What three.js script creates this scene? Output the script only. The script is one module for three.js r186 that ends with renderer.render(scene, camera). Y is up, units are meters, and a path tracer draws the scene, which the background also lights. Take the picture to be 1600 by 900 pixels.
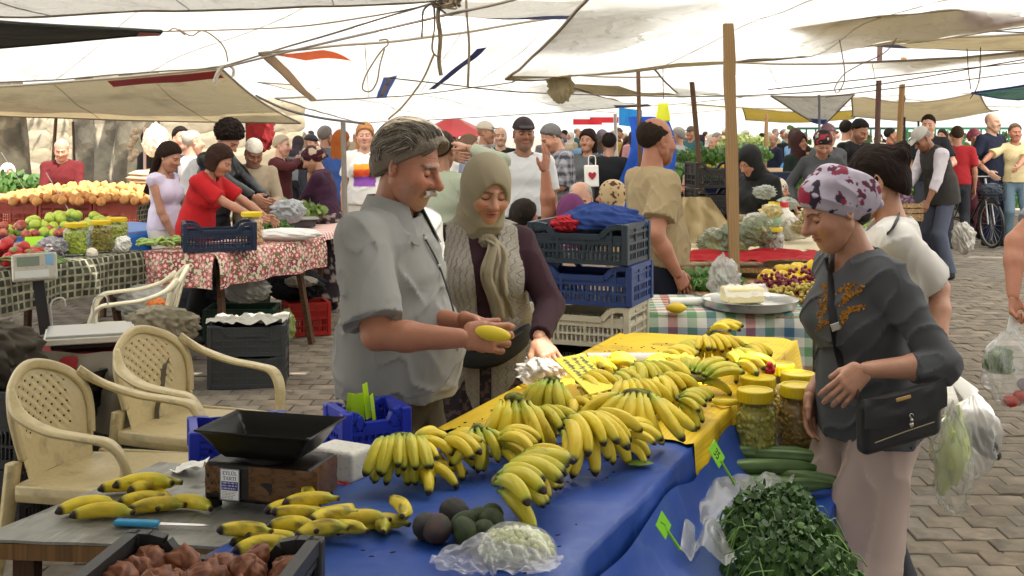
import * as THREE from 'three';
import { mergeGeometries, mergeVertices, toCreasedNormals } from 'three/addons/utils/BufferGeometryUtils.js';
import { RoundedBoxGeometry } from 'three/addons/geometries/RoundedBoxGeometry.js';

// ---------- camera, sky, sun, exposure ----------
const scene = new THREE.Scene();
const F = 1797, HZ = 205, EYE = 1.69;               // focal length and horizon row in photo pixels, eye height in metres
const camera = new THREE.PerspectiveCamera(2 * Math.atan(450 / F) * 180 / Math.PI, 16 / 9, 0.1, 600);
camera.position.set(0, EYE, 0);
camera.lookAt(0, EYE, -10);
camera.setViewOffset(1600, 900, 0, 245, 1600, 900); // the lens is shifted down, the camera itself looks level
const renderer = new THREE.WebGLRenderer({ antialias: true });
renderer.toneMapping = THREE.LinearToneMapping;
renderer.toneMappingExposure = 2.35;
renderer.shadowMap.enabled = true;
const sunDir = new THREE.Vector3(0.42, 1.2, 0.5).normalize();
{ // hazy bright sky: white near the horizon, soft blue overhead
  const w = 256, h = 128, d = new Float32Array(w * h * 4);
  for (let y = 0; y < h; y++) for (let x = 0; x < w; x++) { const e = (y + .5) / h - .5, k = Math.exp(-Math.max(0, e) * 5), i = (y * w + x) * 4; d[i] = .20 + .42 * k; d[i + 1] = .27 + .35 * k; d[i + 2] = .38 + .23 * k; d[i + 3] = 1; }
  const sky = new THREE.DataTexture(d, w, h, THREE.RGBAFormat, THREE.FloatType); sky.mapping = THREE.EquirectangularReflectionMapping; sky.magFilter = THREE.LinearFilter; sky.needsUpdate = true; scene.background = sky; scene.environment = sky;
}
const sun = new THREE.DirectionalLight(0xfff7ea, 4.8);
sun.position.copy(sunDir).multiplyScalar(60).add(new THREE.Vector3(0, 0, -10)); sun.target.position.set(0, 0, -10);
sun.castShadow = true; sun.shadow.mapSize.set(4096, 4096);
Object.assign(sun.shadow.camera, { left: -40, right: 40, top: 40, bottom: -40, near: 1, far: 160 });
scene.add(sun, sun.target);

// ---------- helpers ----------
const V = (x, y, z) => new THREE.Vector3(x, y, z);
const A3 = a => a.isVector3 ? a : V(a[0], a[1], a[2]);
const at = (u, v, d) => V((u - 800) / F * d, EYE - (v - HZ) / F * d, -d);           // photo pixel at a distance
const onY = (u, v, h) => at(u, v, (EYE - h) * F / (v - HZ));                         // photo pixel on a level h above the ground
function RNG(seed) { let a = seed >>> 0; return () => { a = a + 0x6D2B79F5 | 0; let t = Math.imul(a ^ a >>> 15, 1 | a); t = t + Math.imul(t ^ t >>> 7, 61 | t) ^ t; return ((t ^ t >>> 14) >>> 0) / 4294967296; }; }
const rnd = RNG(7);
const rr = (a, b, r = rnd) => a + (b - a) * r();
const hash3 = (x, y, z) => { let h = Math.imul(x, 374761393) ^ Math.imul(y, 668265263) ^ Math.imul(z, 2147483647 ^ 0x5bd1e995); h = Math.imul(h ^ h >>> 13, 1274126177); return ((h ^ h >>> 16) >>> 0) / 4294967296; };
function noise(x, y, z = 0) {
  const X = Math.floor(x), Y = Math.floor(y), Z = Math.floor(z); x -= X; y -= Y; z -= Z;
  const u = x * x * (3 - 2 * x), v = y * y * (3 - 2 * y), w = z * z * (3 - 2 * z), L = (a, b, t) => a + (b - a) * t;
  return 2 * L(L(L(hash3(X, Y, Z), hash3(X + 1, Y, Z), u), L(hash3(X, Y + 1, Z), hash3(X + 1, Y + 1, Z), u), v),
    L(L(hash3(X, Y, Z + 1), hash3(X + 1, Y, Z + 1), u), L(hash3(X, Y + 1, Z + 1), hash3(X + 1, Y + 1, Z + 1), u), v), w) - 1;
}
const fbm = (x, y, z = 0, n = 4) => { let s = 0, a = 0.5; for (let i = 0; i < n; i++) { s += a * noise(x, y, z); x *= 2.03; y *= 2.03; z *= 2.03; a *= 0.5; } return s; };
const clamp = (x, a = 0, b = 1) => x < a ? a : x > b ? b : x;
const smooth = (a, b, x) => { x = clamp((x - a) / (b - a)); return x * x * (3 - 2 * x); };
const mix = (a, b, t) => a + (b - a) * t;
const lin = hex => { const c = new THREE.Color(hex); return [c.r, c.g, c.b]; };
const mixc = (a, b, t) => [mix(a[0], b[0], t), mix(a[1], b[1], t), mix(a[2], b[2], t)];

const taken = {};
function numbered(name) { const n = taken[name] = (taken[name] ?? -1) + 1; return n ? name + '_' + String(n).padStart(3, '0') : name; }
function tag(o, label, category, group, kind) {
  if (label) o.userData.label = label; if (category) o.userData.category = category; if (group) o.userData.group = group; if (kind) o.userData.kind = kind; return o;
}
function shadows(o) { o.castShadow = o.receiveShadow = true; return o; }
function thing(name, label, category, pos = [0, 0, 0], turn = 0, group) {
  const o = new THREE.Group(); o.name = numbered(name); scene.add(o); o.position.copy(A3(pos)); o.rotation.y = turn; return tag(o, label, category, group);
}
function part(parent, name, geo, mat) { const m = shadows(new THREE.Mesh(Array.isArray(geo) ? merge(geo) : geo, mat)); m.name = name; parent.add(m); return m; }
function solo(name, geo, mat, label, category, group, kind) { const m = shadows(new THREE.Mesh(Array.isArray(geo) ? merge(geo) : geo, mat)); m.name = numbered(name); scene.add(m); return tag(m, label, category, group, kind); }
function dup(o, pos, turn, label) { const c = o.clone(); c.name = numbered(o.name.replace(/_\d{3}$/, '')); scene.add(c); if (pos) c.position.copy(A3(pos)); if (turn !== undefined) c.rotation.y = turn; c.userData = { ...o.userData }; if (label) c.userData.label = label; return c; }
function merge(list) {
  if (!list.every(g => g.index)) list = list.map(g => g.index ? g.toNonIndexed() : g);
  const col = list.some(g => g.attributes.color);
  for (const g of list) {
    for (const k of Object.keys(g.attributes)) if (!['position', 'normal', 'uv', 'color'].includes(k)) g.deleteAttribute(k);
    const n = g.attributes.position.count;
    if (!g.attributes.uv) g.setAttribute('uv', new THREE.BufferAttribute(new Float32Array(n * 2), 2));
    if (!g.attributes.normal) g.computeVertexNormals();
    if (col && !g.attributes.color) g.setAttribute('color', new THREE.BufferAttribute(new Float32Array(n * 3).fill(1), 3));
  }
  return mergeGeometries(list);
}
const M4 = (pos = [0, 0, 0], rot = [0, 0, 0], scl = [1, 1, 1]) => new THREE.Matrix4().compose(A3(pos), new THREE.Quaternion().setFromEuler(new THREE.Euler(rot[0], rot[1], rot[2], rot[3] || 'XYZ')), typeof scl === 'number' ? V(scl, scl, scl) : A3(scl));
const box = (w, h, d, pos, rot) => new THREE.BoxGeometry(w, h, d).applyMatrix4(M4(pos, rot));
const rbox = (w, h, d, r, pos, rot, seg = 2) => new RoundedBoxGeometry(w, h, d, seg, r).applyMatrix4(M4(pos, rot));
const sph = (r, pos, scl = [1, 1, 1], w = 12, h = 9, rot) => new THREE.SphereGeometry(r, w, h).applyMatrix4(M4(pos, rot, scl));
function tube(pts, r, seg = 20, rad = 6, closed = false) { return new THREE.TubeGeometry(new THREE.CatmullRomCurve3(pts.map(A3), closed), seg, r, rad, closed); }
function bar(a, b, r0, r1 = r0, rad = 8) {
  a = A3(a); b = A3(b); const L = a.distanceTo(b), g = new THREE.CylinderGeometry(r1, r0, L, rad);
  g.applyMatrix4(new THREE.Matrix4().compose(a.clone().add(b).multiplyScalar(.5), new THREE.Quaternion().setFromUnitVectors(V(0, 1, 0), b.clone().sub(a).normalize()), V(1, 1, 1))); return g;
}
function beam(a, b, w, h) { // a straight timber of section w x h
  a = A3(a); b = A3(b); const d = b.clone().sub(a), L = d.length(), m = new THREE.Matrix4().lookAt(a, b, Math.abs(d.y) > .9 * L ? V(0, 0, 1) : V(0, 1, 0)); m.setPosition(a.clone().add(b).multiplyScalar(.5));
  return new THREE.BoxGeometry(w, h, L).applyMatrix4(m);
}
// swept tube with its own elliptical section at every point: pts [x,y,z], secs [rx,ry], up vectors optional
function sweep(pts, secs, n = 28, rad = 8, up = V(0, 1, 0), cap = true) {
  const c = new THREE.CatmullRomCurve3(pts.map(A3)), P = [], I = [], UV = [];
  for (let i = 0; i <= n; i++) {
    const t = i / n, p = c.getPoint(t), T = c.getTangent(t), s = T.clone().cross(up).normalize(), o = s.clone().cross(T).normalize();
    const q = t * (secs.length - 1), k = Math.min(Math.floor(q), secs.length - 2), rx = mix(secs[k][0], secs[k + 1][0], q - k), ry = mix(secs[k][1], secs[k + 1][1], q - k);
    for (let j = 0; j <= rad; j++) { const a = j / rad * Math.PI * 2, ca = Math.cos(a), sa = Math.sin(a), e = .62; const x = Math.sign(ca) * Math.pow(Math.abs(ca), e) * rx, y = Math.sign(sa) * Math.pow(Math.abs(sa), e) * ry; P.push(p.x + s.x * x + o.x * y, p.y + s.y * x + o.y * y, p.z + s.z * x + o.z * y); UV.push(j / rad * .2, t); }
  }
  for (let i = 0; i < n; i++) for (let j = 0; j < rad; j++) { const a = i * (rad + 1) + j, b = a + rad + 1; I.push(a, a + 1, b, a + 1, b + 1, b); }
  if (cap) for (const [i, w] of [[0, 1], [n, 0]]) for (let j = 1; j < rad - 1; j++) { const b = i * (rad + 1); w ? I.push(b, b + j + 1, b + j) : I.push(b, b + j, b + j + 1); }
  const g = new THREE.BufferGeometry(); g.setAttribute('position', new THREE.Float32BufferAttribute(P, 3)); g.setAttribute('uv', new THREE.Float32BufferAttribute(UV, 2)); g.setIndex(I); g.computeVertexNormals(); return g;
}
// sheet from a function (u,v in 0..1) -> Vector3, with thickness th (0: single sheet), uv in metres
function sheet(fn, nu, nv, th = 0, uvs = [1, 1], colorFn) {
  const P = [], UV = [], I = [], C = [], row = nu + 1;
  for (let j = 0; j <= nv; j++) for (let i = 0; i <= nu; i++) { const p = fn(i / nu, j / nv); P.push(p); UV.push(i / nu * uvs[0], j / nv * uvs[1]); if (colorFn) C.push(...colorFn(i / nu, j / nv, p)); }
  for (let j = 0; j < nv; j++) for (let i = 0; i < nu; i++) { const a = j * row + i; I.push(a, a + 1, a + row, a + 1, a + row + 1, a + row); }
  const g = new THREE.BufferGeometry(); g.setAttribute('position', new THREE.Float32BufferAttribute(P.flatMap(p => [p.x, p.y, p.z]), 3)); g.setAttribute('uv', new THREE.Float32BufferAttribute(UV, 2)); g.setIndex(I); g.computeVertexNormals();
  if (colorFn) g.setAttribute('color', new THREE.Float32BufferAttribute(C, 3));
  if (!th) return g;
  const n = P.length, N = g.attributes.normal, P2 = P.flatMap(p => [p.x, p.y, p.z]), I2 = [...I];
  for (let i = 0; i < n; i++) { P2.push(P[i].x - N.getX(i) * th, P[i].y - N.getY(i) * th, P[i].z - N.getZ(i) * th); UV.push(UV[2 * i], UV[2 * i + 1]); if (colorFn) C.push(C[3 * i], C[3 * i + 1], C[3 * i + 2]); }
  for (let k = 0; k < I.length; k += 3) I2.push(I[k] + n, I[k + 2] + n, I[k + 1] + n);
  const edge = (a, b) => I2.push(a, a + n, b, b, a + n, b + n);
  for (let i = 0; i < nu; i++) { edge(i, i + 1); edge(nv * row + i + 1, nv * row + i); }
  for (let j = 0; j < nv; j++) { edge((j + 1) * row, j * row); edge(j * row + nu, (j + 1) * row + nu); }
  const g2 = new THREE.BufferGeometry(); g2.setAttribute('position', new THREE.Float32BufferAttribute(P2, 3)); g2.setAttribute('uv', new THREE.Float32BufferAttribute(UV, 2)); if (colorFn) g2.setAttribute('color', new THREE.Float32BufferAttribute(C, 3)); g2.setIndex(I2);
  return toCreasedNormals(g2, .7);
}
function paint(g, fn) { const p = g.attributes.position, n = g.attributes.normal, c = new Float32Array(p.count * 3); for (let i = 0; i < p.count; i++) c.set(fn(p.getX(i), p.getY(i), p.getZ(i), n ? n.getX(i) : 0, n ? n.getY(i) : 0, n ? n.getZ(i) : 0), i * 3); g.setAttribute('color', new THREE.BufferAttribute(c, 3)); return g; }
function warp(g, fn) { const p = g.attributes.position; for (let i = 0; i < p.count; i++) { const q = fn(p.getX(i), p.getY(i), p.getZ(i)); p.setXYZ(i, q[0], q[1], q[2]); } g.computeVertexNormals(); return g; }

// ---------- textures (grain, weave, print, wear) ----------
function tex(w, h, fn, srgb = true, rx = 1, ry = 1) {
  const d = new Uint8Array(w * h * 4);
  for (let y = 0; y < h; y++) for (let x = 0; x < w; x++) { const c = fn(x / w, y / h, x, y); const i = (y * w + x) * 4; for (let k = 0; k < 3; k++) d[i + k] = clamp(Array.isArray(c) ? c[k] : c) * 255; d[i + 3] = 255; }
  const t = new THREE.DataTexture(d, w, h); t.wrapS = t.wrapT = THREE.RepeatWrapping; t.magFilter = THREE.LinearFilter; t.minFilter = THREE.LinearMipmapLinearFilter; t.generateMipmaps = true; if (srgb) t.colorSpace = THREE.SRGBColorSpace; t.repeat.set(rx, ry); t.needsUpdate = true; return t;
}
// noise that tiles with period n
function tnoise(x, y, n, seed = 0) { const X = Math.floor(x), Y = Math.floor(y), fx = x - X, fy = y - Y, u = fx * fx * (3 - 2 * fx), v = fy * fy * (3 - 2 * fy), m = a => ((a % n) + n) % n, h = (a, b) => hash3(m(a), m(b), seed); return mix(mix(h(X, Y), h(X + 1, Y), u), mix(h(X, Y + 1), h(X + 1, Y + 1), u), v) * 2 - 1; }
const tfbm = (x, y, n, o = 4, seed = 0) => { let s = 0, a = .5; for (let i = 0; i < o; i++) { s += a * tnoise(x * n, y * n, n, seed + i); n *= 2; a *= .5; } return s; };
const srgb = hex => [(hex >> 16 & 255) / 255, (hex >> 8 & 255) / 255, (hex & 255) / 255];
const mul = (c, k) => [c[0] * k, c[1] * k, c[2] * k];
const T = {};
T.weave = tex(256, 256, (u, v, x, y) => .5 + .28 * Math.sin(x * Math.PI / 4) * ((Math.floor(y / 4) & 1) ? 1 : -1) + .2 * tfbm(u, v, 16, 3), false, 1 / .12, 1 / .12);
T.wrinkle = tex(512, 512, (u, v) => { const a = tfbm(u, v, 4, 5), b = 1 - Math.abs(tfbm(u, v, 3, 4, 9)) * 2.2; return .5 + .35 * a + .25 * b; }, false, 1 / 1.1, 1 / 1.1);
T.grain = tex(256, 256, (u, v) => .5 + .5 * tfbm(u, v, 32, 3), false, 1 / .1, 1 / .1);
T.skin = tex(256, 256, (u, v) => .5 + .35 * tfbm(u, v, 40, 3, 3), false, 1 / .08, 1 / .08);
T.plastic = tex(256, 256, (u, v) => { const s = clamp(tfbm(u, v, 6, 5, 20) * 2 - .35); return mul([.97, .965, .95], 1 - .16 * s - .05 * tfbm(u, v, 40, 2, 21)); }, true, 1 / .45, 1 / .45);
T.tarp = tex(1024, 1024, (u, v, x, y) => { const st = clamp(tfbm(u, v, 4, 5, 5) * 1.8 - .25), st2 = clamp(tfbm(u * 1, v, 9, 4, 8) * 2.2 - .5), w = ((x & 3) === 0 || (y & 3) === 0) ? -.03 : 0, k = Math.abs(tfbm(u, v, 6, 5, 11)), cr = clamp(1 - k * 22) * .05; return mixc([.945 + w, .945 + w, .938 + w], [.62, .605, .58], clamp(st * .3 + st2 * .3 + cr * 2 + clamp(1 - Math.abs(tfbm(u, v, 3, 5, 17)) * 9) * .14)); }, true, 1 / 2.6, 1 / 2.6);
T.tarpB = tex(1024, 1024, (u, v, x, y) => { const k = Math.abs(tfbm(u, v * 1, 5, 6, 31)), k2 = Math.abs(tfbm(u, v, 3, 5, 35)); return .5 + .28 * clamp(1 - k * 7) + .3 * clamp(1 - k2 * 5) + .18 * tfbm(u, v, 5, 4, 37) + (((x >> 1) + (y >> 1) & 1) ? .02 : 0); }, false, 1 / 2.6, 1 / 2.6);
T.wood = tex(256, 512, (u, v) => { const g = tnoise(u * 22 + tfbm(u, v, 2, 3, 40) * 3, v * 3, 1e6, 41), f = tnoise(u * 90, v * 5, 1e6, 42); return mul([.74, .63, .49], 1 + .2 * g + .12 * f); }, true, 1 / .25, 1 / 1.2);
T.bark = tex(512, 512, (u, v) => { const p = tfbm(u, v, 5, 4, 60), q = tfbm(u, v, 9, 4, 61); return mul(mixc(mixc([.42, .39, .34], [.5, .46, .39], smooth(-.15, -.1, p)), [.58, .55, .48], smooth(.05, .1, p)), 1 + .35 * q); }, true, 1 / 1.2, 1 / 1.6);
T.stone = tex(512, 512, (u, v) => mul([.78, .74, .66], 1 + .3 * tfbm(u, v, 6, 5, 70)), true, 1 / 1.4, 1 / 1.4);
T.paver = tex(512, 512, (u, v, x, y) => { const s = clamp(tfbm(u, v, 5, 4, 80) * 2.2 - .35), g = hash3(x, y, 3) - .5, l = tfbm(u, v, 8, 5, 82); return mul(mixc([.57, .54, .495], [.40, .375, .34], s), 1 + .22 * l + .12 * g); }, true, 1 / .9, 1 / .9);
T.paverB = tex(256, 256, (u, v, x, y) => .5 + .4 * tfbm(u, v, 24, 4, 84) + .2 * (hash3(x, y, 9) - .5), false, 1 / .25, 1 / .25);

// ---------- materials ----------
const mat = (color, o = {}) => { const p = o.transmission !== undefined || o.clearcoat || o.sheen || o.specularIntensity !== undefined; const m = new (p ? THREE.MeshPhysicalMaterial : THREE.MeshStandardMaterial)({ roughness: .75, side: THREE.DoubleSide, ...o }); if (Array.isArray(color)) m.color.setRGB(...color); else m.color.set(color); return m; };
const cloth = (color, o = {}) => mat(color, { roughness: .92, bumpMap: T.weave, bumpScale: .0003, ...o });
const vcloth = (o = {}) => mat(0xffffff, { roughness: .92, bumpMap: T.weave, bumpScale: .0003, vertexColors: true, ...o });
const plastic = (color, o = {}) => mat(color, { roughness: .42, map: T.plastic, bumpMap: T.grain, bumpScale: .0003, ...o });
const wood = (color = 0xffffff, o = {}) => mat(color, { roughness: .8, map: T.wood, bumpMap: T.wood, bumpScale: .0012, ...o });
const VC = mat(0xffffff, { vertexColors: true, roughness: .6 });
const film = (color = 0xf4f4f2, op = .45, o = {}) => mat(color, { transmission: 1 - op, roughness: .25, thickness: 0, specularIntensity: 1, ...o });

// ---------- distance fields meshed with surface nets ----------
const smin = (a, b, k) => { const h = k - Math.abs(a - b); return h <= 0 ? (a < b ? a : b) : (a < b ? a : b) - h * h / k * .25; };
const smax = (a, b, k) => -smin(-a, -b, k);
function cone(a, b, r1, r2) { // tapered capsule
  const ax = a.x, ay = a.y, az = a.z, dx = b.x - ax, dy = b.y - ay, dz = b.z - az, L = 1 / Math.max(1e-9, dx * dx + dy * dy + dz * dz), dr = r2 - r1;
  return (x, y, z) => { const px = x - ax, py = y - ay, pz = z - az; let t = (px * dx + py * dy + pz * dz) * L; t = t < 0 ? 0 : t > 1 ? 1 : t; const qx = px - dx * t, qy = py - dy * t, qz = pz - dz * t; return Math.sqrt(qx * qx + qy * qy + qz * qz) - r1 - dr * t; };
}
function ell(c, q, rx, ry, rz) { // turned ellipsoid
  const m = new THREE.Matrix4().makeRotationFromQuaternion(q || new THREE.Quaternion()).elements, cx = c.x, cy = c.y, cz = c.z, r = Math.min(rx, ry, rz);
  return (x, y, z) => { x -= cx; y -= cy; z -= cz; const a = (m[0] * x + m[1] * y + m[2] * z), b = (m[4] * x + m[5] * y + m[6] * z), c2 = (m[8] * x + m[9] * y + m[10] * z); const k0 = Math.sqrt(a * a / (rx * rx) + b * b / (ry * ry) + c2 * c2 / (rz * rz)), k1 = Math.sqrt(a * a / (rx ** 4) + b * b / (ry ** 4) + c2 * c2 / (rz ** 4)); return k1 < 1e-6 ? -r : k0 * (k0 - 1) / k1; };
}
function ecap(a, b, q, rx1, rz1, rx2, rz2) { // capsule of elliptical section, q gives side (x) and front (z)
  const X = V(1, 0, 0).applyQuaternion(q), Z = V(0, 0, 1).applyQuaternion(q), ax = a.x, ay = a.y, az = a.z, dx = b.x - ax, dy = b.y - ay, dz = b.z - az, L = 1 / Math.max(1e-9, dx * dx + dy * dy + dz * dz);
  return (x, y, z) => {
    x -= ax; y -= ay; z -= az; let t = (x * dx + y * dy + z * dz) * L; t = t < 0 ? 0 : t > 1 ? 1 : t; x -= dx * t; y -= dy * t; z -= dz * t;
    const rx = rx1 + (rx2 - rx1) * t, rz = rz1 + (rz2 - rz1) * t, r = rx < rz ? rx : rz, u = x * X.x + y * X.y + z * X.z, w = x * Z.x + y * Z.y + z * Z.z, v2 = x * x + y * y + z * z - u * u - w * w;
    const k0 = Math.sqrt(u * u / (rx * rx) + w * w / (rz * rz) + v2 / (r * r)), k1 = Math.sqrt(u * u / (rx ** 4) + w * w / (rz ** 4) + v2 / (r ** 4)); return k1 < 1e-6 ? -r : k0 * (k0 - 1) / k1;
  };
}
const cutBy = (f, p, n) => { const c = p.x * n.x + p.y * n.y + p.z * n.z; return (x, y, z) => Math.max(f(x, y, z), x * n.x + y * n.y + z * n.z - c); };
const uni = (fs, k) => (x, y, z) => { let d = fs[0](x, y, z); for (let i = 1; i < fs.length; i++) d = smin(d, fs[i](x, y, z), k); return d; };
const hard = fs => (x, y, z) => { let d = 1e9; for (const f of fs) { const e = f(x, y, z); if (e < d) d = e; } return d; };
function nets(f, lo, hi, cell, colorFn, slack = 1.6) {
  const nx = Math.ceil((hi.x - lo.x) / cell) + 1, ny = Math.ceil((hi.y - lo.y) / cell) + 1, nz = Math.ceil((hi.z - lo.z) / cell) + 1, B = 6, D = new Float32Array(nx * ny * nz), ix = (i, j, k) => (k * ny + j) * nx + i;
  for (let k0 = 0; k0 < nz; k0 += B) for (let j0 = 0; j0 < ny; j0 += B) for (let i0 = 0; i0 < nx; i0 += B) {
    const c = f(lo.x + (i0 + B / 2 - .5) * cell, lo.y + (j0 + B / 2 - .5) * cell, lo.z + (k0 + B / 2 - .5) * cell), far = Math.abs(c) > B * cell * .87 * slack + cell;
    for (let k = k0; k < Math.min(k0 + B, nz); k++) for (let j = j0; j < Math.min(j0 + B, ny); j++) for (let i = i0; i < Math.min(i0 + B, nx); i++) D[ix(i, j, k)] = far ? c : f(lo.x + i * cell, lo.y + j * cell, lo.z + k * cell);
  }
  const vid = new Int32Array(nx * ny * nz).fill(-1), P = [], I = [];
  const E = [[0, 1], [2, 3], [4, 5], [6, 7], [0, 2], [1, 3], [4, 6], [5, 7], [0, 4], [1, 5], [2, 6], [3, 7]];
  for (let k = 0; k < nz - 1; k++) for (let j = 0; j < ny - 1; j++) for (let i = 0; i < nx - 1; i++) {
    const v = [D[ix(i, j, k)], D[ix(i + 1, j, k)], D[ix(i, j + 1, k)], D[ix(i + 1, j + 1, k)], D[ix(i, j, k + 1)], D[ix(i + 1, j, k + 1)], D[ix(i, j + 1, k + 1)], D[ix(i + 1, j + 1, k + 1)]];
    let m = 0; for (let q = 0; q < 8; q++) if (v[q] < 0) m |= 1 << q; if (m === 0 || m === 255) continue;
    let x = 0, y = 0, z = 0, n = 0;
    for (const [a, b] of E) { if ((v[a] < 0) === (v[b] < 0)) continue; const t = v[a] / (v[a] - v[b]); x += (a & 1) + ((b & 1) - (a & 1)) * t; y += (a >> 1 & 1) + ((b >> 1 & 1) - (a >> 1 & 1)) * t; z += (a >> 2) + ((b >> 2) - (a >> 2)) * t; n++; }
    vid[ix(i, j, k)] = P.length / 3; P.push(lo.x + (i + x / n) * cell, lo.y + (j + y / n) * cell, lo.z + (k + z / n) * cell);
  }
  const quad = (a, b, c, d, s) => { if (a < 0 || b < 0 || c < 0 || d < 0) return; s ? I.push(a, b, c, a, c, d) : I.push(a, c, b, a, d, c); };
  for (let k = 0; k < nz - 1; k++) for (let j = 0; j < ny - 1; j++) for (let i = 0; i < nx - 1; i++) {
    const s = D[ix(i, j, k)] < 0;
    if (j && k && s !== D[ix(i + 1, j, k)] < 0) quad(vid[ix(i, j - 1, k - 1)], vid[ix(i, j, k - 1)], vid[ix(i, j, k)], vid[ix(i, j - 1, k)], s);
    if (i && k && s !== D[ix(i, j + 1, k)] < 0) quad(vid[ix(i - 1, j, k - 1)], vid[ix(i - 1, j, k)], vid[ix(i, j, k)], vid[ix(i, j, k - 1)], s);
    if (i && j && s !== D[ix(i, j, k + 1)] < 0) quad(vid[ix(i - 1, j - 1, k)], vid[ix(i, j - 1, k)], vid[ix(i, j, k)], vid[ix(i - 1, j, k)], s);
  }
  const n = P.length / 3, N = new Float32Array(n * 3), U = new Float32Array(n * 2), C = colorFn && new Float32Array(n * 3), e = cell * .45;
  for (let i = 0; i < n; i++) {
    const x = P[3 * i], y = P[3 * i + 1], z = P[3 * i + 2]; let gx = f(x + e, y, z) - f(x - e, y, z), gy = f(x, y + e, z) - f(x, y - e, z), gz = f(x, y, z + e) - f(x, y, z - e); const l = Math.hypot(gx, gy, gz) || 1;
    N[3 * i] = gx / l; N[3 * i + 1] = gy / l; N[3 * i + 2] = gz / l; U[2 * i] = x + z * .8; U[2 * i + 1] = y; if (C) C.set(colorFn(x, y, z, gx / l, gy / l, gz / l), 3 * i);
  }
  const g = new THREE.BufferGeometry(); g.setAttribute('position', new THREE.Float32BufferAttribute(P, 3)); g.setAttribute('normal', new THREE.BufferAttribute(N, 3)); g.setAttribute('uv', new THREE.BufferAttribute(U, 2)); if (C) g.setAttribute('color', new THREE.BufferAttribute(C, 3)); g.setIndex(I); return g;
}

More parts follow.
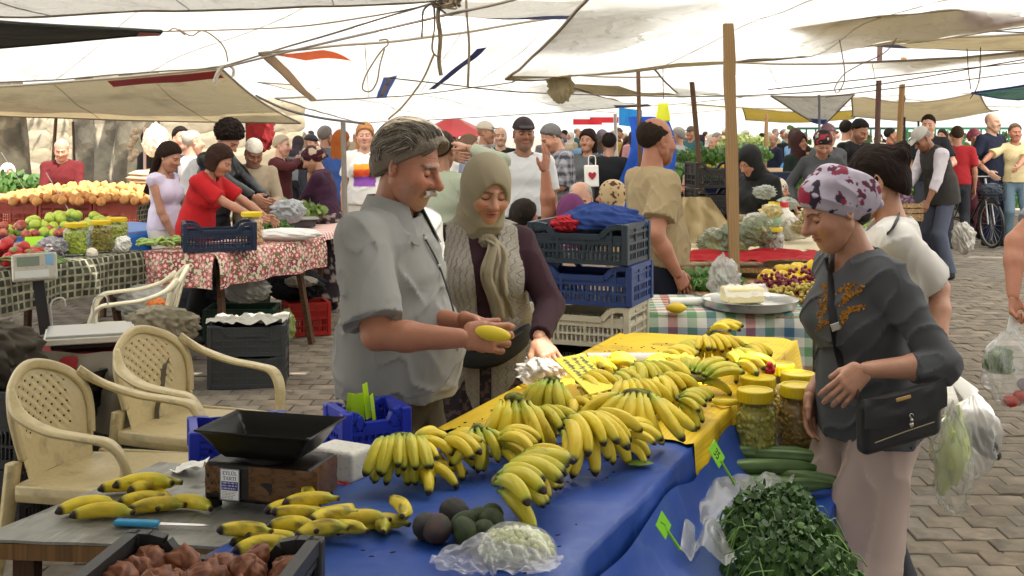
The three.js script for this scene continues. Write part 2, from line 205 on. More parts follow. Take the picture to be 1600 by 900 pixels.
// ---------- the setting: ground, paving, wall, trees, awnings, poles, ropes ----------
solo('ground', new THREE.PlaneGeometry(400, 400).rotateX(-Math.PI / 2).translate(0, -.018, -60), mat(0xffffff, { map: (() => { const t = T.paver.clone(); t.repeat.set(400 / .9, 400 / .9); return t; })(), color: 0xb4aea4, roughness: .95 }), 'bare sandy ground under the market paving', 'ground', null, 'structure');
{
  const PS = .87, L = .222 * PS, W2 = .166 * PS, outline = (ins, ends) => { const p = [], xs = [-.111, -.0555, 0, .0555, .111], w = [0, .009, 0, .009, 0]; xs.forEach((x, i) => p.push([clamp(x, -.111 + ins + ends, .111 - ins - ends), .083 + w[i] - ins])); for (let i = 4; i >= 0; i--) p.push([clamp(xs[i], -.111 + ins + ends, .111 - ins - ends), -.083 + w[i] + ins]); return p; };
  function paverGeo(seed) {
    const r = RNG(seed), a = outline(.0055, .0004), b = outline(.0018, .0002), n = 10, P = [], U = [], I = [], ou = r() * 5, ov = r() * 5;
    const put = (p, y) => { P.push(p[0] * PS, y, -p[1] * PS); U.push(p[0] + ou, p[1] + ov); };
    for (const p of a) put(p, 0); for (const p of b) put(p, -.005); for (const p of b) put(p, -.03);
    for (let i = 1; i < n - 1; i++) I.push(0, i + 1, i); for (let k = 0; k < 2; k++) for (let i = 0; i < n; i++) { const j = (i + 1) % n, o = k * n; I.push(o + i, o + j, o + n + i, o + j, o + n + j, o + n + i); }
    const g = new THREE.BufferGeometry(); g.setAttribute('position', new THREE.Float32BufferAttribute(P, 3)); g.setAttribute('uv', new THREE.Float32BufferAttribute(U, 2)); g.setIndex(I); const nn = g.toNonIndexed(); nn.computeVertexNormals(); return nn;
  }
  const vars = [1, 2, 3, 4, 5, 6].map(paverGeo), pm = [0xcdc7be, 0xc3bcb2, 0xd5cec4, 0xb9b2a8, 0xcac1b4].map(c => mat(c, { map: T.paver, bumpMap: T.paverB, bumpScale: .0016, roughness: .9 }));
  const pave = new THREE.Group(); pave.name = 'pavement'; tag(pave, 'grey brown interlocking concrete pavers laid in rows', 'pavement', null, 'structure'); scene.add(pave);
  const all = [], r = RNG(11), yaw = -.035;
  for (let j = 6; j < 172; j++) for (let i = -40; i < 49; i++) { const z0 = -j * W2, x0 = (i + (j & 1 ? .5 : 0)) * L, x = x0 * Math.cos(yaw) + z0 * Math.sin(yaw) * 0 + (j * .004), z = z0 + x0 * Math.sin(yaw), d = -z; if (d < 1 || Math.abs(x) > .5 * d + 1.2) continue; const u = 800 + x / d * F, v = HZ + EYE * F / d; all.push({ x, z, d, u, v, s: (u > 1478 && u < 1600 && v < 905) || (u > 440 && u < 545 && v > 480 && v < 720) || (u > 200 && u < 330 && v > 440 && v < 640 && false) || (u > 400 && u < 470 && v > 560 && v < 720) ? 1 : 0 }); }
  const near = all.filter(p => p.s).sort((a, b) => a.d - b.d).slice(0, 300), set = new Set(near), rest = all.filter(p => !set.has(p));
  const place = p => M4([p.x + rr(-.0015, .0015, r), rr(-.004, .003, r), p.z + rr(-.0015, .0015, r)], [rr(-.018, .018, r), yaw + rr(-.012, .012, r), rr(-.014, .014, r)]);
  for (const p of near) { const m = shadows(new THREE.Mesh(vars[Math.floor(r() * 6)], pm[Math.floor(r() * 5)])); m.name = 'paver'; m.applyMatrix4(place(p)); pave.add(m); }
  const im = shadows(new THREE.InstancedMesh(vars[0], mat(0xffffff, { map: T.paver, bumpMap: T.paverB, bumpScale: .0016, roughness: .9 }), rest.length)); im.name = 'paver_field'; im.userData.kind = 'stuff';
  rest.forEach((p, i) => { im.setMatrixAt(i, place(p)); const k = rr(.48, .68, r), w = rr(-.02, .02, r); im.setColorAt(i, new THREE.Color(k + w, k * .955, k * .89 - w)); }); pave.add(im);
  const lit = []; for (let i = 0; i < 240; i++) { const d = rr(4.2, 13, r), x = rr(-.42, .45, r) * d; lit.push(sheet((a, b) => V(x + (a - .5) * .03 * (1 + Math.sin(i)), .004 + .004 * Math.sin(a * 7 + i), -d + (b - .5) * .022 + a * .01), 2, 2)); }
  tag(solo('litter', lit, mat(0x6b5d45, { roughness: .9 }), 'scraps of dry leaf and paper scattered on the paving', 'litter', null, 'stuff'));
}
// stone wall behind the left stalls, each stone a piece of its own
{
  const w = thing('stone_wall', 'pale rubble stone wall in full sun behind the left stalls', 'wall', [-12, 0, -24]), r = RNG(21), mats = [0xf4f0e8, 0xece6dc, 0xe6e0d4, 0xf6f2ea].map(c => mat(c, { map: T.stone, roughness: .95, bumpMap: T.stone, bumpScale: .01 }));
  part(w, 'mortar', box(15, 2.3, .3, [0, 1.15, -.1]), mat(0xd6cebf, { map: T.stone, roughness: 1 }));
  const stones = [0, 1, 2, 3, 4].map(s => { const g = new THREE.IcosahedronGeometry(.5, 1); const q = RNG(s + 50); const o = [q() * 9, q() * 9]; warp(g, (x, y, z) => { const l = Math.max(Math.abs(x), Math.abs(y)) / .5, k = .78 + .22 / Math.max(.6, l) + .12 * noise(x * 4 + o[0], y * 4 + o[1], z * 4); return [x * k, y * k, z * .5 * k]; }); return g; });
  for (let y = .18; y < 2.3; y += .33) for (let x = -7.3; x < 7.3;) { const ww = rr(.32, .62, r), hh = rr(.3, .38, r); const m = part(w, 'stone', stones[Math.floor(r() * 5)], mats[Math.floor(r() * 4)]); m.position.set(x + ww / 2, y + rr(-.03, .03, r), .05); m.scale.set(ww * 1.18, hh * 1.2, .07); m.rotation.z = rr(-.15, .15, r); x += ww + .02; }
}
function trunk(u, d, r0, label, lean = 0, hgt = 4.2) {
  const p = at(u, 300, d); p.y = 0; const t = thing('plane_tree', label, 'tree', p), r = RNG(u + 900);
  const g = new THREE.CylinderGeometry(r0 * .72, r0 * 1.15, hgt, 28, 30, true).translate(0, hgt / 2, 0); warp(g, (x, y, z) => { const a = Math.atan2(z, x), k = 1 + .13 * noise(Math.cos(a) * 2 + u, y * .8, Math.sin(a) * 2) + .06 * noise(Math.cos(a) * 6, y * 2.5, Math.sin(a) * 6 + u) + .25 * Math.exp(-y * 3.5); return [x * k + lean * y + .05 * Math.sin(y * 1.3 + u), y, z * k]; });
  const uv = g.attributes.uv; for (let i = 0; i < uv.count; i++) uv.setXY(i, uv.getX(i) * 1.8, uv.getY(i) * hgt);
  part(t, 'trunk', g, mat(0xffffff, { map: T.bark, bumpMap: T.bark, bumpScale: .02, roughness: .95 }));
  const limbs = [], leaves = []; const tips = [];
  for (let i = 0; i < 6; i++) { const a = i / 6 * 6.28 + r(), e = V(lean * hgt + Math.cos(a) * rr(1.2, 2.2, r), hgt + rr(.8, 2.2, r), Math.sin(a) * rr(1.2, 2.2, r)); limbs.push(sweep([[lean * hgt * .9, hgt * .9, 0], [mix(lean * hgt, e.x, .5), hgt + .5, e.z * .4], e], [[r0 * .45, r0 * .45], [r0 * .28, r0 * .28], [.03, .03]], 10, 7)); tips.push(e); }
  part(t, 'limb', merge(limbs), mat(0x9a8f7c, { map: T.bark, roughness: .95 }));
  for (const e of tips) for (let i = 0; i < 80; i++) { const c = V(e.x + rr(-1.3, 1.3, r), e.y + rr(-.9, 1.1, r), e.z + rr(-1.3, 1.3, r)), s = rr(.1, .2, r), q = new THREE.Quaternion().setFromEuler(new THREE.Euler(rr(0, 6, r), rr(0, 6, r), rr(0, 6, r))), a = [[-.5, 0], [0, .6], [.5, 0], [0, -.6]].map(([x, y]) => V(x * s, y * s, 0).applyQuaternion(q).add(c)); leaves.push(a[0], a[1], a[2], a[0], a[2], a[3]); }
  const lg = new THREE.BufferGeometry().setFromPoints(leaves); lg.computeVertexNormals(); const cm = part(t, 'crown', lg, mat([.09, .16, .04], { transmission: .3, roughness: 1, thickness: 0 })); cm.userData.kind = 'stuff';
}
trunk(8, 16.5, .36, 'plane tree trunk at the far left edge behind the stalls', -.03);
trunk(158, 20.5, .5, 'thick mottled tree trunk behind the man in the maroon sweater', .03);
trunk(212, 18.5, .34, 'tree trunk hung with dried garlic behind the onion stall', .0);

// ---- awnings ----
const TM = {
  white: mat(0xf5f4f1, { map: T.tarp, bumpMap: T.tarpB, bumpScale: .12, transmission: .62, roughness: 1, thickness: 0, specularIntensity: .2 }),
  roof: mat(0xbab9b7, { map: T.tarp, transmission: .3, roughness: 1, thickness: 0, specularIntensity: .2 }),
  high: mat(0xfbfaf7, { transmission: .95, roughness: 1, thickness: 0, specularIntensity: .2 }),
  cream: mat(0xece4d0, { map: T.tarp, bumpMap: T.tarpB, bumpScale: .05, transmission: .5, roughness: 1, thickness: 0, specularIntensity: .2 }),
  khaki: mat(0xb9a986, { map: T.tarp, bumpMap: T.tarpB, bumpScale: .04, transmission: .34, roughness: 1, thickness: 0, specularIntensity: .2 }),
  grey: mat(0xcfccc6, { map: T.tarp, bumpMap: T.tarpB, bumpScale: .05, transmission: .42, roughness: 1, thickness: 0, specularIntensity: .2 }),
  blue: mat(0x0f56c0, { bumpMap: T.tarpB, bumpScale: .03, transmission: .35, roughness: 1, thickness: 0 }),
  teal: mat(0x0f6f66, { bumpMap: T.tarpB, bumpScale: .03, transmission: .3, roughness: 1, thickness: 0 }),
  yellow: mat(0xe8c92a, { bumpMap: T.tarpB, bumpScale: .03, transmission: .45, roughness: 1, thickness: 0 }),
  dark: mat(0x24261f, { bumpMap: T.tarpB, bumpScale: .04, roughness: .85 }), trim: mat(0x8a8070, { roughness: .9 }), red: mat(0xa8201c, { roughness: .9, transmission: .25, thickness: 0 }), navy: mat(0x1f2f78, { roughness: .9, transmission: .2, thickness: 0 }), orange: mat(0xf06a2a, { roughness: .95, transmission: .5, thickness: 0 }), sblue: mat(0x2a62c4, { roughness: .95, transmission: .4, thickness: 0 }), taupe: mat(0xb79a78, { roughness: .95, transmission: .4, thickness: 0 }),
};
// c: four corners (near left, near right, far right, far left); sag in metres; patches: [u0,u1,v0,v1,material,name, slant]
function tarp(label, c, m, { sag = .2, wr = .05, seed = 1, n = 34, hem = 'trim', patches = [], group, scallop = .04, name = 'awning' } = {}) {
  const C = c.map(A3), t = thing(name, label, 'awning', [0, 0, 0], 0, group), lw = C[0].distanceTo(C[1]), ld = C[0].distanceTo(C[3]);
  const fn = (u, v) => { const uu = u + scallop * (u - .5) * -4 * v * (1 - v) * .5, vv = v + scallop * (v - .5) * -4 * u * (1 - u) * .5, p = C[0].clone().lerp(C[1], uu).lerp(C[3].clone().lerp(C[2], uu), vv); p.y -= sag * (4 * u * (1 - u) * .55 + 4 * v * (1 - v) * .45) * (.5 + .5 * Math.max(4 * u * (1 - u), 4 * v * (1 - v))); const e = Math.min(1, 5 * Math.min(u, 1 - u, v, 1 - v) + .25); p.y += wr * e * (fbm(u * lw * .9 + seed, v * ld * .7, seed, 3) * 1.1 + .6 * (Math.abs(noise(u * lw * 1.6 + v * ld * 1.1 + seed * 3, u * lw * .35, seed)) - .4)); return p; };
  part(t, 'sheet', sheet(fn, n, n, 0, [lw, ld]), m);
  if (hem) { const e = []; for (const [f, s] of [[x => fn(x, 0), 0], [x => fn(1, x), 1], [x => fn(x, 1), 2], [x => fn(0, x), 3]]) { const pts = []; for (let i = 0; i <= 16; i++) pts.push(f(i / 16)); e.push(tube(pts, .011, 40, 5)); } part(t, 'hem', merge(e), TM[hem]); }
  if (hem && lw > 2.2) for (const k of [.27, .52, .78]) { const pts = []; for (let i = 0; i <= 14; i++) { const q = fn(k + .015 * Math.sin(k * 50), i / 14); q.y -= .004; pts.push(q); } part(t, 'seam', tube(pts, .0028, 30, 4), m); }
  for (const [u0, u1, v0, v1, pm, nm, sl = 0] of patches) part(t, nm, sheet((a, b) => { const p = fn(clamp(mix(u0, u1, a) + sl * b, 0, 1), mix(v0, v1, b)); p.y -= .012; return p; }, 10, 10, 0, [1, 1]), TM[pm] || pm);
  return t.fn = fn, t;
}
const hv = (u, v, d) => at(u, v, d);
tarp('near off-white awning overhead at the upper left with creases', [[-3.4, 2.55, 3], hv(900, -90, 4.4), hv(690, 0, 6.4), hv(-160, 30, 6.1)], TM.grey, { sag: .03, wr: .05, seed: 2 });
tarp('dark olive awning strip narrowing to a point at upper left', [hv(-260, 12, 6.3), hv(252, 49, 6.6), hv(245, 52, 6.9), hv(-260, 92, 7.4)], TM.dark, { sag: .02, wr: .012, seed: 3, scallop: 0, hem: 'dark', patches: [[.93, 1, 0, 1, 'red', 'torn_corner']] });
tarp('bright white awning above the left stalls with a roped edge', [hv(-260, 5, 7.6), hv(700, -6, 7.4), hv(348, 104, 9.6), hv(-220, 142, 9.4)], TM.white, { sag: .02, wr: .07, seed: 4, scallop: .015 });
tarp('khaki awning with red edging whose corner is knotted at upper left', [hv(-220, 145, 9.7), hv(345, 106, 9.75), hv(470, 192, 11.3), hv(-200, 172, 11.2)], TM.khaki, { sag: .05, wr: .03, seed: 5, scallop: .05, patches: [[.68, .985, .015, .12, 'red', 'red_edging']] });
tarp('small white awning sagging over the onion stall', [hv(-60, 168, 13.6), hv(205, 140, 14), hv(330, 172, 17), hv(-40, 180, 17)], TM.white, { sag: .1, wr: .06, seed: 6, patches: [[0, .12, .3, .5, 'sblue', 'blue_patch'], [.5, .6, .8, .96, 'sblue', 'blue_patch']] });
tarp('beige awning low over the left shoppers', [hv(150, 143, 12.5), hv(400, 165, 13), hv(450, 190, 17), hv(250, 178, 17)], TM.cream, { sag: .12, wr: .04, seed: 7 });
tarp('large white awning in the centre with orange patch and blue stripe', [hv(405, 84, 8.8), hv(1010, 8, 8.4), hv(800, 128, 11), hv(486, 158, 10.8)], TM.white, { sag: .06, wr: .08, seed: 8, scallop: .02, patches: [[.035, .17, .02, .17, 'orange', 'orange_patch', .07], [.34, .39, .5, 1, 'sblue', 'blue_stripe', -.02], [.355, .375, .5, 1, 'taupe', 'tan_stripe', -.02], [.0, .035, .0, 1, 'taupe', 'side_band'], [.62, .65, .25, .9, 'navy', 'navy_stripe', -.06]] });
tarp('broad creased white awning overhead from centre to right', [[.6, 2.62, -4.4], [5.4, 2.75, -4.2], hv(1640, 40, 8.6), hv(790, 128, 8.9)], TM.white, { sag: .06, wr: .16, seed: 9, n: 60, patches: [[0, 1, .94, .985, 'khaki', 'tan_border'], [.1, .75, .0, .03, 'navy', 'navy_stripe', .1], [.42, .5, .955, .99, 'navy', 'navy_patch']] });
tarp('off-white awning strip with dark stripe along its near edge at top centre', [hv(640, -40, 6.6), hv(1120, -70, 6.2), hv(960, 24, 7.6), hv(700, 20, 7.9)], TM.grey, { sag: .06, wr: .07, seed: 10, patches: [[.3, 1, .9, .99, 'navy', 'navy_stripe']] });
tarp('khaki awning edge with red trim at the upper right', [hv(1230, 36, 7.6), hv(1700, -10, 7), hv(1700, 22, 8.2), hv(1290, 39, 8.4)], TM.khaki, { sag: .03, wr: .02, seed: 11, patches: [[.6, 1, .0, .25, 'red', 'red_trim']] });
tarp('khaki awning strip with red and navy corners at the right edge', [hv(1300, 58, 9), hv(1700, 46, 8.6), hv(1700, 76, 10.4), hv(1400, 72, 10.8)], TM.khaki, { sag: .05, wr: .02, seed: 12, patches: [[.74, 1, .55, .95, 'red', 'red_corner'], [.0, .2, .1, .5, 'navy', 'navy_corner']] });
tarp('pale awning spread high behind the wooden post', [hv(1010, 95, 9.6), hv(1660, 78, 10), hv(1660, 135, 15), hv(1060, 148, 15)], TM.white, { sag: .12, wr: .07, seed: 13 });
tarp('beige drooping awning over the right vegetable stalls', [hv(1330, 148, 15.5), hv(1530, 144, 15.5), hv(1560, 172, 19), hv(1330, 182, 19)], TM.khaki, { sag: .22, wr: .04, seed: 14 });
tarp('white triangular awning with blue corner hanging at right', [hv(1205, 150, 13), hv(1335, 148, 13.4), hv(1290, 192, 14), hv(1272, 192, 14)], TM.grey, { sag: .02, wr: .03, seed: 15, patches: [[.15, .85, .78, 1, 'sblue', 'blue_corner']] });
tarp('teal green awning flap at the far right', [hv(1518, 146, 12), hv(1700, 112, 11.4), hv(1700, 140, 12.6), hv(1590, 156, 12.6)], TM.teal, { sag: .03, wr: .03, seed: 16, hem: 'navy' });
tarp('white awning over the centre aisle behind the grey haired man', [hv(430, 152, 12), hv(840, 120, 11.5), hv(1010, 165, 17), hv(560, 192, 17)], TM.white, { sag: .05, wr: .07, seed: 17 });
tarp('grey patched awning over the far middle stalls', [hv(820, 108, 12.2), hv(1080, 118, 12.6), hv(1160, 152, 17), hv(880, 168, 17)], TM.white, { sag: .1, wr: .07, seed: 18, patches: [[.1, .5, .15, .4, 'khaki', 'grey_patch', .3], [.3, .5, .86, .99, 'navy', 'navy_patch']] });
tarp('yellow awning over a far stall at right', [hv(1160, 168, 20), hv(1345, 172, 19), hv(1330, 186, 22), hv(1165, 188, 23)], TM.yellow, { sag: .1, wr: .03, seed: 19, n: 20 });
{ // awnings farther back and those overhead and behind, which shade the place
  const r = RNG(33), spots = [['middle', -1.6, -21], ['middle', 2.6, -22.5], ['right', 7.2, -21.5], ['right', 11.5, -21], ['middle', -4, -27], ['middle', 1, -28], ['right', 6, -27.5], ['right', 11, -28], ['middle', -2, -35], ['middle', 4, -35], ['right', 10, -35], ['left', -9, -35], ['right', 16, -32]];
  spots.forEach(([w, x, z], i) => { const a = 2.4, b = 2.9, h = rr(2.15, 2.5, r); tarp('pale sagging awning over the far ' + w + ' rows of stalls', [[x - a, h + rr(-.1, .2, r), z + b], [x + a, h + rr(-.15, .2, r), z + b], [x + a, h + rr(.2, .5, r), z - b], [x - a, h + rr(.2, .5, r), z - b]], i % 3 ? TM.white : TM.cream, { sag: rr(.1, .3, r), wr: .06, seed: 40 + i, n: 18, group: 'pale awnings over the far ' + w + ' rows' }); });
  const rows = [[16.5, 12.6], [12.5, 8.6], [8.5, 4.6], [4.5, 1.2], [1.25, -2.9], [-2.87, -6.6], [-6.75, -10.35], [-10.43, -14.05], [-14.13, -18.3]];
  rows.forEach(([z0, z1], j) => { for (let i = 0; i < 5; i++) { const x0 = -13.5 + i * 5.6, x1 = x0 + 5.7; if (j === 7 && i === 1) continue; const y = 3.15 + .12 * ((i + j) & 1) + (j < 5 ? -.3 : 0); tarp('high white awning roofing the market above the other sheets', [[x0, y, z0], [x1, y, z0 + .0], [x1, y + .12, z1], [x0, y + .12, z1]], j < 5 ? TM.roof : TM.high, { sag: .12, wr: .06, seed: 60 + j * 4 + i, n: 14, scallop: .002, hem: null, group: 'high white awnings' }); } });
}
// ---- poles ----
const woodM = wood(0xd6cab4), woodD = wood(0x75604e), ironM = mat(0x3a302c, { roughness: .6, metalness: .3 });
function pole(name, label, u0, v0, u1, d, w, m, cat = 'pole') { const a = at(u0, v0, d), b = at(u1, 300, d); b.y = 0; b.z += .02; const o = thing(name, label, cat, b); part(o, 'shaft', w < 0 ? bar([0, 0, 0], a.clone().sub(b), -w, -w * .9, 8) : warp(new THREE.BoxGeometry(w, 1, w, 2, 24, 2), (x, y, z) => { const t = y + .5, q = a.clone().sub(b).multiplyScalar(t), k = .004 * noise(x * 40, t * 14, z * 40); return [q.x + x + k, q.y, q.z + z + k]; }), m); return o; }
pole('wooden_post', 'squared wooden post standing behind the cheese tray', 1138, 37, 1153, 6.2, .054, woodM, 'post');
pole('pole', 'thin dark brown pole left of the bald man', 997, 100, 1004, 11, -.022, woodD);
pole('pole', 'short leaning dark pole right of the bald man', 1081, 127, 1112, 11.4, -.028, woodD);
pole('pole', 'dark rusty pole in front of the yellow pumpkins', 1375, 68, 1362, 11.5, -.03, mat(0x5b3f38, { roughness: .7 }));
pole('pole', 'pale wooden pole leaning left beside the vest man', 1412, 90, 1392, 12.6, -.036, wood(0xc9b79a));
pole('pole', 'thin black pole behind the cap of the vest man', 1413, 150, 1413, 17, -.02, ironM);
pole('pole', 'grey steel pole holding the white triangular awning', 1280, 148, 1281, 13.2, -.016, mat(0x66686c, { roughness: .5, metalness: .5 }));
pole('pole', 'leaning stick behind the man in maroon sweater', 88, 177, 74, 15.5, -.026, woodD);
pole('pole', 'thin crooked stick right of the man in maroon sweater', 114, 190, 122, 15.8, -.02, woodD);
pole('pole', 'steel pole behind the woman in the purple cardigan', 536, 190, 543, 10.3, -.026, mat(0x8a8378, { roughness: .6, metalness: .2 }));
pole('pole', 'dark upright pole left of the beige jacket man', 386, 170, 392, 15, -.03, woodD);
pole('pole', 'white tent pole left of the blue hanging cloth', 961, 178, 968, 17, -.03, mat(0xd8d4cc));
pole('pole', 'pale pole in front of the left wall with a red band', 226, 198, 228, 14, -.02, mat(0xc7a49c));
pole('pole', 'dark pole rising beside the man in the black polo', 1435, 176, 1435, 18, -.02, ironM);
pole('pole', 'thin pale pole in the aisle behind the cap man', 1198, 178, 1190, 16.5, -.03, wood(0xc9b79a));
// ---- ropes ----
const ropeM = mat(0x8e7f68, { roughness: .95, bumpMap: T.weave, bumpScale: .002 }), cordM = mat(0x4a4038, { roughness: .9 }), whiteRope = mat(0xb8b2a4, { roughness: .95 });
function rope(label, pts, r = .006, m = ropeM, name = 'rope', seg) { return solo(name, tube(pts.map(p => at(...p)), r, seg || pts.length * 8, 6), m, label, 'rope'); }
rope('thick grey rope running up from the knotted corner to top centre', [[340, 108, 9.7], [420, 88, 8.6], [560, 55, 7.4], [690, 25, 6.6], [800, 0, 6.2], [900, -30, 6]], .009, mat(0x8c8176, { roughness: .95 }));
rope('thin rope from the dark awning tip along the grey awning edge', [[252, 49, 6.65], [300, 48, 6.6], [400, 45, 6.5], [480, 40, 6.4], [600, 22, 6.4], [690, 4, 6.4]], .004);
rope('loop of thin rope dangling at the dark awning tip', [[262, 50, 6.6], [272, 44, 6.58], [290, 55, 6.56], [280, 46, 6.55], [300, 56, 6.5], [315, 48, 6.5], [340, 62, 6.6], [352, 78, 6.7], [356, 96, 6.8]], .004);
rope('grey knotted rope bundle at the khaki awning corner', [[302, 105, 9.6], [325, 102, 9.58], [345, 103, 9.56], [358, 97, 9.55], [345, 108, 9.52], [338, 122, 9.5], [334, 130, 9.5], [341, 112, 9.5], [352, 100, 9.55], [365, 108, 9.5], [364, 120, 9.5]], .015, whiteRope);
{ const r = RNG(5), pts = []; for (let i = 0; i < 60; i++) pts.push(at(676 + r() * 46, -6 + r() * 20, 6.35 + r() * .25)); solo('rope_tangle', tube(pts, .0065, 500, 6), ropeM, 'tangled bundle of brown rope at the top centre', 'rope'); }
rope('frayed rope end hanging lowest from the tangle', [[687, 0, 6.45], [684, 30, 6.45], [688, 60, 6.4], [686, 95, 6.42], [689, 118, 6.42]], .013);
rope('rope strand hanging beside the frayed end', [[678, 2, 6.4], [679, 40, 6.4], [676, 80, 6.4], [684, 88, 6.4], [690, 60, 6.4], [685, 20, 6.4]], .006);
rope('short rope tail left of the tangle', [[672, 6, 6.4], [662, 16, 6.4], [660, 40, 6.4], [659, 58, 6.4]], .006);
rope('long rope hanging to the right of the tangle with a frayed tip', [[728, -5, 6.5], [730, 30, 6.5], [733, 70, 6.5], [732, 110, 6.5], [731, 136, 6.5]], .008);
rope('teardrop loop of thin rope hanging in front of the central awning', [[592, 63, 8], [605, 62, 8], [606, 70, 8], [600, 75, 8], [585, 95, 8], [570, 122, 8], [567, 140, 8], [578, 143, 8], [588, 130, 8], [594, 100, 8], [601, 76, 8]], .006);
rope('pale rope slanting down from the tangle behind the grey hair', [[678, 85, 7.5], [660, 125, 8], [630, 165, 8.5], [607, 186, 9]], .008, mat(0xb7a988, { roughness: .95 }));
rope('taut cord crossing in front of the far middle awnings', [[610, 122, 9], [700, 132, 9.4], [800, 143, 9.8], [1000, 150, 10.5], [1080, 151, 10.6], [1200, 148, 10.8], [1330, 138, 10.6], [1600, 93, 9.6]], .005, cordM);
rope('upper cord running to the right edge past the rusty pole', [[1200, 140, 10.4], [1340, 125, 10.3], [1460, 112, 10.2], [1620, 96, 10]], .005, cordM);
rope('third cord sagging towards the right edge', [[1290, 152, 11.6], [1380, 140, 11.4], [1500, 126, 11.2], [1620, 110, 11]], .005, cordM);
rope('long looping wire hanging beside the rusty pole', [[1420, -5, 7.8], [1408, 45, 7.9], [1385, 80, 8], [1340, 103, 8], [1318, 117, 8], [1304, 140, 8], [1308, 146, 8], [1318, 130, 8], [1320, 115, 8], [1315, 80, 8], [1308, 40, 8], [1307, 10, 8]], .004, mat(0x7b7072, { roughness: .6 }));
rope('thin string hanging below the right khaki awning', [[1511, 76, 9.6], [1513, 110, 9.6], [1517, 140, 9.6]], .004, cordM);
rope('second string hanging below the right khaki awning', [[1532, 74, 9.6], [1532, 110, 9.6], [1526, 138, 9.6], [1516, 154, 9.6]], .004, cordM);
rope('dark cord along the border of the broad white awning', [[800, 118, 8.8], [900, 98, 8.8], [1000, 88, 8.7], [1140, 72, 8.6], [1300, 48, 8.5], [1420, 40, 8.4], [1500, 46, 8.3], [1620, 52, 8.3]], .005, cordM);
rope('dark cord hanging from the khaki corner to the centre stalls', [[400, 150, 11], [450, 172, 11.4], [500, 184, 11.6], [570, 193, 11.8]], .013, mat(0x55504a));
rope('thin cord with a yellow bag hanging at centre right', [[1036, 100, 10], [1036, 130, 10], [1037, 155, 10]], .004, cordM);

// ---------- people ----------
const Q = (x, y = 0, z = 0) => new THREE.Quaternion().setFromEuler(new THREE.Euler(x, y, z, 'YXZ'));
const off = (p, q, x, y, z) => V(x, y, z).applyQuaternion(q).add(p);
function ik(S, Tg, L1, L2, pole) {
  const d = Tg.clone().sub(S), D = Math.min(d.length(), (L1 + L2) * .995), dir = d.normalize(), a = (L1 * L1 - L2 * L2 + D * D) / (2 * D), h = Math.sqrt(Math.max(0, L1 * L1 - a * a)), pp = pole.clone().addScaledVector(dir, -pole.dot(dir)).normalize();
  return [S.clone().addScaledVector(dir, a).addScaledVector(pp, h), S.clone().addScaledVector(dir, D)];
}
const CLOTH = [.0105, .018, .03], HEAD = [.0036, .0075, .014], HANDC = [.0036, .0072, .015];
const cran = i => ell(V(0, .035, -.015), null, .074 + i, .088 + i, .096 + i);
const SK = { fair: lin(0xc4957d), tan: lin(0xad7d63), dark: lin(0x8c6047), red: lin(0xaa7258), pale: lin(0xcaa28a) };
const headCache = {};
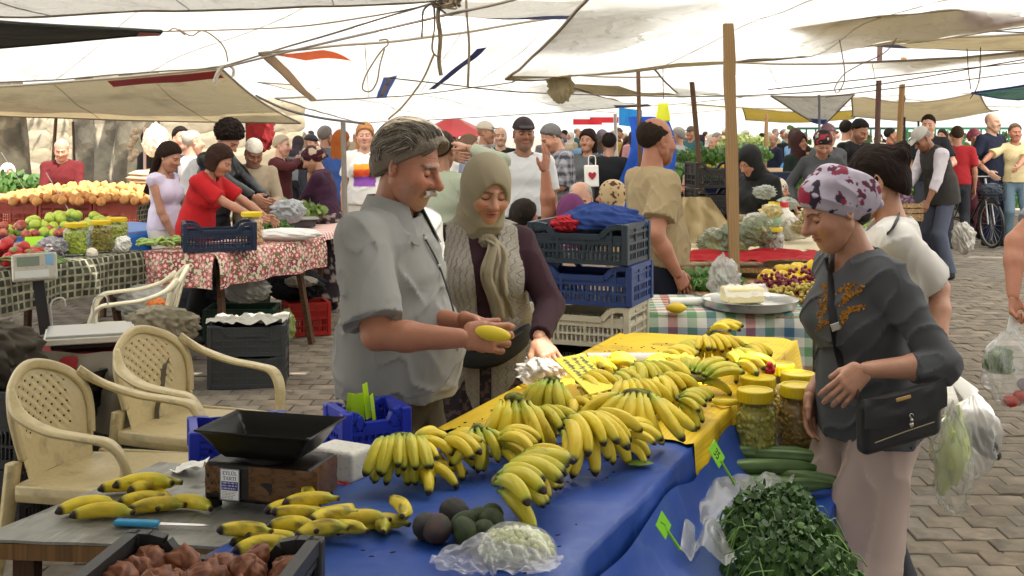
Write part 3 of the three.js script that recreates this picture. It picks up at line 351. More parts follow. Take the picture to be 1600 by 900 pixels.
function headGeo(lod, s = {}) {
  const key = lod + JSON.stringify(s); if (headCache[key]) return headCache[key];
  const w = s.wide ?? 1, nz = s.nose ?? 1, jw = s.jaw ?? 1, fem = s.fem ? 1 : 0, hv = s.heavy ?? 0, fs = [];
  fs.push(cran(0), ell(V(0, -.03, .028), null, .060 * w, .086, .064), cone(V(0, -.092, .066), V(0, -.10, .058), .021 * jw, .024 * jw));
  for (const e of [-1, 1]) { fs.push(cone(V(e * .05 * w, -.05, .005), V(e * .018, -.095, .052), .026 * jw, .022 * jw), ell(V(e * .037 * w, -.028, .062), null, .029 + hv * .005, .03, .027)); if (hv) fs.push(ell(V(e * .04, -.075, .04), null, .03 * hv, .032 * hv, .03 * hv)); }
  const base = uni(fs, .032), brow = lod < 2 ? uni([cone(V(-.042, .019, .076), V(0, .021, .087), .009, .0095 - fem * .002), cone(V(.042, .019, .076), V(0, .021, .087), .009, .0095 - fem * .002)], .01) : null;
  const nose = uni([cone(V(0, .016, .087), V(0, -.026, .104 + .012 * nz), .0075, .0115 * (1 + .25 * (nz - 1))), cone(V(-.011 * nz, -.032, .098), V(.011 * nz, -.032, .098), .0088, .0088), cone(V(0, -.03, .1), V(0, -.031, .106 + .01 * nz), .011, .0095)], .012);
  const lips = lod < 2 ? uni([ell(V(0, -.0575, .09), null, .024, .0058, .011), ell(V(0, -.0675, .0885), null, .021, .0066, .011)], .003) : null, mouth = lod < 2 ? ell(V(0, -.0625, .099), null, .024, .0016, .008) : null;
  const lid = [], sock = [], ear = [];
  for (const e of [-1, 1]) {
    sock.push(ell(V(e * .031, .001, .098), null, .02, .0145, .02)); lid.push(ell(V(e * .031, .0015, .0765), null, .0165, .0125, .0125));
    ear.push(smaxF(ell(V(e * .078 * (.5 + .5 * w), -.004, -.012), Q(-.18, e * .5, 0), .0085, .033, .019), ell(V(e * .086, .0, -.006), Q(-.18, e * .5, 0), .007, .019, .01), .005));
  }
  const lidU = hard(lid), sockU = hard(sock), earU = hard(ear);
  const f = (x, y, z) => {
    let d = base(x, y, z); if (z > .03) { if (brow) d = smin(d, brow(x, y, z), .012); d = smax(d, -sockU(x, y, z), .016); d = smin(d, nose(x, y, z), .013); if (lod < 2) { d = smin(d, lidU(x, y, z), .003); d = smin(d, lips(x, y, z), .004); d = smax(d, -mouth(x, y, z), .003); if (s.lines) { d += .0011 * (Math.abs(Math.sin(y * 420 + 8 * Math.abs(x))) > .9 && y > .045 ? 1 : 0); const fold = Math.abs(Math.abs(x) - (.022 + (-.025 - y) * .42)); if (y < -.025 && y > -.075) d += .0022 * Math.max(0, 1 - fold / .0035); } } }
    d = smin(d, earU(x, y, z), .006); if (s.lines && lod === 0) d += .0009 * fbm(x * 90, y * 90, z * 90, 2); return d;
  };
  const skin = SK[s.skin || 'tan'], lipc = mixc(skin, lin(0x9a4a44), s.fem ? .6 : .35), red = mixc(skin, lin(0xb0523a), .55), browc = lin(s.brow || 0x2c211b);
  const colr = (x, y, z) => {
    let c = skin; const n = noise(x * 60, y * 60, z * 60), m = noise(x * 18, y * 18, z * 18); c = mul(c, 1 + .08 * n + .07 * m);
    if (z > .03) {
      c = mixc(c, red, (s.ruddy ?? .35) * Math.exp(-((Math.abs(x) - .04) ** 2 + (y + .03) ** 2) / .0009)); c = mixc(c, red, (s.ruddy ?? .35) * Math.exp(-(x * x + (y + .03) ** 2) / .0003));
      if (lod < 2 && Math.abs(x) < .023 * (1 - ((y + .0625) / .016) ** 2) && Math.abs(y + .0625) < .0115) c = lipc;
      const by = .0235 - Math.abs(Math.abs(x) - .032) * .16; if (Math.abs(x) > .009 && Math.abs(x) < .052 && Math.abs(y - by) < (s.fem ? .0032 : .0052) && z > .05) c = mixc(c, browc, .85);
      if (lod < 2 && s.eyes !== 'open') { const ly = -.0065 + .16 * (Math.abs(Math.abs(x) - .031)) ; if (Math.abs(Math.abs(x) - .031) < .015 && Math.abs(y - ly) < .0021) c = lin(0x1d1512); }
      if (lod === 2 && Math.abs(Math.abs(x) - .031) < .014 && Math.abs(y - .001) < .0075) c = mixc(c, lin(0x1d1512), .7);
      if (s.stubble && y < -.035 && !(Math.abs(x) < .02 && y > -.075)) c = mixc(c, lin(s.stubble), .3 + .2 * n);
    }
    return c;
  };
  const g = nets(f, V(-.105, -.15, -.13), V(.105, .14, .15), HEAD[lod], colr, 1.8);
  return headCache[key] = { geo: g, f };
}
const smaxF = (a, b, k) => (x, y, z) => smax(a(x, y, z), -b(x, y, z), k);
const hairCache = {};
function hairGeo(kind, lod, colorFn) {
  const key = kind + lod; if (!colorFn && hairCache[key]) return hairCache[key];
  const n = V(0, .75, -.66).normalize(), pl = (x, y, z, c) => c - (n.y * y + n.z * z), fl = (x, y, z) => lod === 2 ? .003 * noise(x * 60, y * 25, z * 40) : .0022 * noise(x * 230, y * 40, z * 60) + .003 * noise(x * 70, y * 30, z * 30);
  let f, lo = V(-.13, -.12, -.15), hi = V(.13, .16, .13), cell = HEAD[lod] * 1.1;
  const c12 = cran(.011), c20 = cran(.02);
  const c0 = cran(0), grow = (th, cut) => (x, y, z) => { const n2 = .006 * noise(x * 45, y * 45, z * 45) + .004 * noise(x * 130, y * 130, z * 130), q = cut(x, y, z) + n2; return q > .012 ? Math.max(c0(x, y, z) + .012, q) : c0(x, y, z) + .005 - (th + .005) * smooth(.004, -.03, q) + fl(x, y, z); };
  if (kind === 'short') f = grow(.014, (x, y, z) => Math.max(pl(x, y, z, .006), -.07 - y));
  else if (kind === 'swept') { const t = ell(V(0, .075, .035), Q(-.25, 0, 0), .064, .05, .075), bk = ell(V(0, -.01, -.075), null, .068, .075, .045); f = (x, y, z) => smax(uni([cran(.014), t, bk], .03)(x, y, z) + fl(x, y, z), Math.max(pl(x, y, z, Math.abs(x) > .05 ? .006 : -.004 + .02 * smooth(.05, .02, Math.abs(x))), -.075 - y), .008); }
  else if (kind === 'thin') f = grow(.008, (x, y, z) => Math.max(pl(x, y, z, .016), -.068 - y, y - .105 + z * .3));
  else if (kind === 'bald') f = grow(.008, (x, y, z) => Math.max(pl(x, y, z, .008), -.072 - y, y - .075 + z * .45));
  else if (kind === 'long') { const b = ecap(V(0, .0, -.075), V(0, -.36, -.085), Q(0), .098, .045, .085, .03); lo.y = -.42; lo.z = -.17; f = (x, y, z) => smin(smax(c20(x, y, z) + fl(x, y, z), pl(x, y, z, -.004), .012), b(x, y, z) + fl(x, y, z) * 2, .03); }
  else if (kind === 'bob') { const s = hard([ecap(V(.078, .03, -.02), V(.083, -.085, -.012), Q(0), .018, .055, .016, .05), ecap(V(-.078, .03, -.02), V(-.083, -.085, -.012), Q(0), .018, .055, .016, .05)]), b = ell(V(0, -.02, -.075), null, .085, .09, .05); f = (x, y, z) => Math.max(smin(smin(smax(c20(x, y, z) + fl(x, y, z), pl(x, y, z, -.002), .012), s(x, y, z) + fl(x, y, z), .02), b(x, y, z) + fl(x, y, z), .03), -.1 - y); }
  else if (kind === 'bun') { const b = ell(V(0, .075, -.11), null, .048, .042, .04), b2 = ell(V(0, -.02, -.07), null, .07, .07, .05); lo.z = -.18; f = (x, y, z) => smin(smax(uni([c12, b2], .03)(x, y, z) + fl(x, y, z), Math.max(pl(x, y, z, .0), -.085 - y), .01), b(x, y, z) + 2 * fl(x, y, z), .015); }
  else if (kind === 'curly') { const b = ell(V(0, .05, -.03), null, .125, .115, .125); lo.set(-.16, -.12, -.19); hi.set(.16, .2, .13); f = (x, y, z) => smax(b(x, y, z) + .012 * noise(x * 55, y * 55, z * 55) + .008 * noise(x * 110, y * 110, z * 110), pl(x, y, z, -.012), .02); }
  else if (kind === 'hijab' || kind === 'hijabLoose') {
    const d1 = ecap(V(0, -.02, -.005), V(0, -.1, .008), Q(0), .086, .1, .08, .085), d2 = ecap(V(0, -.12, -.02), V(0, -.2, -.02), Q(0), .085, .08, .15, .105), b = cran(.017), op = ell(V(0, -.024, .118), Q(-.08, 0, 0), .057, .084, .075);
    lo.set(-.2, -.3, -.19); hi.set(.2, .17, .16); const body = uni([b, d1, d2], .05);
    f = (x, y, z) => smax(body(x, y, z) + (lod === 2 ? 0 : .008 * (Math.abs(noise(x * 20 + y * 9, y * 8, z * 18)) - .3) * smooth(.13, .02, y) + .011 * (Math.abs(noise(x * 9, y * 24 + z * 14, z * 9)) - .3) * smooth(-.0, -.08, y)), -op(x, y, z), .012);
  } else if (kind === 'bandana') {
    const n2 = V(0, .78, -.63).normalize(), b = cran(.015), b2 = ell(V(0, .012, -.09), Q(.5, 0, 0), .084, .08, .075), kn = ell(V(.0, -.05, -.15), Q(.4, 0, 0), .028, .022, .02), tl = ecap(V(.012, -.055, -.14), V(.02, -.1, -.14), Q(0), .022, .01, .03, .008);
    lo.set(-.14, -.2, -.24); f = (x, y, z) => smin(smax(uni([b, b2], .03)(x, y, z) + .018 * (Math.abs(noise(x * 10, y * 17 - z * 13 + 4, z * 8)) - .3), -.02 - (n2.y * y + n2.z * z), .006), kn(x, y, z), .012);
  } else if (kind === 'cap') { const b = cran(.014), br = ell(V(0, .052, .118), Q(.22, 0, 0), .066, .007, .062); hi.z = .2; f = (x, y, z) => smin(smax(b(x, y, z), .038 - y - .12 * z, .004), br(x, y, z), .012); }
  else if (kind === 'skullcap') { const b = cran(.012); f = (x, y, z) => smax(b(x, y, z) + .003 * noise(x * 40, y * 40, z * 40), .045 - y + .3 * z * 0, .006); }
  const g = nets(f, lo, hi, cell, colorFn, 1.9); if (!colorFn) hairCache[key] = g; return g;
}
function handField(s, c) { // s: +1 left, -1 right; c: {curl, thumb, spread}
  const th = -s, fs = [ecap(V(0, .012, 0), V(th * .001, .074, 0), Q(0), .030, .017, .039, .0125), cone(V(th * .026, .02, .008), V(th * .03, .05, .008), .017, .013)], cu = Array.isArray(c.curl) ? c.curl : [0, 1, 2, 3].map(i => (c.curl ?? .35) * (1 + .12 * i));
  const X = [.029, .0098, -.0098, -.028], Y = [.084, .088, .085, .077], L = [.074, .082, .076, .06];
  const fing = [];
  for (let i = 0; i < 4; i++) { let p = V(th * X[i], Y[i] - .012, 0), a = cu[i] * .55; const sp = (c.spread ?? .06) * (1.5 - i) * th; for (let j = 0; j < 3; j++) { const l = L[i] * [.46, .3, .24][j] + (j ? 0 : .012), q = p.clone().add(V(Math.sin(sp) * Math.cos(a) * l, Math.cos(a) * Math.cos(sp) * l, Math.sin(a) * l)); fing.push(cone(p, q, [.0098, .0089, .0081][j] * (i === 3 ? .88 : 1), [.0089, .0081, .007][j] * (i === 3 ? .88 : 1))); p = q; a += cu[i] * [1.15, .8, 0][j]; } }
  const to = c.thumb ?? .6; let t0 = V(th * .028, .018, .008), t1 = t0.clone().add(V(th * Math.sin(to) * .044, Math.cos(to) * .04, .014)), t2 = t1.clone().add(V(th * Math.sin(to * .45) * .033, Math.cos(to * .45) * .031, .006 + .02 * (c.curl > .6 ? 1 : 0)));
  const thumb = uni([cone(t0, t1, .014, .0108), cone(t1, t2, .0108, .0085)], .006), palm = uni(fs, .015), fU = fing;
  return (x, y, z) => { let d = 1e9; for (let i = 0; i < fU.length; i += 3) { const e = smin(smin(fU[i](x, y, z), fU[i + 1](x, y, z), .003), fU[i + 2](x, y, z), .003); if (e < d) d = e; } return smin(smin(palm(x, y, z), d, .006), thumb(x, y, z), .008); };
}
function person(o) {
  const k = o.h / 1.7, lod = o.lod ?? 2, P = o.pose || {}, g = o.girth ?? 1, fem = o.fem ? 1 : 0, cl = o.cell || CLOTH[lod];
  const root = thing('person', o.label, 'person', o.at, o.yaw || 0, o.group); root.updateMatrixWorld();
  const inv = root.matrixWorld.clone().invert(), loc = v => v.isVector3 ? v.clone().applyMatrix4(inv) : V(v[0] * k, v[1] * k, v[2] * k), ldir = v => v.isVector3 ? v.clone().transformDirection(inv) : V(...v);
  const lean = P.lean || 0, tw = P.twist || 0, sd = P.side || 0, q0 = Q(lean * .35 + (P.tilt || 0), 0, 0), q1 = Q(lean * .75, tw * .5, sd * .5), q2 = Q(lean + (P.bend || 0), tw, sd);
  const hip = V(0, (P.hipY ?? .93) * k, P.hipZ || 0), waist = off(hip, q0, 0, .13 * k, 0), chest = off(waist, q1, 0, .2 * k, 0), neck = off(chest, q2, 0, .165 * k, -.012 * k), qh = q2.clone().multiply(Q(P.hp || 0, P.hy || 0, P.hr || 0));
  const nk = off(neck, q2.clone().slerp(qh, .5), 0, .07 * k, .012 * k), headC = off(nk, qh, 0, .085 * k, .012 * k);
  const sw = (o.shoulder ?? (fem ? .9 : 1.02)), S = {}, E = {}, W = {}, HP = {}, KN = {}, AN = {}, ft = {};
  for (const [s, n] of [[1, 'l'], [-1, 'r']]) {
    S[n] = off(chest, q2, s * .172 * k * sw, .105 * k + (P[n + 'sh'] || 0), -.012 * k + (P[n + 'shz'] || 0));
    const t = P[n + 'h'] ? loc(P[n + 'h']) : off(S[n], q0, s * .055 * k, -.525 * k, .05 * k); [E[n], W[n]] = ik(S[n], t, .285 * k, .25 * k, P[n + 'p'] ? ldir(P[n + 'p']) : off(V(0, 0, 0), q2, s * .6, -.25, -.75));
    HP[n] = off(hip, q0, s * .088 * k, -.03 * k, 0); const f = P[n + 'f'] ? loc(P[n + 'f']) : V(s * .1 * k, 0, (P.stride || 0) * s); ft[n] = f; [KN[n], AN[n]] = ik(HP[n], f.clone().add(V(0, .085 * k, -.02)), .43 * k, .425 * k, P[n + 'k'] ? ldir(P[n + 'k']) : V(s * .12, 0, 1));
  }
  const ar = (o.arm ?? 1) * (fem ? .92 : 1) * k, lg = (o.leg ?? 1) * k, gk = g * k, bel = (o.belly || 0) * k, bust = (o.bust ?? (fem ? 1 : 0)) * k;
  const secs = e => { const a = [[off(hip, q0, 0, -.05 * k, -.005), q0, (.145 + fem * .012) * gk, .108 * gk], [off(hip, q0, 0, .04 * k, -.005), q0, (.150 + (fem ? .012 : 0)) * gk, .11 * gk], [waist, q1, .134 * gk, .098 * gk], [off(chest, q1, 0, -.02 * k, .005), q2, .146 * gk, .106 * gk], [off(chest, q2, 0, .07 * k, -.005), q2, .143 * k * (.5 + .5 * g) * sw, .086 * k], [off(chest, q2, 0, .125 * k, -.015), q2, .09 * k, .056 * k]]; const r = []; for (let i = 0; i < 5; i++) r.push(ecap(a[i][0], a[i + 1][0], a[i][1].clone().slerp(a[i + 1][1], .5), a[i][2] + e, a[i][3] + e, a[i + 1][2] + e, a[i + 1][3] + e)); if (bel) r.push(ell(off(waist, q1, 0, -.02 * k, .055 * k + bel * .3), q1, .125 * gk + e, .15 * k + e, .06 * k + bel + e)); if (bust) for (const s of [-1, 1]) r.push(ell(off(chest, q2, s * .068 * k, -.015 * k, .088 * k * g), q2, .062 * bust + e, .066 * bust + e, .05 * bust + e)); for (const n of 'lr') r.push(cone(off(chest, q2, 0, .11 * k, -.015), S[n], .058 * k + e * .7, .052 * ar + e)); return r; };
  const lo = V(1e9, 1e9, 1e9), hi = V(-1e9, -1e9, -1e9); for (const p of [hip, waist, chest, neck, ...'lr'.split('').flatMap(n => [S[n], E[n], W[n], KN[n], AN[n]])]) { lo.min(p); hi.max(p); }
  const boxed = (pts, m) => { const a = V(1e9, 1e9, 1e9), b = V(-1e9, -1e9, -1e9); for (const p of pts) { a.min(p); b.max(p); } return [a.subScalar(m), b.addScalar(m)]; };
  const skin = SK[o.skin || 'tan'], arms = {}, skinC = (x, y, z) => mul(skin, 1 + .09 * noise(x * 25, y * 25, z * 25) + .07 * noise(x * 90, y * 90, z * 90));
  for (const n of 'lr') arms[n] = uni([cone(S[n], E[n], .05 * ar, .0385 * ar), cone(E[n], E[n].clone().lerp(W[n], .35), .038 * ar, .0395 * ar), cone(E[n].clone().lerp(W[n], .35), W[n], .0395 * ar, .0255 * ar)], .02);
  // the body: trunk, arms, legs and neck as one field, then head and hands from finer grids
  const neckF = cone(off(chest, q2, 0, .12 * k, -.02 * k), off(headC, qh, 0, -.045 * k, -.018 * k), (fem ? .053 : .062) * k * (.7 + .3 * g), (fem ? .047 : .054) * k * (.7 + .3 * g));
  const bodyF = smooth2(uni([...secs(o.top ? -.03 : -.012), neckF], .05), [arms.l, arms.r, ...'lr'.split('').map(n => uni([cone(HP[n], KN[n], .06 * lg, .042 * lg), cone(KN[n], KN[n].clone().lerp(AN[n], .35), .042 * lg, .044 * lg), cone(KN[n].clone().lerp(AN[n], .35), AN[n], .044 * lg, .032 * lg)], .02))], .03);
  const bb = boxed([hip, chest, neck, headC, ...'lr'.split('').flatMap(n => [S[n], E[n], W[n], HP[n], KN[n], AN[n]])], .16 * k + bel), skinMat = SKIN;
  const geos = [nets(bodyF, bb[0], bb[1], Math.max(cl, .013), skinC)];
  const hg = headGeo(lod, { ...(o.face || {}), skin: o.skin || 'tan', fem: !!fem }), hm = new THREE.Matrix4().compose(headC, qh, V(k, k, k).multiplyScalar(o.headScale || 1));
  geos.push(hg.geo.clone().applyMatrix4(hm));
  for (const [s, n] of [[1, 'l'], [-1, 'r']]) {
    if (o.noHand === n) continue;
    const c = P[n + 'hand'] || {}, yd = c.dir ? ldir(c.dir).normalize() : W[n].clone().sub(E[n]).normalize(), z0 = c.palm ? ldir(c.palm) : off(V(0, 0, 0), q2, -s, 0, -.1), zd = z0.addScaledVector(yd, -z0.dot(yd)).normalize(), xd = yd.clone().cross(zd), m = new THREE.Matrix4().makeBasis(xd, yd, zd).setPosition(W[n]).scale(V(k, k, k).multiplyScalar((fem ? .93 : 1.02) * (o.hand || 1)));
    const key = 'hand' + s + lod + JSON.stringify([c.curl, c.thumb, c.spread]) + (o.skin || 'tan'); headCache[key] ??= nets(handField(s, c), V(-.09, -.02, -.06), V(.09, .19, .13), HANDC[lod], skinC, 1.7); geos.push(headCache[key].clone().applyMatrix4(m));
    root.userData['palm_' + n] = undefined; (root.hands ??= {})[n] = m;
  }
  const bodyMesh = part(root, 'body', merge(geos), skinMat);
  if (lod < 2 && o.face?.eyes === 'open') for (const s of [-1, 1]) { const e = part(root, 'eye', paint(sph(.0118, [0, 0, 0], [1, 1, 1], 18, 14), (x, y, z) => { const r = Math.hypot(x, y); return z > 0 && r < .0025 ? [.01, .01, .01] : z > 0 && r < .0055 ? [.06, .03, .015] : [.7, .66, .62]; }), EYEM); e.geometry.applyMatrix4(hm.clone().multiply(M4([s * .031, .002, .0795], [o.face.look || 0, 0, 0]))); }
  // clothes
  const fs = (o.h * 1000 | 0) % 97, fold = (amp, sx = 1) => (x, y, z) => { const a = 1 - Math.min(1, Math.abs(noise(x * 7 * sx + y * 5 + fs, y * 6 - x * 4, z * 7 + 7)) * 2.4), b = 1 - Math.min(1, Math.abs(noise(x * 12 - y * 9, y * 8 + z * 5 + fs, z * 12)) * 2.2), m = .5 + .5 * noise(x * 3 + 5, y * 3 + fs, z * 3); return amp * (.22 - a * a * a * .7 * m - b * b * b * .55 * (1 - m * .5)); };
  const t = o.top;
  if (t) {
    const e = (t.ease ?? .014) * k, hemP = off(hip, q0, 0, (t.hem ?? -.04) * k, 0), up = V(0, 1, 0).applyQuaternion(q0), ss = secs(e), fl = fold((t.folds ?? [.012, .013, .013][lod])), sl = t.sleeve ?? .62;
    if ((t.hem ?? -.04) < .06) ss.push(ecap(waist, off(hemP, q0, 0, -.1 * k, bel * .35), q0, (.146 * g) * k + e + bel * .12, .106 * gk + e + bel * .55, (.17 + fem * .022 + (t.flare || 0)) * gk + e, (.126 + (t.flare || 0)) * gk + e + bel * .5));
    let tor = uni(ss, .05); const hc = up.dot(hemP), op = cone(off(neck, q2, 0, -.015 * k, .015 * k), off(neck, q2, 0, .25 * k, .1 * k), (t.neck ?? .06) * k, (t.neck ?? .06) * k * 1.9), vn = t.vneck ? cone(off(chest, q2, 0, .02 * k, .16 * k), off(neck, q2, 0, .05 * k, .06 * k), .005, .07 * k) : null;
    const sv = []; if (sl > 0) for (const n of 'lr') { if (sl <= 1) { const q = S[n].clone().lerp(E[n], sl), dn = E[n].clone().sub(S[n]).normalize(); sv.push(cutBy(cone(S[n], E[n], .054 * ar + e, .046 * ar + e * 1.5 + (t.sleeveFlare ?? .008)), q, dn)); } else { const q = E[n].clone().lerp(W[n], sl - 1), dn = W[n].clone().sub(E[n]).normalize(); sv.push(uni([cone(S[n], E[n], .053 * ar + e, .041 * ar + e * 1.1), cutBy(cone(E[n], W[n], .041 * ar + e * 1.1, .028 * ar + e), q, dn)], .012)); } }
    const F = (x, y, z) => { let d = tor(x, y, z); d = Math.max(d, hc - (up.x * x + up.y * y + up.z * z)); d = smax(d, -op(x, y, z), .008); if (vn) d = smax(d, -vn(x, y, z), .006); for (const v of sv) d = smin(d, v(x, y, z), .018); return d + fl(x, y, z); };
    const bx = boxed([hemP, hip, chest, neck, S.l, S.r, ...(sl > 0 ? [E.l, E.r] : []), ...(sl > 1 ? [W.l, W.r] : [])], .2 * gk + bel + e);
    const m = part(root, t.name || 'shirt', nets(F, bx[0], bx[1], cl, t.colorFn && ((x, y, z, a, b, c) => t.colorFn(x / k, y / k, z / k, { S, E, W, hip, chest, neck, q2, a, b, c }))), t.mat || (t.colorFn ? vcloth() : cloth(t.color))); root.topF = F;
    if (t.vest) { const v = t.vest, ev = e + .012, s2 = uni([...secs(ev), ecap(waist, off(hip, q0, 0, (v.hem ?? -.1) * k - .1, bel * .35), q0, .155 * gk + ev, .118 * gk + ev + bel * .5, (.172 + fem * .02) * gk + ev, (.13) * gk + ev + bel * .5)], .05), hp = off(hip, q0, 0, (v.hem ?? -.1) * k, 0), h2 = up.dot(hp), cuts = 'lr'.split('').map(n => [cone(S[n], E[n], .068 * ar + e, .06 * ar + e)]), fl2 = fold(.008), opn = v.open, X2 = V(1, 0, 0).applyQuaternion(q1), Z2 = V(0, 0, 1).applyQuaternion(q1);
      const F2 = (x, y, z) => { let d = s2(x, y, z) + fl2(x, y, z); d = Math.max(d, h2 - (up.x * x + up.y * y + up.z * z)); d = smax(d, -op(x, y, z) , .008); for (const c of cuts) d = smax(d, -c[0](x, y, z), .006); if (opn) { const px = (x - waist.x) * X2.x + (y - waist.y) * X2.y + (z - waist.z) * X2.z, pz = (x - waist.x) * Z2.x + (y - waist.y) * Z2.y + (z - waist.z) * Z2.z; if (pz > 0) d = Math.max(d, opn + (y > waist.y ? (y - waist.y) * .1 : 0) - Math.abs(px)); } return d; };
      part(root, v.name || 'vest', nets(F2, bx[0].clone().subScalar(.04), bx[1].clone().addScalar(.04), cl, v.colorFn), v.mat || cloth(v.color)); }
  }
  const b = o.bottom;
  if (b) {
    const e = (b.ease ?? .014) * k, w = b.wide ?? 0, top = off(hip, q0, 0, (b.rise ?? .1) * k, 0), up = V(0, 1, 0).applyQuaternion(q0), tc = up.dot(top), fl = fold(b.folds ?? [.014, .014, .013][lod], 1.3), ss = secs(Math.min(e, .006)).slice(0, 2);
    let F; if (b.kind === 'skirt') { const hm2 = V((AN.l.x + AN.r.x) / 2, (b.hem ?? .12) * k, (AN.l.z + AN.r.z) / 2), sk = uni([...ss, ecap(hip, hm2.clone().add(V(0, -.15, 0)), Q(0), .165 * gk + e, .13 * gk + e, (b.flare ?? .21) * k, (b.flare ?? .21) * .85 * k), ...'lr'.split('').flatMap(n => [cone(HP[n], KN[n], .1 * lg, .08 * lg), cone(KN[n], AN[n], .08 * lg, .07 * lg)])], .06); F = (x, y, z) => Math.max(sk(x, y, z) + fl(x, y * .35, z), hm2.y - y, up.x * x + up.y * y + up.z * z - tc); }
    else { const hm3 = b.hem ?? .08, ls = 'lr'.split('').map(n => { const mid = KN[n].clone().lerp(AN[n], .9); return uni([cone(HP[n], KN[n], .084 * lg + e * .3, (.06 + w * .5) * lg + e), cone(KN[n], AN[n], (.06 + w * .5) * lg + e, (.044 + w) * lg + e)], .02); }), ht = uni(ss, .05); F = (x, y, z) => { let d = ht(x, y, z); d = smin(d, smin(ls[0](x, y, z), ls[1](x, y, z), .012), .05) + fl(x, y * .4, z); return Math.max(d, up.x * x + up.y * y + up.z * z - tc, hm3 * k * .8 - y + (P.sit ? -1 : 0)); }; }
    const bx = boxed([top, hip, KN.l, KN.r, AN.l, AN.r, ft.l, ft.r], (.17 + (b.flare || w) * .7) * gk); part(root, b.name || (b.kind === 'skirt' ? 'skirt' : 'trousers'), nets(F, bx[0], bx[1], cl * 1.15, b.colorFn), b.mat || (b.colorFn ? vcloth() : cloth(b.color)));
  }
  if (!o.noShoes) for (const n of 'lr') { const s = n === 'l' ? 1 : -1, a = AN[n], dir = P[n + 'toe'] ? ldir(P[n + 'toe']).normalize() : V(s * .18, 0, 1).normalize(), y0 = a.y - .085 * k, f = cutBy(uni([cone(V(a.x - dir.x * .03, y0 + .042, a.z - dir.z * .03), V(a.x + dir.x * .1, y0 + .036, a.z + dir.z * .1), .042 * k, .04 * k), cone(V(a.x + dir.x * .1, y0 + .034, a.z + dir.z * .1), V(a.x + dir.x * .165, y0 + .028, a.z + dir.z * .165), .042 * k, .033 * k), cone(a, V(a.x, y0 + .05, a.z), .04 * k, .044 * k)], .03), V(0, y0 + .003, 0), V(0, -1, 0)); part(root, 'shoe', nets(f, V(a.x - .26, y0 - .02, a.z - .26), V(a.x + .26, a.y + .06, a.z + .26), [.01, .014, .02][lod]), mat(o.shoes ?? 0x1c1a19, { roughness: .6 })); }
  for (const w of [].concat(o.hair || [])) { const gg = hairGeo(w.kind, w.lod ?? lod, w.colorFn).clone().applyMatrix4(hm); part(root, w.name || ({ hijab: 'headscarf', bandana: 'headscarf', cap: 'cap', skullcap: 'cap' }[w.kind] || 'hair'), gg, w.mat || (w.colorFn ? vcloth() : ['hijab', 'bandana', 'cap', 'skullcap'].includes(w.kind) ? cloth(w.color) : mat(w.color, { roughness: .8, specularIntensity: .3, bumpMap: T.grain, bumpScale: .002 }))); }
  root.headM = hm; root.J = { S, E, W, hip, waist, chest, neck, headC, q0, q1, q2, qh, k, KN, AN };
  return root;
}
const smooth2 = (a, bs, k) => (x, y, z) => { let d = a(x, y, z); for (const b of bs) d = smin(d, b(x, y, z), k); return d; };
const SKIN = mat(0xffffff, { vertexColors: true, roughness: .46, bumpMap: T.skin, bumpScale: .0011 }), EYEM = mat(0xffffff, { vertexColors: true, roughness: .15 });
// world point of a head-local or joint-local place, for things worn
const worldOf = (p, q) => q.clone().applyMatrix4(new THREE.Matrix4().compose(p.position, p.quaternion, V(1, 1, 1)));

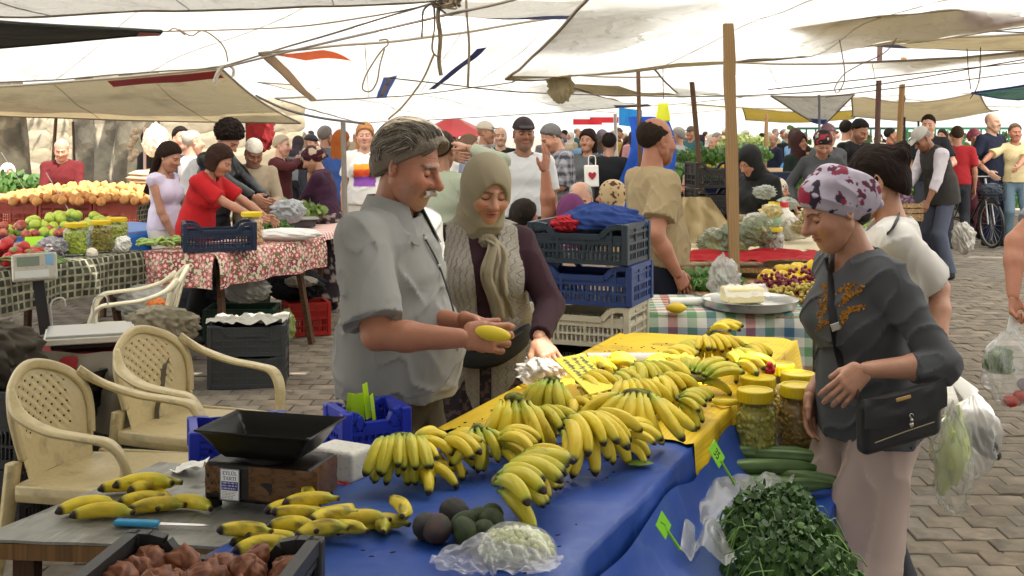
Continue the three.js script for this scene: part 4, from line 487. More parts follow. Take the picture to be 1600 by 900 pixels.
// ---------- props ----------
// bananas: five or six variants of one shape, coloured along their length
const bananaM = mat(0xffffff, { vertexColors: true, roughness: .48, bumpMap: T.grain, bumpScale: .0006 });
function bananaGeo(seed, L = .168, ripe = 1, green = 0) {
  const r = RNG(seed), bend = rr(.75, 1.4, r), n = 16, rad = 15, P = [], C = [], I = [], fr = []; let x = 0, y = 0, a = bend * .42; const R0 = rr(.0182, .0205, r), gr = green || rr(.2, .8, r);
  const Y = mixc(lin(0xecd436), lin(0xdcc02c), r()), G = lin(0x93ad34), D = lin(0x3a2814), B = lin(0x2a1c10);
  const spots = []; for (let i = 0; i < 9; i++) spots.push([.18 + r() * .75, r() * 6.28, rr(.008, .034, r)]);
  for (let i = 0; i <= n; i++) {
    const t = i / n, rad0 = t < .13 ? mix(.0068, .008, t / .13) : R0 * Math.pow(Math.sin(Math.PI * clamp(mix(.13, .97, (t - .13) / .87))), .42), rr2 = i === n ? .0045 : Math.max(rad0, t > .95 ? .0055 : .0068);
    for (let j = 0; j < rad; j++) { const w = j / rad * 6.2832, k = rr2 * (1 + .085 * Math.cos(w * 5)), cy = Math.cos(w) * k, cx = Math.sin(w) * k; P.push(cx, y + cy * Math.cos(a), x - cy * Math.sin(a)); let c = mul(green ? mixc(Y, G, .3) : Y, .93 + .14 * noise(w * 2, t * 9, seed)); c = mixc(c, G, gr * (smooth(.4, .12, t) + .9 * smooth(.78, .95, t))); if (ripe < 1) c = mixc(c, D, clamp((fbm(w * 1.2, t * 5, seed, 3) + .15) * 2.2 * (1 - ripe))); for (const [st, sw, ss] of spots) { const dw = Math.min(Math.abs(w - sw), 6.28 - Math.abs(w - sw)); if (Math.hypot((t - st) * 2.2, dw * .16) < ss * .8) c = mixc(c, D, .4); } if (t > .935) c = B; if (t < .02) c = D; C.push(...c); }
    const s = L / n; x += Math.cos(a) * s; y += Math.sin(a) * s; a -= bend / n * 1.25;
  }
  for (let i = 0; i < n; i++) for (let j = 0; j < rad; j++) { const b = i * rad, q = (j + 1) % rad; I.push(b + j, b + rad + j, b + q, b + q, b + rad + j, b + rad + q); }
  for (let j = 1; j < rad - 1; j++) { I.push(0, j, j + 1); const b = n * rad; I.push(b, b + j + 1, b + j); }
  const g = new THREE.BufferGeometry(); g.setAttribute('position', new THREE.Float32BufferAttribute(P, 3)); g.setAttribute('color', new THREE.Float32BufferAttribute(C, 3)); g.setIndex(I); g.computeVertexNormals(); const uv = new Float32Array(P.length / 3 * 2); for (let i = 0; i < P.length / 3; i++) { uv[2 * i] = P[3 * i + 2]; uv[2 * i + 1] = P[3 * i]; } g.setAttribute('uv', new THREE.BufferAttribute(uv, 2)); return g;
}
const BAN = [1, 2, 3, 4, 5, 6, 7, 8].map(s => bananaGeo(s)), BANG = [21, 22, 23, 24, 25].map(s => bananaGeo(s, .16, 1, .9)), BANR = [11, 12, 13, 14].map(s => bananaGeo(s, .15, .45));
const crownM = mat(0xffffff, { vertexColors: true, roughness: .8 });
const TH = .852; // level of the banana table's cloth
// a hand of bananas: n in the upper row, m in the lower; fan is the half angle; tilt lifts the crown
function bunch(label, pos, yaw, { n = 7, m = 6, fan = .62, tilt = .2, roll = 0, s = 1, seed = 1, ripe = 0, lift = 0, group = 'hands of bananas on the stall' } = {}) {
  const t = thing('banana_bunch', label, 'bananas', pos, 0, group), r = RNG(seed * 77 + 5), set = ripe ? BANR : seed % 3 === 1 ? BANG : BAN, ms = [];
  const row = (k, cnt, y0, el, rad) => { for (let i = 0; i < cnt; i++) { const f = cnt > 1 ? (i / (cnt - 1) * 2 - 1) : 0, b = part(t, 'banana', set[Math.floor(r() * set.length)], bananaM); b.matrixAutoUpdate = true; const px = f * (.014 * cnt * .62) * (1 - fan * .25); b.position.set(px, y0 + rr(-.004, .004, r) - .012 * f * f, .008 + rr(-.004, .004, r)); b.rotation.set(el + rr(-.1, .1, r), f * fan + rr(-.09, .09, r), f * .25 + rr(-.2, .2, r), 'YXZ'); b.scale.setScalar(rr(.82, 1.08, r) * rad); ms.push(b); } };
  row(0, n, .018, -.12, 1); if (m) row(1, m, -.012, .28, .93);
  const cw = n * .0095; const cg = paint(new THREE.SphereGeometry(1, 12, 8).scale(Math.max(.016, cw * .62), .015, .016), (x, y, z) => mixc(lin(0x8f9a3a), lin(0x4a3a1c), clamp(.5 + noise(x * 90, y * 90, z * 90) + (z < -.006 ? .5 : 0)))); ms.push(part(t, 'crown', cg, crownM));
  t.rotation.set(-tilt, yaw, roll, 'YXZ'); t.scale.setScalar(s * .71); t.updateMatrixWorld(true);
  let lo = 1e9; const bx = new THREE.Box3(), p = V(0, 0, 0); for (const q of ms) { const a = q.geometry.attributes.position; for (let i = 0; i < a.count; i += 3) { p.fromBufferAttribute(a, i).applyMatrix4(q.matrixWorld); lo = Math.min(lo, p.y); } }
  t.position.y += pos.y - lo + lift - .002; return t;
}
function looseBanana(label, pos, yaw, { tilt = 0, roll = 1.5, s = 1, ripe = 0, seed = 1, group = 'loose bananas' } = {}) { const m = solo('banana', (ripe ? BANR : BAN)[seed % 4], bananaM, label, 'banana', group); m.position.copy(pos); m.rotation.set(tilt, yaw, roll, 'YXZ'); m.scale.setScalar(s * .84); m.updateMatrixWorld(); const b = new THREE.Box3().setFromObject(m, true); m.position.y += pos.y - b.min.y; return m; }

// plastic crate with slotted sides; rim dips in the long sides
const crateCache = {};
function crate(label, pos, yaw, { w = .5, h = .26, d = .33, color = 0x14181c, style = 'slot', group, name = 'crate', m } = {}) {
  const t = thing(name, label, 'crate', pos, yaw, group), key = [w, h, d, style].join();
  const G = crateCache[key] ??= (() => {
    const panel = (L, dip) => { const g = [], th = .012, rim = .024, steps = 12; const topY = x => { const f = Math.abs(x) / (L / 2); return h - (dip ? .26 * h * smooth(.72, .5, f) : 0); };
      for (let i = 0; i < steps; i++) { const x0 = -L / 2 + L * i / steps, x1 = x0 + L / steps, y0 = topY(x0), y1 = topY(x1); g.push(beam([x0, y0 - rim / 2, 0], [x1, y1 - rim / 2, 0], th * 1.8, rim)); }
      const b = box; g.push(b(L, h * .12, th * 1.4, [0, h * .06, 0]), b(L, .012, th * 1.5, [0, h * .52, 0]), b(L, .01, th * 1.3, [0, h * .3, 0])); if (!dip) g.push(b(L, .01, th * 1.3, [0, h * .76, 0]));
      const nb = Math.round(L / .021); for (let i = 0; i <= nb; i++) { const x = -L / 2 + L * i / nb; const tall = i % 6 === 0; const tp = topY(x) - .012; if (style === 'solid') continue; g.push(b(tall ? .012 : .0075, (tall ? tp : h * .53) - h * .1, th * (tall ? 1.4 : .8), [x, ((tall ? tp : h * .53) + h * .1) / 2, 0])); }
      if (style === 'solid') { g.push(b(L, h * .94, th * .6, [0, h * .47, 0])); for (let i = 0; i <= 6; i++) g.push(b(.012, h * .9, th * 1.3, [-L / 2 + L * i / 6, h * .47, 0])); } else { g.push(b(L * .98, h * .2, th * .55, [0, h * .62, 0])); if (!dip) g.push(b(L * .96, h * .34, th * .55, [0, h * .8, 0])); }
      return merge(g); };
    const fl = []; for (let i = 0; i < 9; i++) fl.push(box(w - .02, .008, .02, [0, .012, -d / 2 + .03 + (d - .06) * i / 8])); for (let i = 0; i < 11; i++) fl.push(box(.02, .007, d - .02, [-w / 2 + .03 + (w - .06) * i / 10, .012, 0]));
    const corner = []; for (const x of [-1, 1]) for (const z of [-1, 1]) corner.push(rbox(.03, h, .03, .006, [x * (w / 2 - .012), h / 2, z * (d / 2 - .012)]));
    return { long: panel(w - .03, style !== 'tall'), short: panel(d - .03, false), floor: merge(fl), corner: merge(corner) };
  })();
  const M = m || plastic(color);
  for (const s of [-1, 1]) { const a = part(t, 'side_panel', G.long, M); a.position.z = s * (d / 2 - .012); const b = part(t, 'end_panel', G.short, M); b.position.x = s * (w / 2 - .012); b.rotation.y = Math.PI / 2; }
  part(t, 'floor', G.floor, M); part(t, 'corner_post', G.corner, M).userData.kind = 'stuff'; return t;
}
// monobloc garden chair
function chair(label, pos, yaw, { color = 0xc8b88c, slats = false } = {}) {
  const t = thing('plastic_chair', label, 'chair', pos, yaw), M = plastic(color, { roughness: .38 });
  const backZ = (x, y) => -.235 - (y - .43) * .26 + x * x * 1.15, W = y => .205 - .02 * smooth(.6, .43, y);
  part(t, 'seat', sheet((u, v) => { const x = (u - .5) * (.5 - .05 * (1 - v) * 1), z = mix(-.23, .25, v), e = Math.min(u, 1 - u, v + .15); return V(x, .425 + .018 * v - .022 * Math.sin(Math.PI * u) * smooth(0, .4, v) - .03 * smooth(.85, 1, v) ** 2, z); }, 22, 20, -.012, [.5, .5]), M);
  part(t, 'seat_skirt', [sweep([[-.25, .405, -.2], [-.252, .41, .05], [-.235, .41, .24], [0, .405, .262], [.235, .41, .24], [.252, .41, .05], [.25, .405, -.2]], [[.012, .03], [.012, .032], [.012, .03]], 40, 8)], M);
  const top = .82, arch = u => { const a = (u - .5) * 2; return top - .14 * Math.pow(Math.abs(a), 2.6); };
  const bf = (u, v) => { const x = (u - .5) * 2, h = mix(.425, arch(u) - .012, v), xx = x * (.19 + .04 * v); return V(xx, h, backZ(xx, h)); };
  if (slats) { for (let i = 0; i < 5; i++) { const u = .14 + i * .18; part(t, 'back_slat', sweep([bf(u, .3), bf(u, .55), bf(u, .8), bf(u, .98)], [[.013, .006], [.015, .006], [.015, .006]], 10, 8, V(0, 0, 1)), M); } part(t, 'backrest', sheet((u, v) => bf(u, v * .32), 14, 6, .01, [.5, .2]), M); }
  else {
    const nu = 56, nv = 52, g = sheet(bf, nu, nv, 0, [.5, .4]), ix = g.index.array, keep = [];
    for (let j = 0; j < nv; j++) for (let i = 0; i < nu; i++) { const u = i / nu, v = j / nv, inPat = v > .36 && v < .9 && Math.abs(u - .5) < .34 - .1 * Math.abs(v - .6), hole = inPat && ((i % 6 === 0 && j % 6 === 0) || (i % 6 === 3 && j % 6 === 3)); if (!hole) { const k = (j * nu + i) * 6; for (let q = 0; q < 6; q++) keep.push(ix[k + q]); } }
    g.setIndex(keep); const p = g.attributes.position, nn = g.attributes.normal; for (let j = 0; j <= nv; j++) for (let i = 0; i <= nu; i++) { const u = i / nu, v = j / nv, q = j * (nu + 1) + i, inPat = v > .36 && v < .9 && Math.abs(u - .5) < .34 - .1 * Math.abs(v - .6); if (inPat) { const w = .0035 * Math.sin(i * Math.PI / 3) * Math.sin(j * Math.PI / 3); p.setXYZ(q, p.getX(q) + nn.getX(q) * w, p.getY(q) + nn.getY(q) * w, p.getZ(q) + nn.getZ(q) * w); } } g.computeVertexNormals(); part(t, 'backrest', g, M);
  }
  part(t, 'back_rim', sweep([bf(.0, .35), bf(.0, .75), bf(.03, .97), bf(.16, 1), bf(.5, 1), bf(.84, 1), bf(.97, .97), bf(1, .75), bf(1, .35)], [[.017, .012], [.019, .014], [.02, .015], [.019, .014], [.017, .012]], 60, 10, V(0, 0, 1)), M);
  for (const s of [-1, 1]) {
    part(t, 'armrest', sweep([[s * .2, .75, backZ(.2, .75) + .005], [s * .255, .69, -.19], [s * .285, .645, -.05], [s * .29, .63, .1], [s * .283, .615, .19], [s * .27, .56, .235], [s * .258, .43, .245]], [[.014, .022], [.026, .014], [.029, .012], [.029, .012], [.027, .014], [.024, .016], [.022, .02]], 44, 10), M);
    part(t, 'leg', sweep([[s * .255, .44, .235], [s * .262, .25, .25], [s * .275, .0, .275]], [[.026, .022], [.022, .02], [.017, .016]], 12, 8, V(0, 0, 1)), M);
    part(t, 'leg', sweep([[s * .215, .5, -.24], [s * .225, .25, -.27], [s * .245, .0, -.315]], [[.03, .022], [.026, .02], [.017, .016]], 12, 8, V(0, 0, 1)), M);
  }
  return t;
}
// glass or clear plastic jar filled with olives or pickles
const jarGlass = mat(0xffffff, { transmission: 1, roughness: .04, thickness: 0, ior: 1.35 }), lidCache = {};
function jar(label, pos, { r = .07, h = .24, fill = 0x7a6a2c, vary = .25, lid = 0xd9c01e, stripe = false, n = 260, seed = 1, sticker = false, group } = {}) {
  const t = thing('olive_jar', label, 'jar', pos, 0, group), pr = [[0, .003], [r * .93, .003], [r, .015], [r, h * .36], [r * .965, h * .4], [r, h * .44], [r, h * .66], [r * .96, h * .75], [r * .78, h * .83], [r * .76, h * .9]];
  part(t, 'glass', new THREE.LatheGeometry(pr.map(p => new THREE.Vector2(...p)), 28), jarGlass);
  const q = RNG(seed * 31 + 3), c = lin(fill), g0 = new THREE.IcosahedronGeometry(r * .135, 1), ol = [];
  for (let i = 0; i < n; i++) { const a = q() * 6.283, y = .014 + (h * .8 - .014) * Math.pow(q(), .95), R = (y > h * .72 ? r * .72 : r) - r * .15, rad = R * (q() < .8 ? rr(.9, 1, q) : Math.sqrt(q())), g = g0.clone(); g.applyMatrix4(M4([Math.cos(a) * rad, y, Math.sin(a) * rad], [q() * 6, q() * 6, 0], [rr(.85, 1.05, q), rr(1, 1.3, q), rr(.85, 1.05, q)])); const k = 1 + rr(-vary, vary, q); paint(g, () => [c[0] * k, c[1] * k * rr(.94, 1.06, q), c[2] * k]); ol.push(g); }
  part(t, 'olives', merge(ol), mat(0xffffff, { vertexColors: true, roughness: .35 })).userData.kind = 'stuff';
  part(t, 'brine', new THREE.LatheGeometry([[0, .008], [r * .8, .008], [r * .84, .02], [r * .84, h * .68], [r * .6, h * .8], [0, h * .8]].map(p => new THREE.Vector2(...p)), 24), mat(c, { roughness: .3 }));
  const lr = r * .86; part(t, 'lid', [new THREE.LatheGeometry([[lr * .97, h * .86], [lr, h * .87], [lr * 1.01, h * .985], [lr * .98, h], [lr * .86, h], [lr * .84, h * .985], [0, h * .98]].map(p => new THREE.Vector2(...p)), 32), ...Array.from({ length: 28 }, (_, i) => { const a = i / 28 * 6.283; return box(.004, h * .09, .003, [Math.sin(a) * lr * 1.005, h * .93, Math.cos(a) * lr * 1.005], [0, a, 0]); })], plastic(lid, { map: null, roughness: .35 }));
  if (sticker) part(t, 'label', new THREE.CylinderGeometry(r * 1.008, r * 1.008, h * .26, 12, 1, true, .2, 1.1).translate(0, h * .2, 0), mat(0xd8d4c8, { roughness: .7 }));
  return t;
}
// crumpled plastic carrier bag round a load, hung from a point or lying
function crumple(seed, { rx = .1, ry = .13, rz = .08, amp = .02, neck = true, n = 34, f = 1 } = {}) {
  const g = new THREE.SphereGeometry(1, n * 2, n); return warp(g, (x, y, z) => { const R = (a, b, c) => Math.max(0, 1 - Math.abs(noise(a, b, c)) * 2.3) ** 1.6, k = 1 + amp / rx * (1.1 * R(x * 2.6 * f + seed, y * 1.3 * f, z * 2.6 * f) + .7 * R(x * 5.5 * f + y * 3, y * 2.2 * f + seed, z * 5.5 * f) + .4 * R(x * 11 * f, y * 6 * f + seed, z * 11 * f) - .7); let s = 1; if (neck && y > .5) s = mix(1, .18, smooth(.5, .97, y)); return [x * rx * k * s, y * ry * (neck && y > .3 ? 1.35 : 1) * (k * .3 + .7), z * rz * k * s]; });
}
const filmM = film(0xf6f6f4, .38, { roughness: .22 }), filmDense = film(0xf2f1ee, .7, { roughness: .45 });
const leafGeo = (s = 1) => { const g = new THREE.BufferGeometry(); g.setAttribute('position', new THREE.Float32BufferAttribute([0, 0, 0, -.5, .45, .12, 0, .5, -.04, .5, .45, .12, -.3, .85, .1, 0, 1, .1, .3, .85, .1].map(x => x * s), 3)); g.setIndex([0, 2, 1, 0, 3, 2, 1, 2, 4, 2, 5, 4, 2, 6, 5, 2, 3, 6]); g.computeVertexNormals(); return g; };
// a pile of greens: leaves spread through a mound
function greens(name, label, pos, { rx = .2, ry = .12, rz = .2, n = 900, size = .03, c0 = [.05, .13, .015], c1 = [.12, .26, .04], seed = 1, stems = 60, category = 'greens', group } = {}) {
  const r = RNG(seed * 13 + 1), ls = [], t = thing(name, label, category, pos, 0, group);
  for (let i = 0; i < n; i++) { const th = r() * 6.283, e = Math.acos(1 - r() * 1.05) , k = rr(.62, 1.02, r) * (1 + .16 * noise(Math.cos(th) * 2 + seed, e * 2, Math.sin(th) * 2)), g = leafGeo(size * rr(.6, 1.25, r)), nx = Math.sin(e) * Math.cos(th), ny = Math.max(0, Math.cos(e)), nz = Math.sin(e) * Math.sin(th); g.applyMatrix4(M4([0, 0, 0], [rr(-.9, .9, r), rr(0, 6.28, r), rr(-.5, .5, r)])); const q = new THREE.Quaternion().setFromUnitVectors(V(0, 0, 1), V(nx, ny + .25, nz).normalize()); g.applyQuaternion(q); g.translate(nx * rx * k, ny * ry * k + .004, nz * rz * k); const c = mixc(c0, c1, r() * r()); paint(g, () => c); ls.push(g); }
  part(t, 'leaves', merge(ls), mat(0xffffff, { vertexColors: true, roughness: .6, transmission: .2, thickness: 0 })).userData.kind = 'stuff';
  const core = sph(1, [0, 0, 0], [rx * .8, ry * .74, rz * .8], 18, 10); part(t, 'heap', warp(core, (x, y, z) => { const k = 1 + .15 * noise(x * 20, y * 20, z * 20); return [x * k, Math.max(.0, y * k), z * k]; }), mat(c0, { roughness: .9 }));
  if (stems) { const st = []; for (let i = 0; i < stems; i++) { const a = r() * 6.283, b = a + rr(-.5, .5, r); st.push(tube([[Math.cos(a) * rx * .7, ry * rr(.5, .8, r), Math.sin(a) * rz * .7], [Math.cos(b) * rx * .9, ry * rr(.4, .7, r), Math.sin(b) * rz * .9], [Math.cos(b) * rx * 1.08, ry * rr(.1, .5, r), Math.sin(b) * rz * 1.08]], .0018, 5, 4)); } part(t, 'stems', merge(st), mat([.16, .3, .06], { roughness: .5 })).userData.kind = 'stuff'; }
  return t;
}
// heap of round produce: every piece a thing, or past the limit one merged mass
const fruitCache = {};
function fruitGeo(kind, i) {
  const key = kind + i; if (fruitCache[key]) return fruitCache[key]; const r = RNG(i * 7 + kind.length * 101); let g = new THREE.SphereGeometry(1, 12, 9);
  if (kind === 'onion') { warp(g, (x, y, z) => { const k = 1 + .05 * noise(x * 2 + i, y * 2, z * 2); return [x * k, y * (.86 + (y > .75 ? (y - .75) * 1.3 : 0)), z * k]; }); paint(g, (x, y, z) => mul(mixc(lin(0xc98445), lin(0xdba868), .5 + .5 * noise(Math.atan2(z, x) * 4 + i, y, i)), .85 + .3 * hash3(i, 3, 1))); }
  else if (kind === 'tomato') { warp(g, (x, y, z) => [x, y * .8 - (y > .8 ? .12 : 0), z]); paint(g, (x, y, z) => y > .66 && Math.hypot(x, z) < .3 ? lin(0x4d6b22) : mul(lin(0xb81d12), 1 + .2 * noise(x + i, y, z))); }
  else if (kind === 'apple') { warp(g, (x, y, z) => { const d = Math.hypot(x, z); return [x, y * .9 - (d < .35 ? (.35 - d) * .5 * Math.sign(y) : 0), z]; }); paint(g, (x, y, z) => mixc(lin(0x9ab02e), lin(0xb3c24a), .5 + .5 * noise(x * 3 + i, y * 3, z * 3))); }
  else if (kind === 'redapple') { warp(g, (x, y, z) => [x, y * .9, z]); paint(g, (x, y, z) => mixc(lin(0x8d1f24), lin(0xc07a50), clamp(.3 + .8 * noise(x * 2 + i, y * 2, z * 2)))); }
  else if (kind === 'lemon') { warp(g, (x, y, z) => [x * (1 + (Math.abs(x) > .8 ? (Math.abs(x) - .8) * 1.2 : 0)) * 1.12, y * .92, z * .92]); paint(g, (x, y, z) => mul(lin(0xd9b91f), 1 + .12 * noise(x * 9, y * 9, z * 9 + i))); }
  else if (kind === 'orange') paint(g, (x, y, z) => mul(lin(0xe08a14), 1 + .12 * noise(x * 9, y * 9, z * 9 + i)));
  else if (kind === 'purpleonion') paint(warp(g, (x, y, z) => [x, y * .85, z]), (x, y, z) => mul(lin(0x4a1c36), 1 + .3 * noise(x * 3 + i, y, z)));
  else if (kind === 'avocado') { warp(g, (x, y, z) => [x * (1 - .2 * y), y * 1.25, z * (1 - .2 * y)]); paint(g, (x, y, z) => mixc(i > 2 ? lin(0x46592c) : lin(0x3c3a34), i === 1 ? lin(0x5a3028) : i > 2 ? lin(0x33421f) : lin(0x2a2926), clamp(.5 + noise(x * 4 + i, y * 4, z * 4)))); }
  else if (kind === 'potato') { warp(g, (x, y, z) => { const k = 1 + .12 * noise(x * 1.6 + i, y * 1.6, z * 1.6); return [x * 1.3 * k, y * .85 * k, z * k]; }); paint(g, (x, y, z) => mul(lin(0xb79a68), 1 + .2 * noise(x * 5, y * 5, z * 5 + i))); }
  else if (kind === 'cabbage') { g = new THREE.SphereGeometry(1, 24, 18); warp(g, (x, y, z) => { const a = Math.atan2(z, x), k = 1 + .04 * Math.abs(Math.sin(a * 4 + y * 3 + i)); return [x * k, y * .9 * k, z * k]; }); paint(g, (x, y, z) => { const v = Math.abs(noise(Math.atan2(z, x) * 3, y * 6, i)); return mixc(lin(0x4b2440), lin(0xa893a0), clamp(1 - v * 5) * .8); }); }
  else if (kind === 'grape') paint(g, (x, y, z) => mul(lin(0x7a2438), 1 + .3 * noise(x + i * 3, y, z))); else if (kind === 'greengrape') paint(g, (x, y, z) => mul(lin(0xb9a84e), 1 + .2 * noise(x + i * 3, y, z)));
  else if (kind === 'pepper') { g = new THREE.SphereGeometry(1, 12, 9); warp(g, (x, y, z) => { const a = Math.atan2(z, x), k = (1 + .12 * Math.cos(a * 3 + i)) * (1 - .25 * (y < 0 ? -y : 0)); return [x * k, y * 1.3, z * k]; }); paint(g, (x, y, z) => y > 1.1 ? lin(0x4f7a2a) : mul(lin(0xa81214), 1 + .15 * noise(x * 2 + i, y, z))); }
  return fruitCache[key] = g;
}
const fruitM = mat(0xffffff, { vertexColors: true, roughness: .42 }), dryM = mat(0xffffff, { vertexColors: true, roughness: .8 });
function heap(kind, name, label, category, group, pos, { rx, rz, h, r, n, seed = 1, yaw = 0, lim = 999, flat = .3 }) { // dome-shaped heap, biggest on the visible surface
  const q = RNG(seed * 17 + 9), out = [], m = ['onion', 'potato', 'purpleonion', 'cabbage'].includes(kind) ? dryM : fruitM; let tries = 0;
  while (out.length < n && tries++ < n * 30) { const a = q() * 6.283, d = Math.sqrt(q()), x = Math.cos(a) * d * rx, z = Math.sin(a) * d * rz, y = h * (1 - Math.pow(d, 1 / flat * .6)) * rr(.75, 1, q), p = V(x, y, z); if (out.some(o => o.distanceTo(p) < r * 1.45)) continue; out.push(p); }
  const c = Math.cos(yaw), s = Math.sin(yaw); out.forEach((p, i) => { const f = solo(name, fruitGeo(kind, i % 6), m, label, category, group); f.position.set(pos.x + p.x * c + p.z * s, pos.y + p.y + r * .72, pos.z - p.x * s + p.z * c); f.rotation.set(rr(-.9, .9, q), q() * 6.28, rr(-.9, .9, q)); f.scale.setScalar(r * rr(.88, 1.12, q)); });
  return out.length;
}
// cloth laid over a table top with a hanging front: local x along the table, z towards the viewer
function tablecloth(parent, nm, { L, W: wd, H, drop = .3, wave = .02, freq = 9, over = .02, m, seed = 1, both = false, sides = true, uvs = 1, lift = .006 }) {
  const tot = wd + drop + (both ? drop : 0); part(parent, nm, sheet((u, v) => { const x = (u - .5) * (L + over * 2); let s = v * tot - (both ? drop : 0), y = H + lift, z = -wd / 2 + s; let hang = 0; if (s > wd) { hang = s - wd; z = wd / 2 + .012 * Math.min(1, hang * 20); } else if (s < 0) { hang = -s; z = -wd / 2 - .012; } y -= hang; const wv = wave * Math.min(1, hang / .1) * (Math.sin(x * freq * 3 + seed + 2 * noise(x * 3, seed)) * .6 + noise(x * freq, hang * 2, seed) * 1.2); if (hang > 0) { z += (s < 0 ? -1 : 1) * (wv + wave * .8 * Math.min(1, hang / .1)); y += .02 * noise(x * 4, seed + 3) * hang / drop; } else y += .004 * noise(x * 8, z * 8, seed) + .0025 * Math.abs(noise(x * 16, z * 12, seed)); return V(x, y, z); }, Math.round(L * 45), 34, 0, [L * uvs, tot * uvs]), m);
  if (sides) for (const s of [-1, 1]) part(parent, nm + '_side', sheet((u, v) => { const z = (u - .5) * wd, hang = v * drop; return V(s * (L / 2 + over + .012 + wave * Math.min(1, hang / .1) * (.6 * Math.sin(z * freq * 3) + .6)), H + lift - hang, z); }, 20, 14, 0, [wd * uvs, drop * uvs]), m);
}
// printed cloths
T.plaid = tex(256, 256, (u, v, x, y) => { const band = t => { t = t * 8 % 8; return t < 1 ? srgb(0x3d6a86) : t < 2 ? srgb(0xe6e2d6) : t < 3 ? srgb(0x6f9a6e) : t < 4 ? srgb(0xe6e2d6) : t < 5 ? srgb(0xc0504d) : t < 6 ? srgb(0xe9e4d8) : t < 7 ? srgb(0x6f9a6e) : srgb(0xe6e2d6); }; const a = band(u), b = band(v), t = ((x + y) >> 1 & 1); return mul(t ? a : b, .86 + .1 * hash3(x, y, 4)); }, true, 1 / .34, 1 / .34);
T.net = tex(256, 256, (u, v, x, y) => { const a = Math.abs((u * 8) % 1 - .5) > .36, b = Math.abs((v * 8) % 1 - .5) > .36; const n = tfbm(u, v, 12, 3, 2); return a || b ? mul(srgb(0xa8a48c), .85 + .35 * n) : mul(((Math.floor(u * 8) + Math.floor(v * 8)) & 1) ? srgb(0x2a2c22) : srgb(0x4c4c3c), 1 + .5 * n); }, true, 1 / .42, 1 / .42);
T.floral = tex(512, 512, (u, v) => { let best = 9, id = 0; for (let j = -1; j < 9; j++) for (let i = -1; i < 9; i++) { const X = (i + .5 + .7 * (hash3((i + 8) % 8, (j + 8) % 8, 1) - .5)) / 8, Y = (j + .5 + .7 * (hash3((i + 8) % 8, (j + 8) % 8, 2) - .5)) / 8, d = Math.hypot(u - X, v - Y) * (1 + .3 * Math.sin(Math.atan2(v - Y, u - X) * 5)); if (d < best) { best = d; id = hash3((i + 8) % 8, (j + 8) % 8, 3); } } const n = tfbm(u, v, 24, 2, 6); return best < .022 ? srgb(0xe8d0c4) : best < .05 ? (id < .5 ? srgb(0xb8505c) : id < .75 ? srgb(0xd08a86) : srgb(0x8c2f3e)) : best < .058 ? srgb(0x4f5a3c) : n > .12 ? srgb(0x66703f) : srgb(0xddc9b8); }, true, 1 / .5, 1 / .5);
T.stripePink = tex(128, 128, (u, v) => (u * 10 % 1) < .5 ? srgb(0xe6d6cc) : srgb(0xc98a86), true, 1 / .4, 1 / .4);
T.metal = tex(512, 512, (u, v) => { const s = clamp(tfbm(u, v, 5, 5, 90) * 2 - .2), sc = clamp(1 - Math.abs(tnoise(u * 60 + v * 9, v * 3, 1e5, 93)) * 14) * .2, d = clamp(tfbm(u, v, 14, 3, 95) * 3 - .9); return mul(mixc([.56, .56, .53], [.42, .41, .37], s), 1 + sc - .35 * d + .1 * tfbm(u, v, 30, 2, 97)); }, true, 1 / .8, 1 / .8);
T.blueTarp = tex(512, 512, (u, v, x, y) => { const s = clamp(tfbm(u, v, 4, 5, 101) * 2 - .25), f = clamp(1 - Math.abs(tfbm(u, v, 5, 5, 103)) * 16) * .25; return mixc(mixc([.10, .27, .60], [.18, .31, .56], s), [.42, .50, .66], f * .95 + (hash3(x, y, 5) > .994 ? .2 : 0)); }, true, 1 / 1.1, 1 / 1.1);
T.yelTarp = tex(512, 512, (u, v, x, y) => { const s = clamp(tfbm(u, v, 6, 5, 111) * 2 - .4), w = Math.abs((v * 60) % 1 - .5) < .12 ? .06 : 0; return mixc([.90 - w, .76 - w, .12], [.62, .47, .12], s * .8); }, true, 1 / .8, 1 / .8);
T.card = tex(256, 256, (u, v) => { const s = clamp(tfbm(u, v, 5, 4, 121) * 2); return mul([.50, .38, .24], 1 + .25 * tfbm(u, v, 20, 2, 123) - .35 * s); }, true, 1 / .3, 1 / .3);
// lettering and print drawn on a canvas
function print(w, h, draw) { const c = document.createElement('canvas'); c.width = w; c.height = h; draw(c.getContext('2d'), w, h); const t = new THREE.CanvasTexture(c); t.colorSpace = THREE.SRGBColorSpace; t.magFilter = THREE.LinearFilter; return t; }

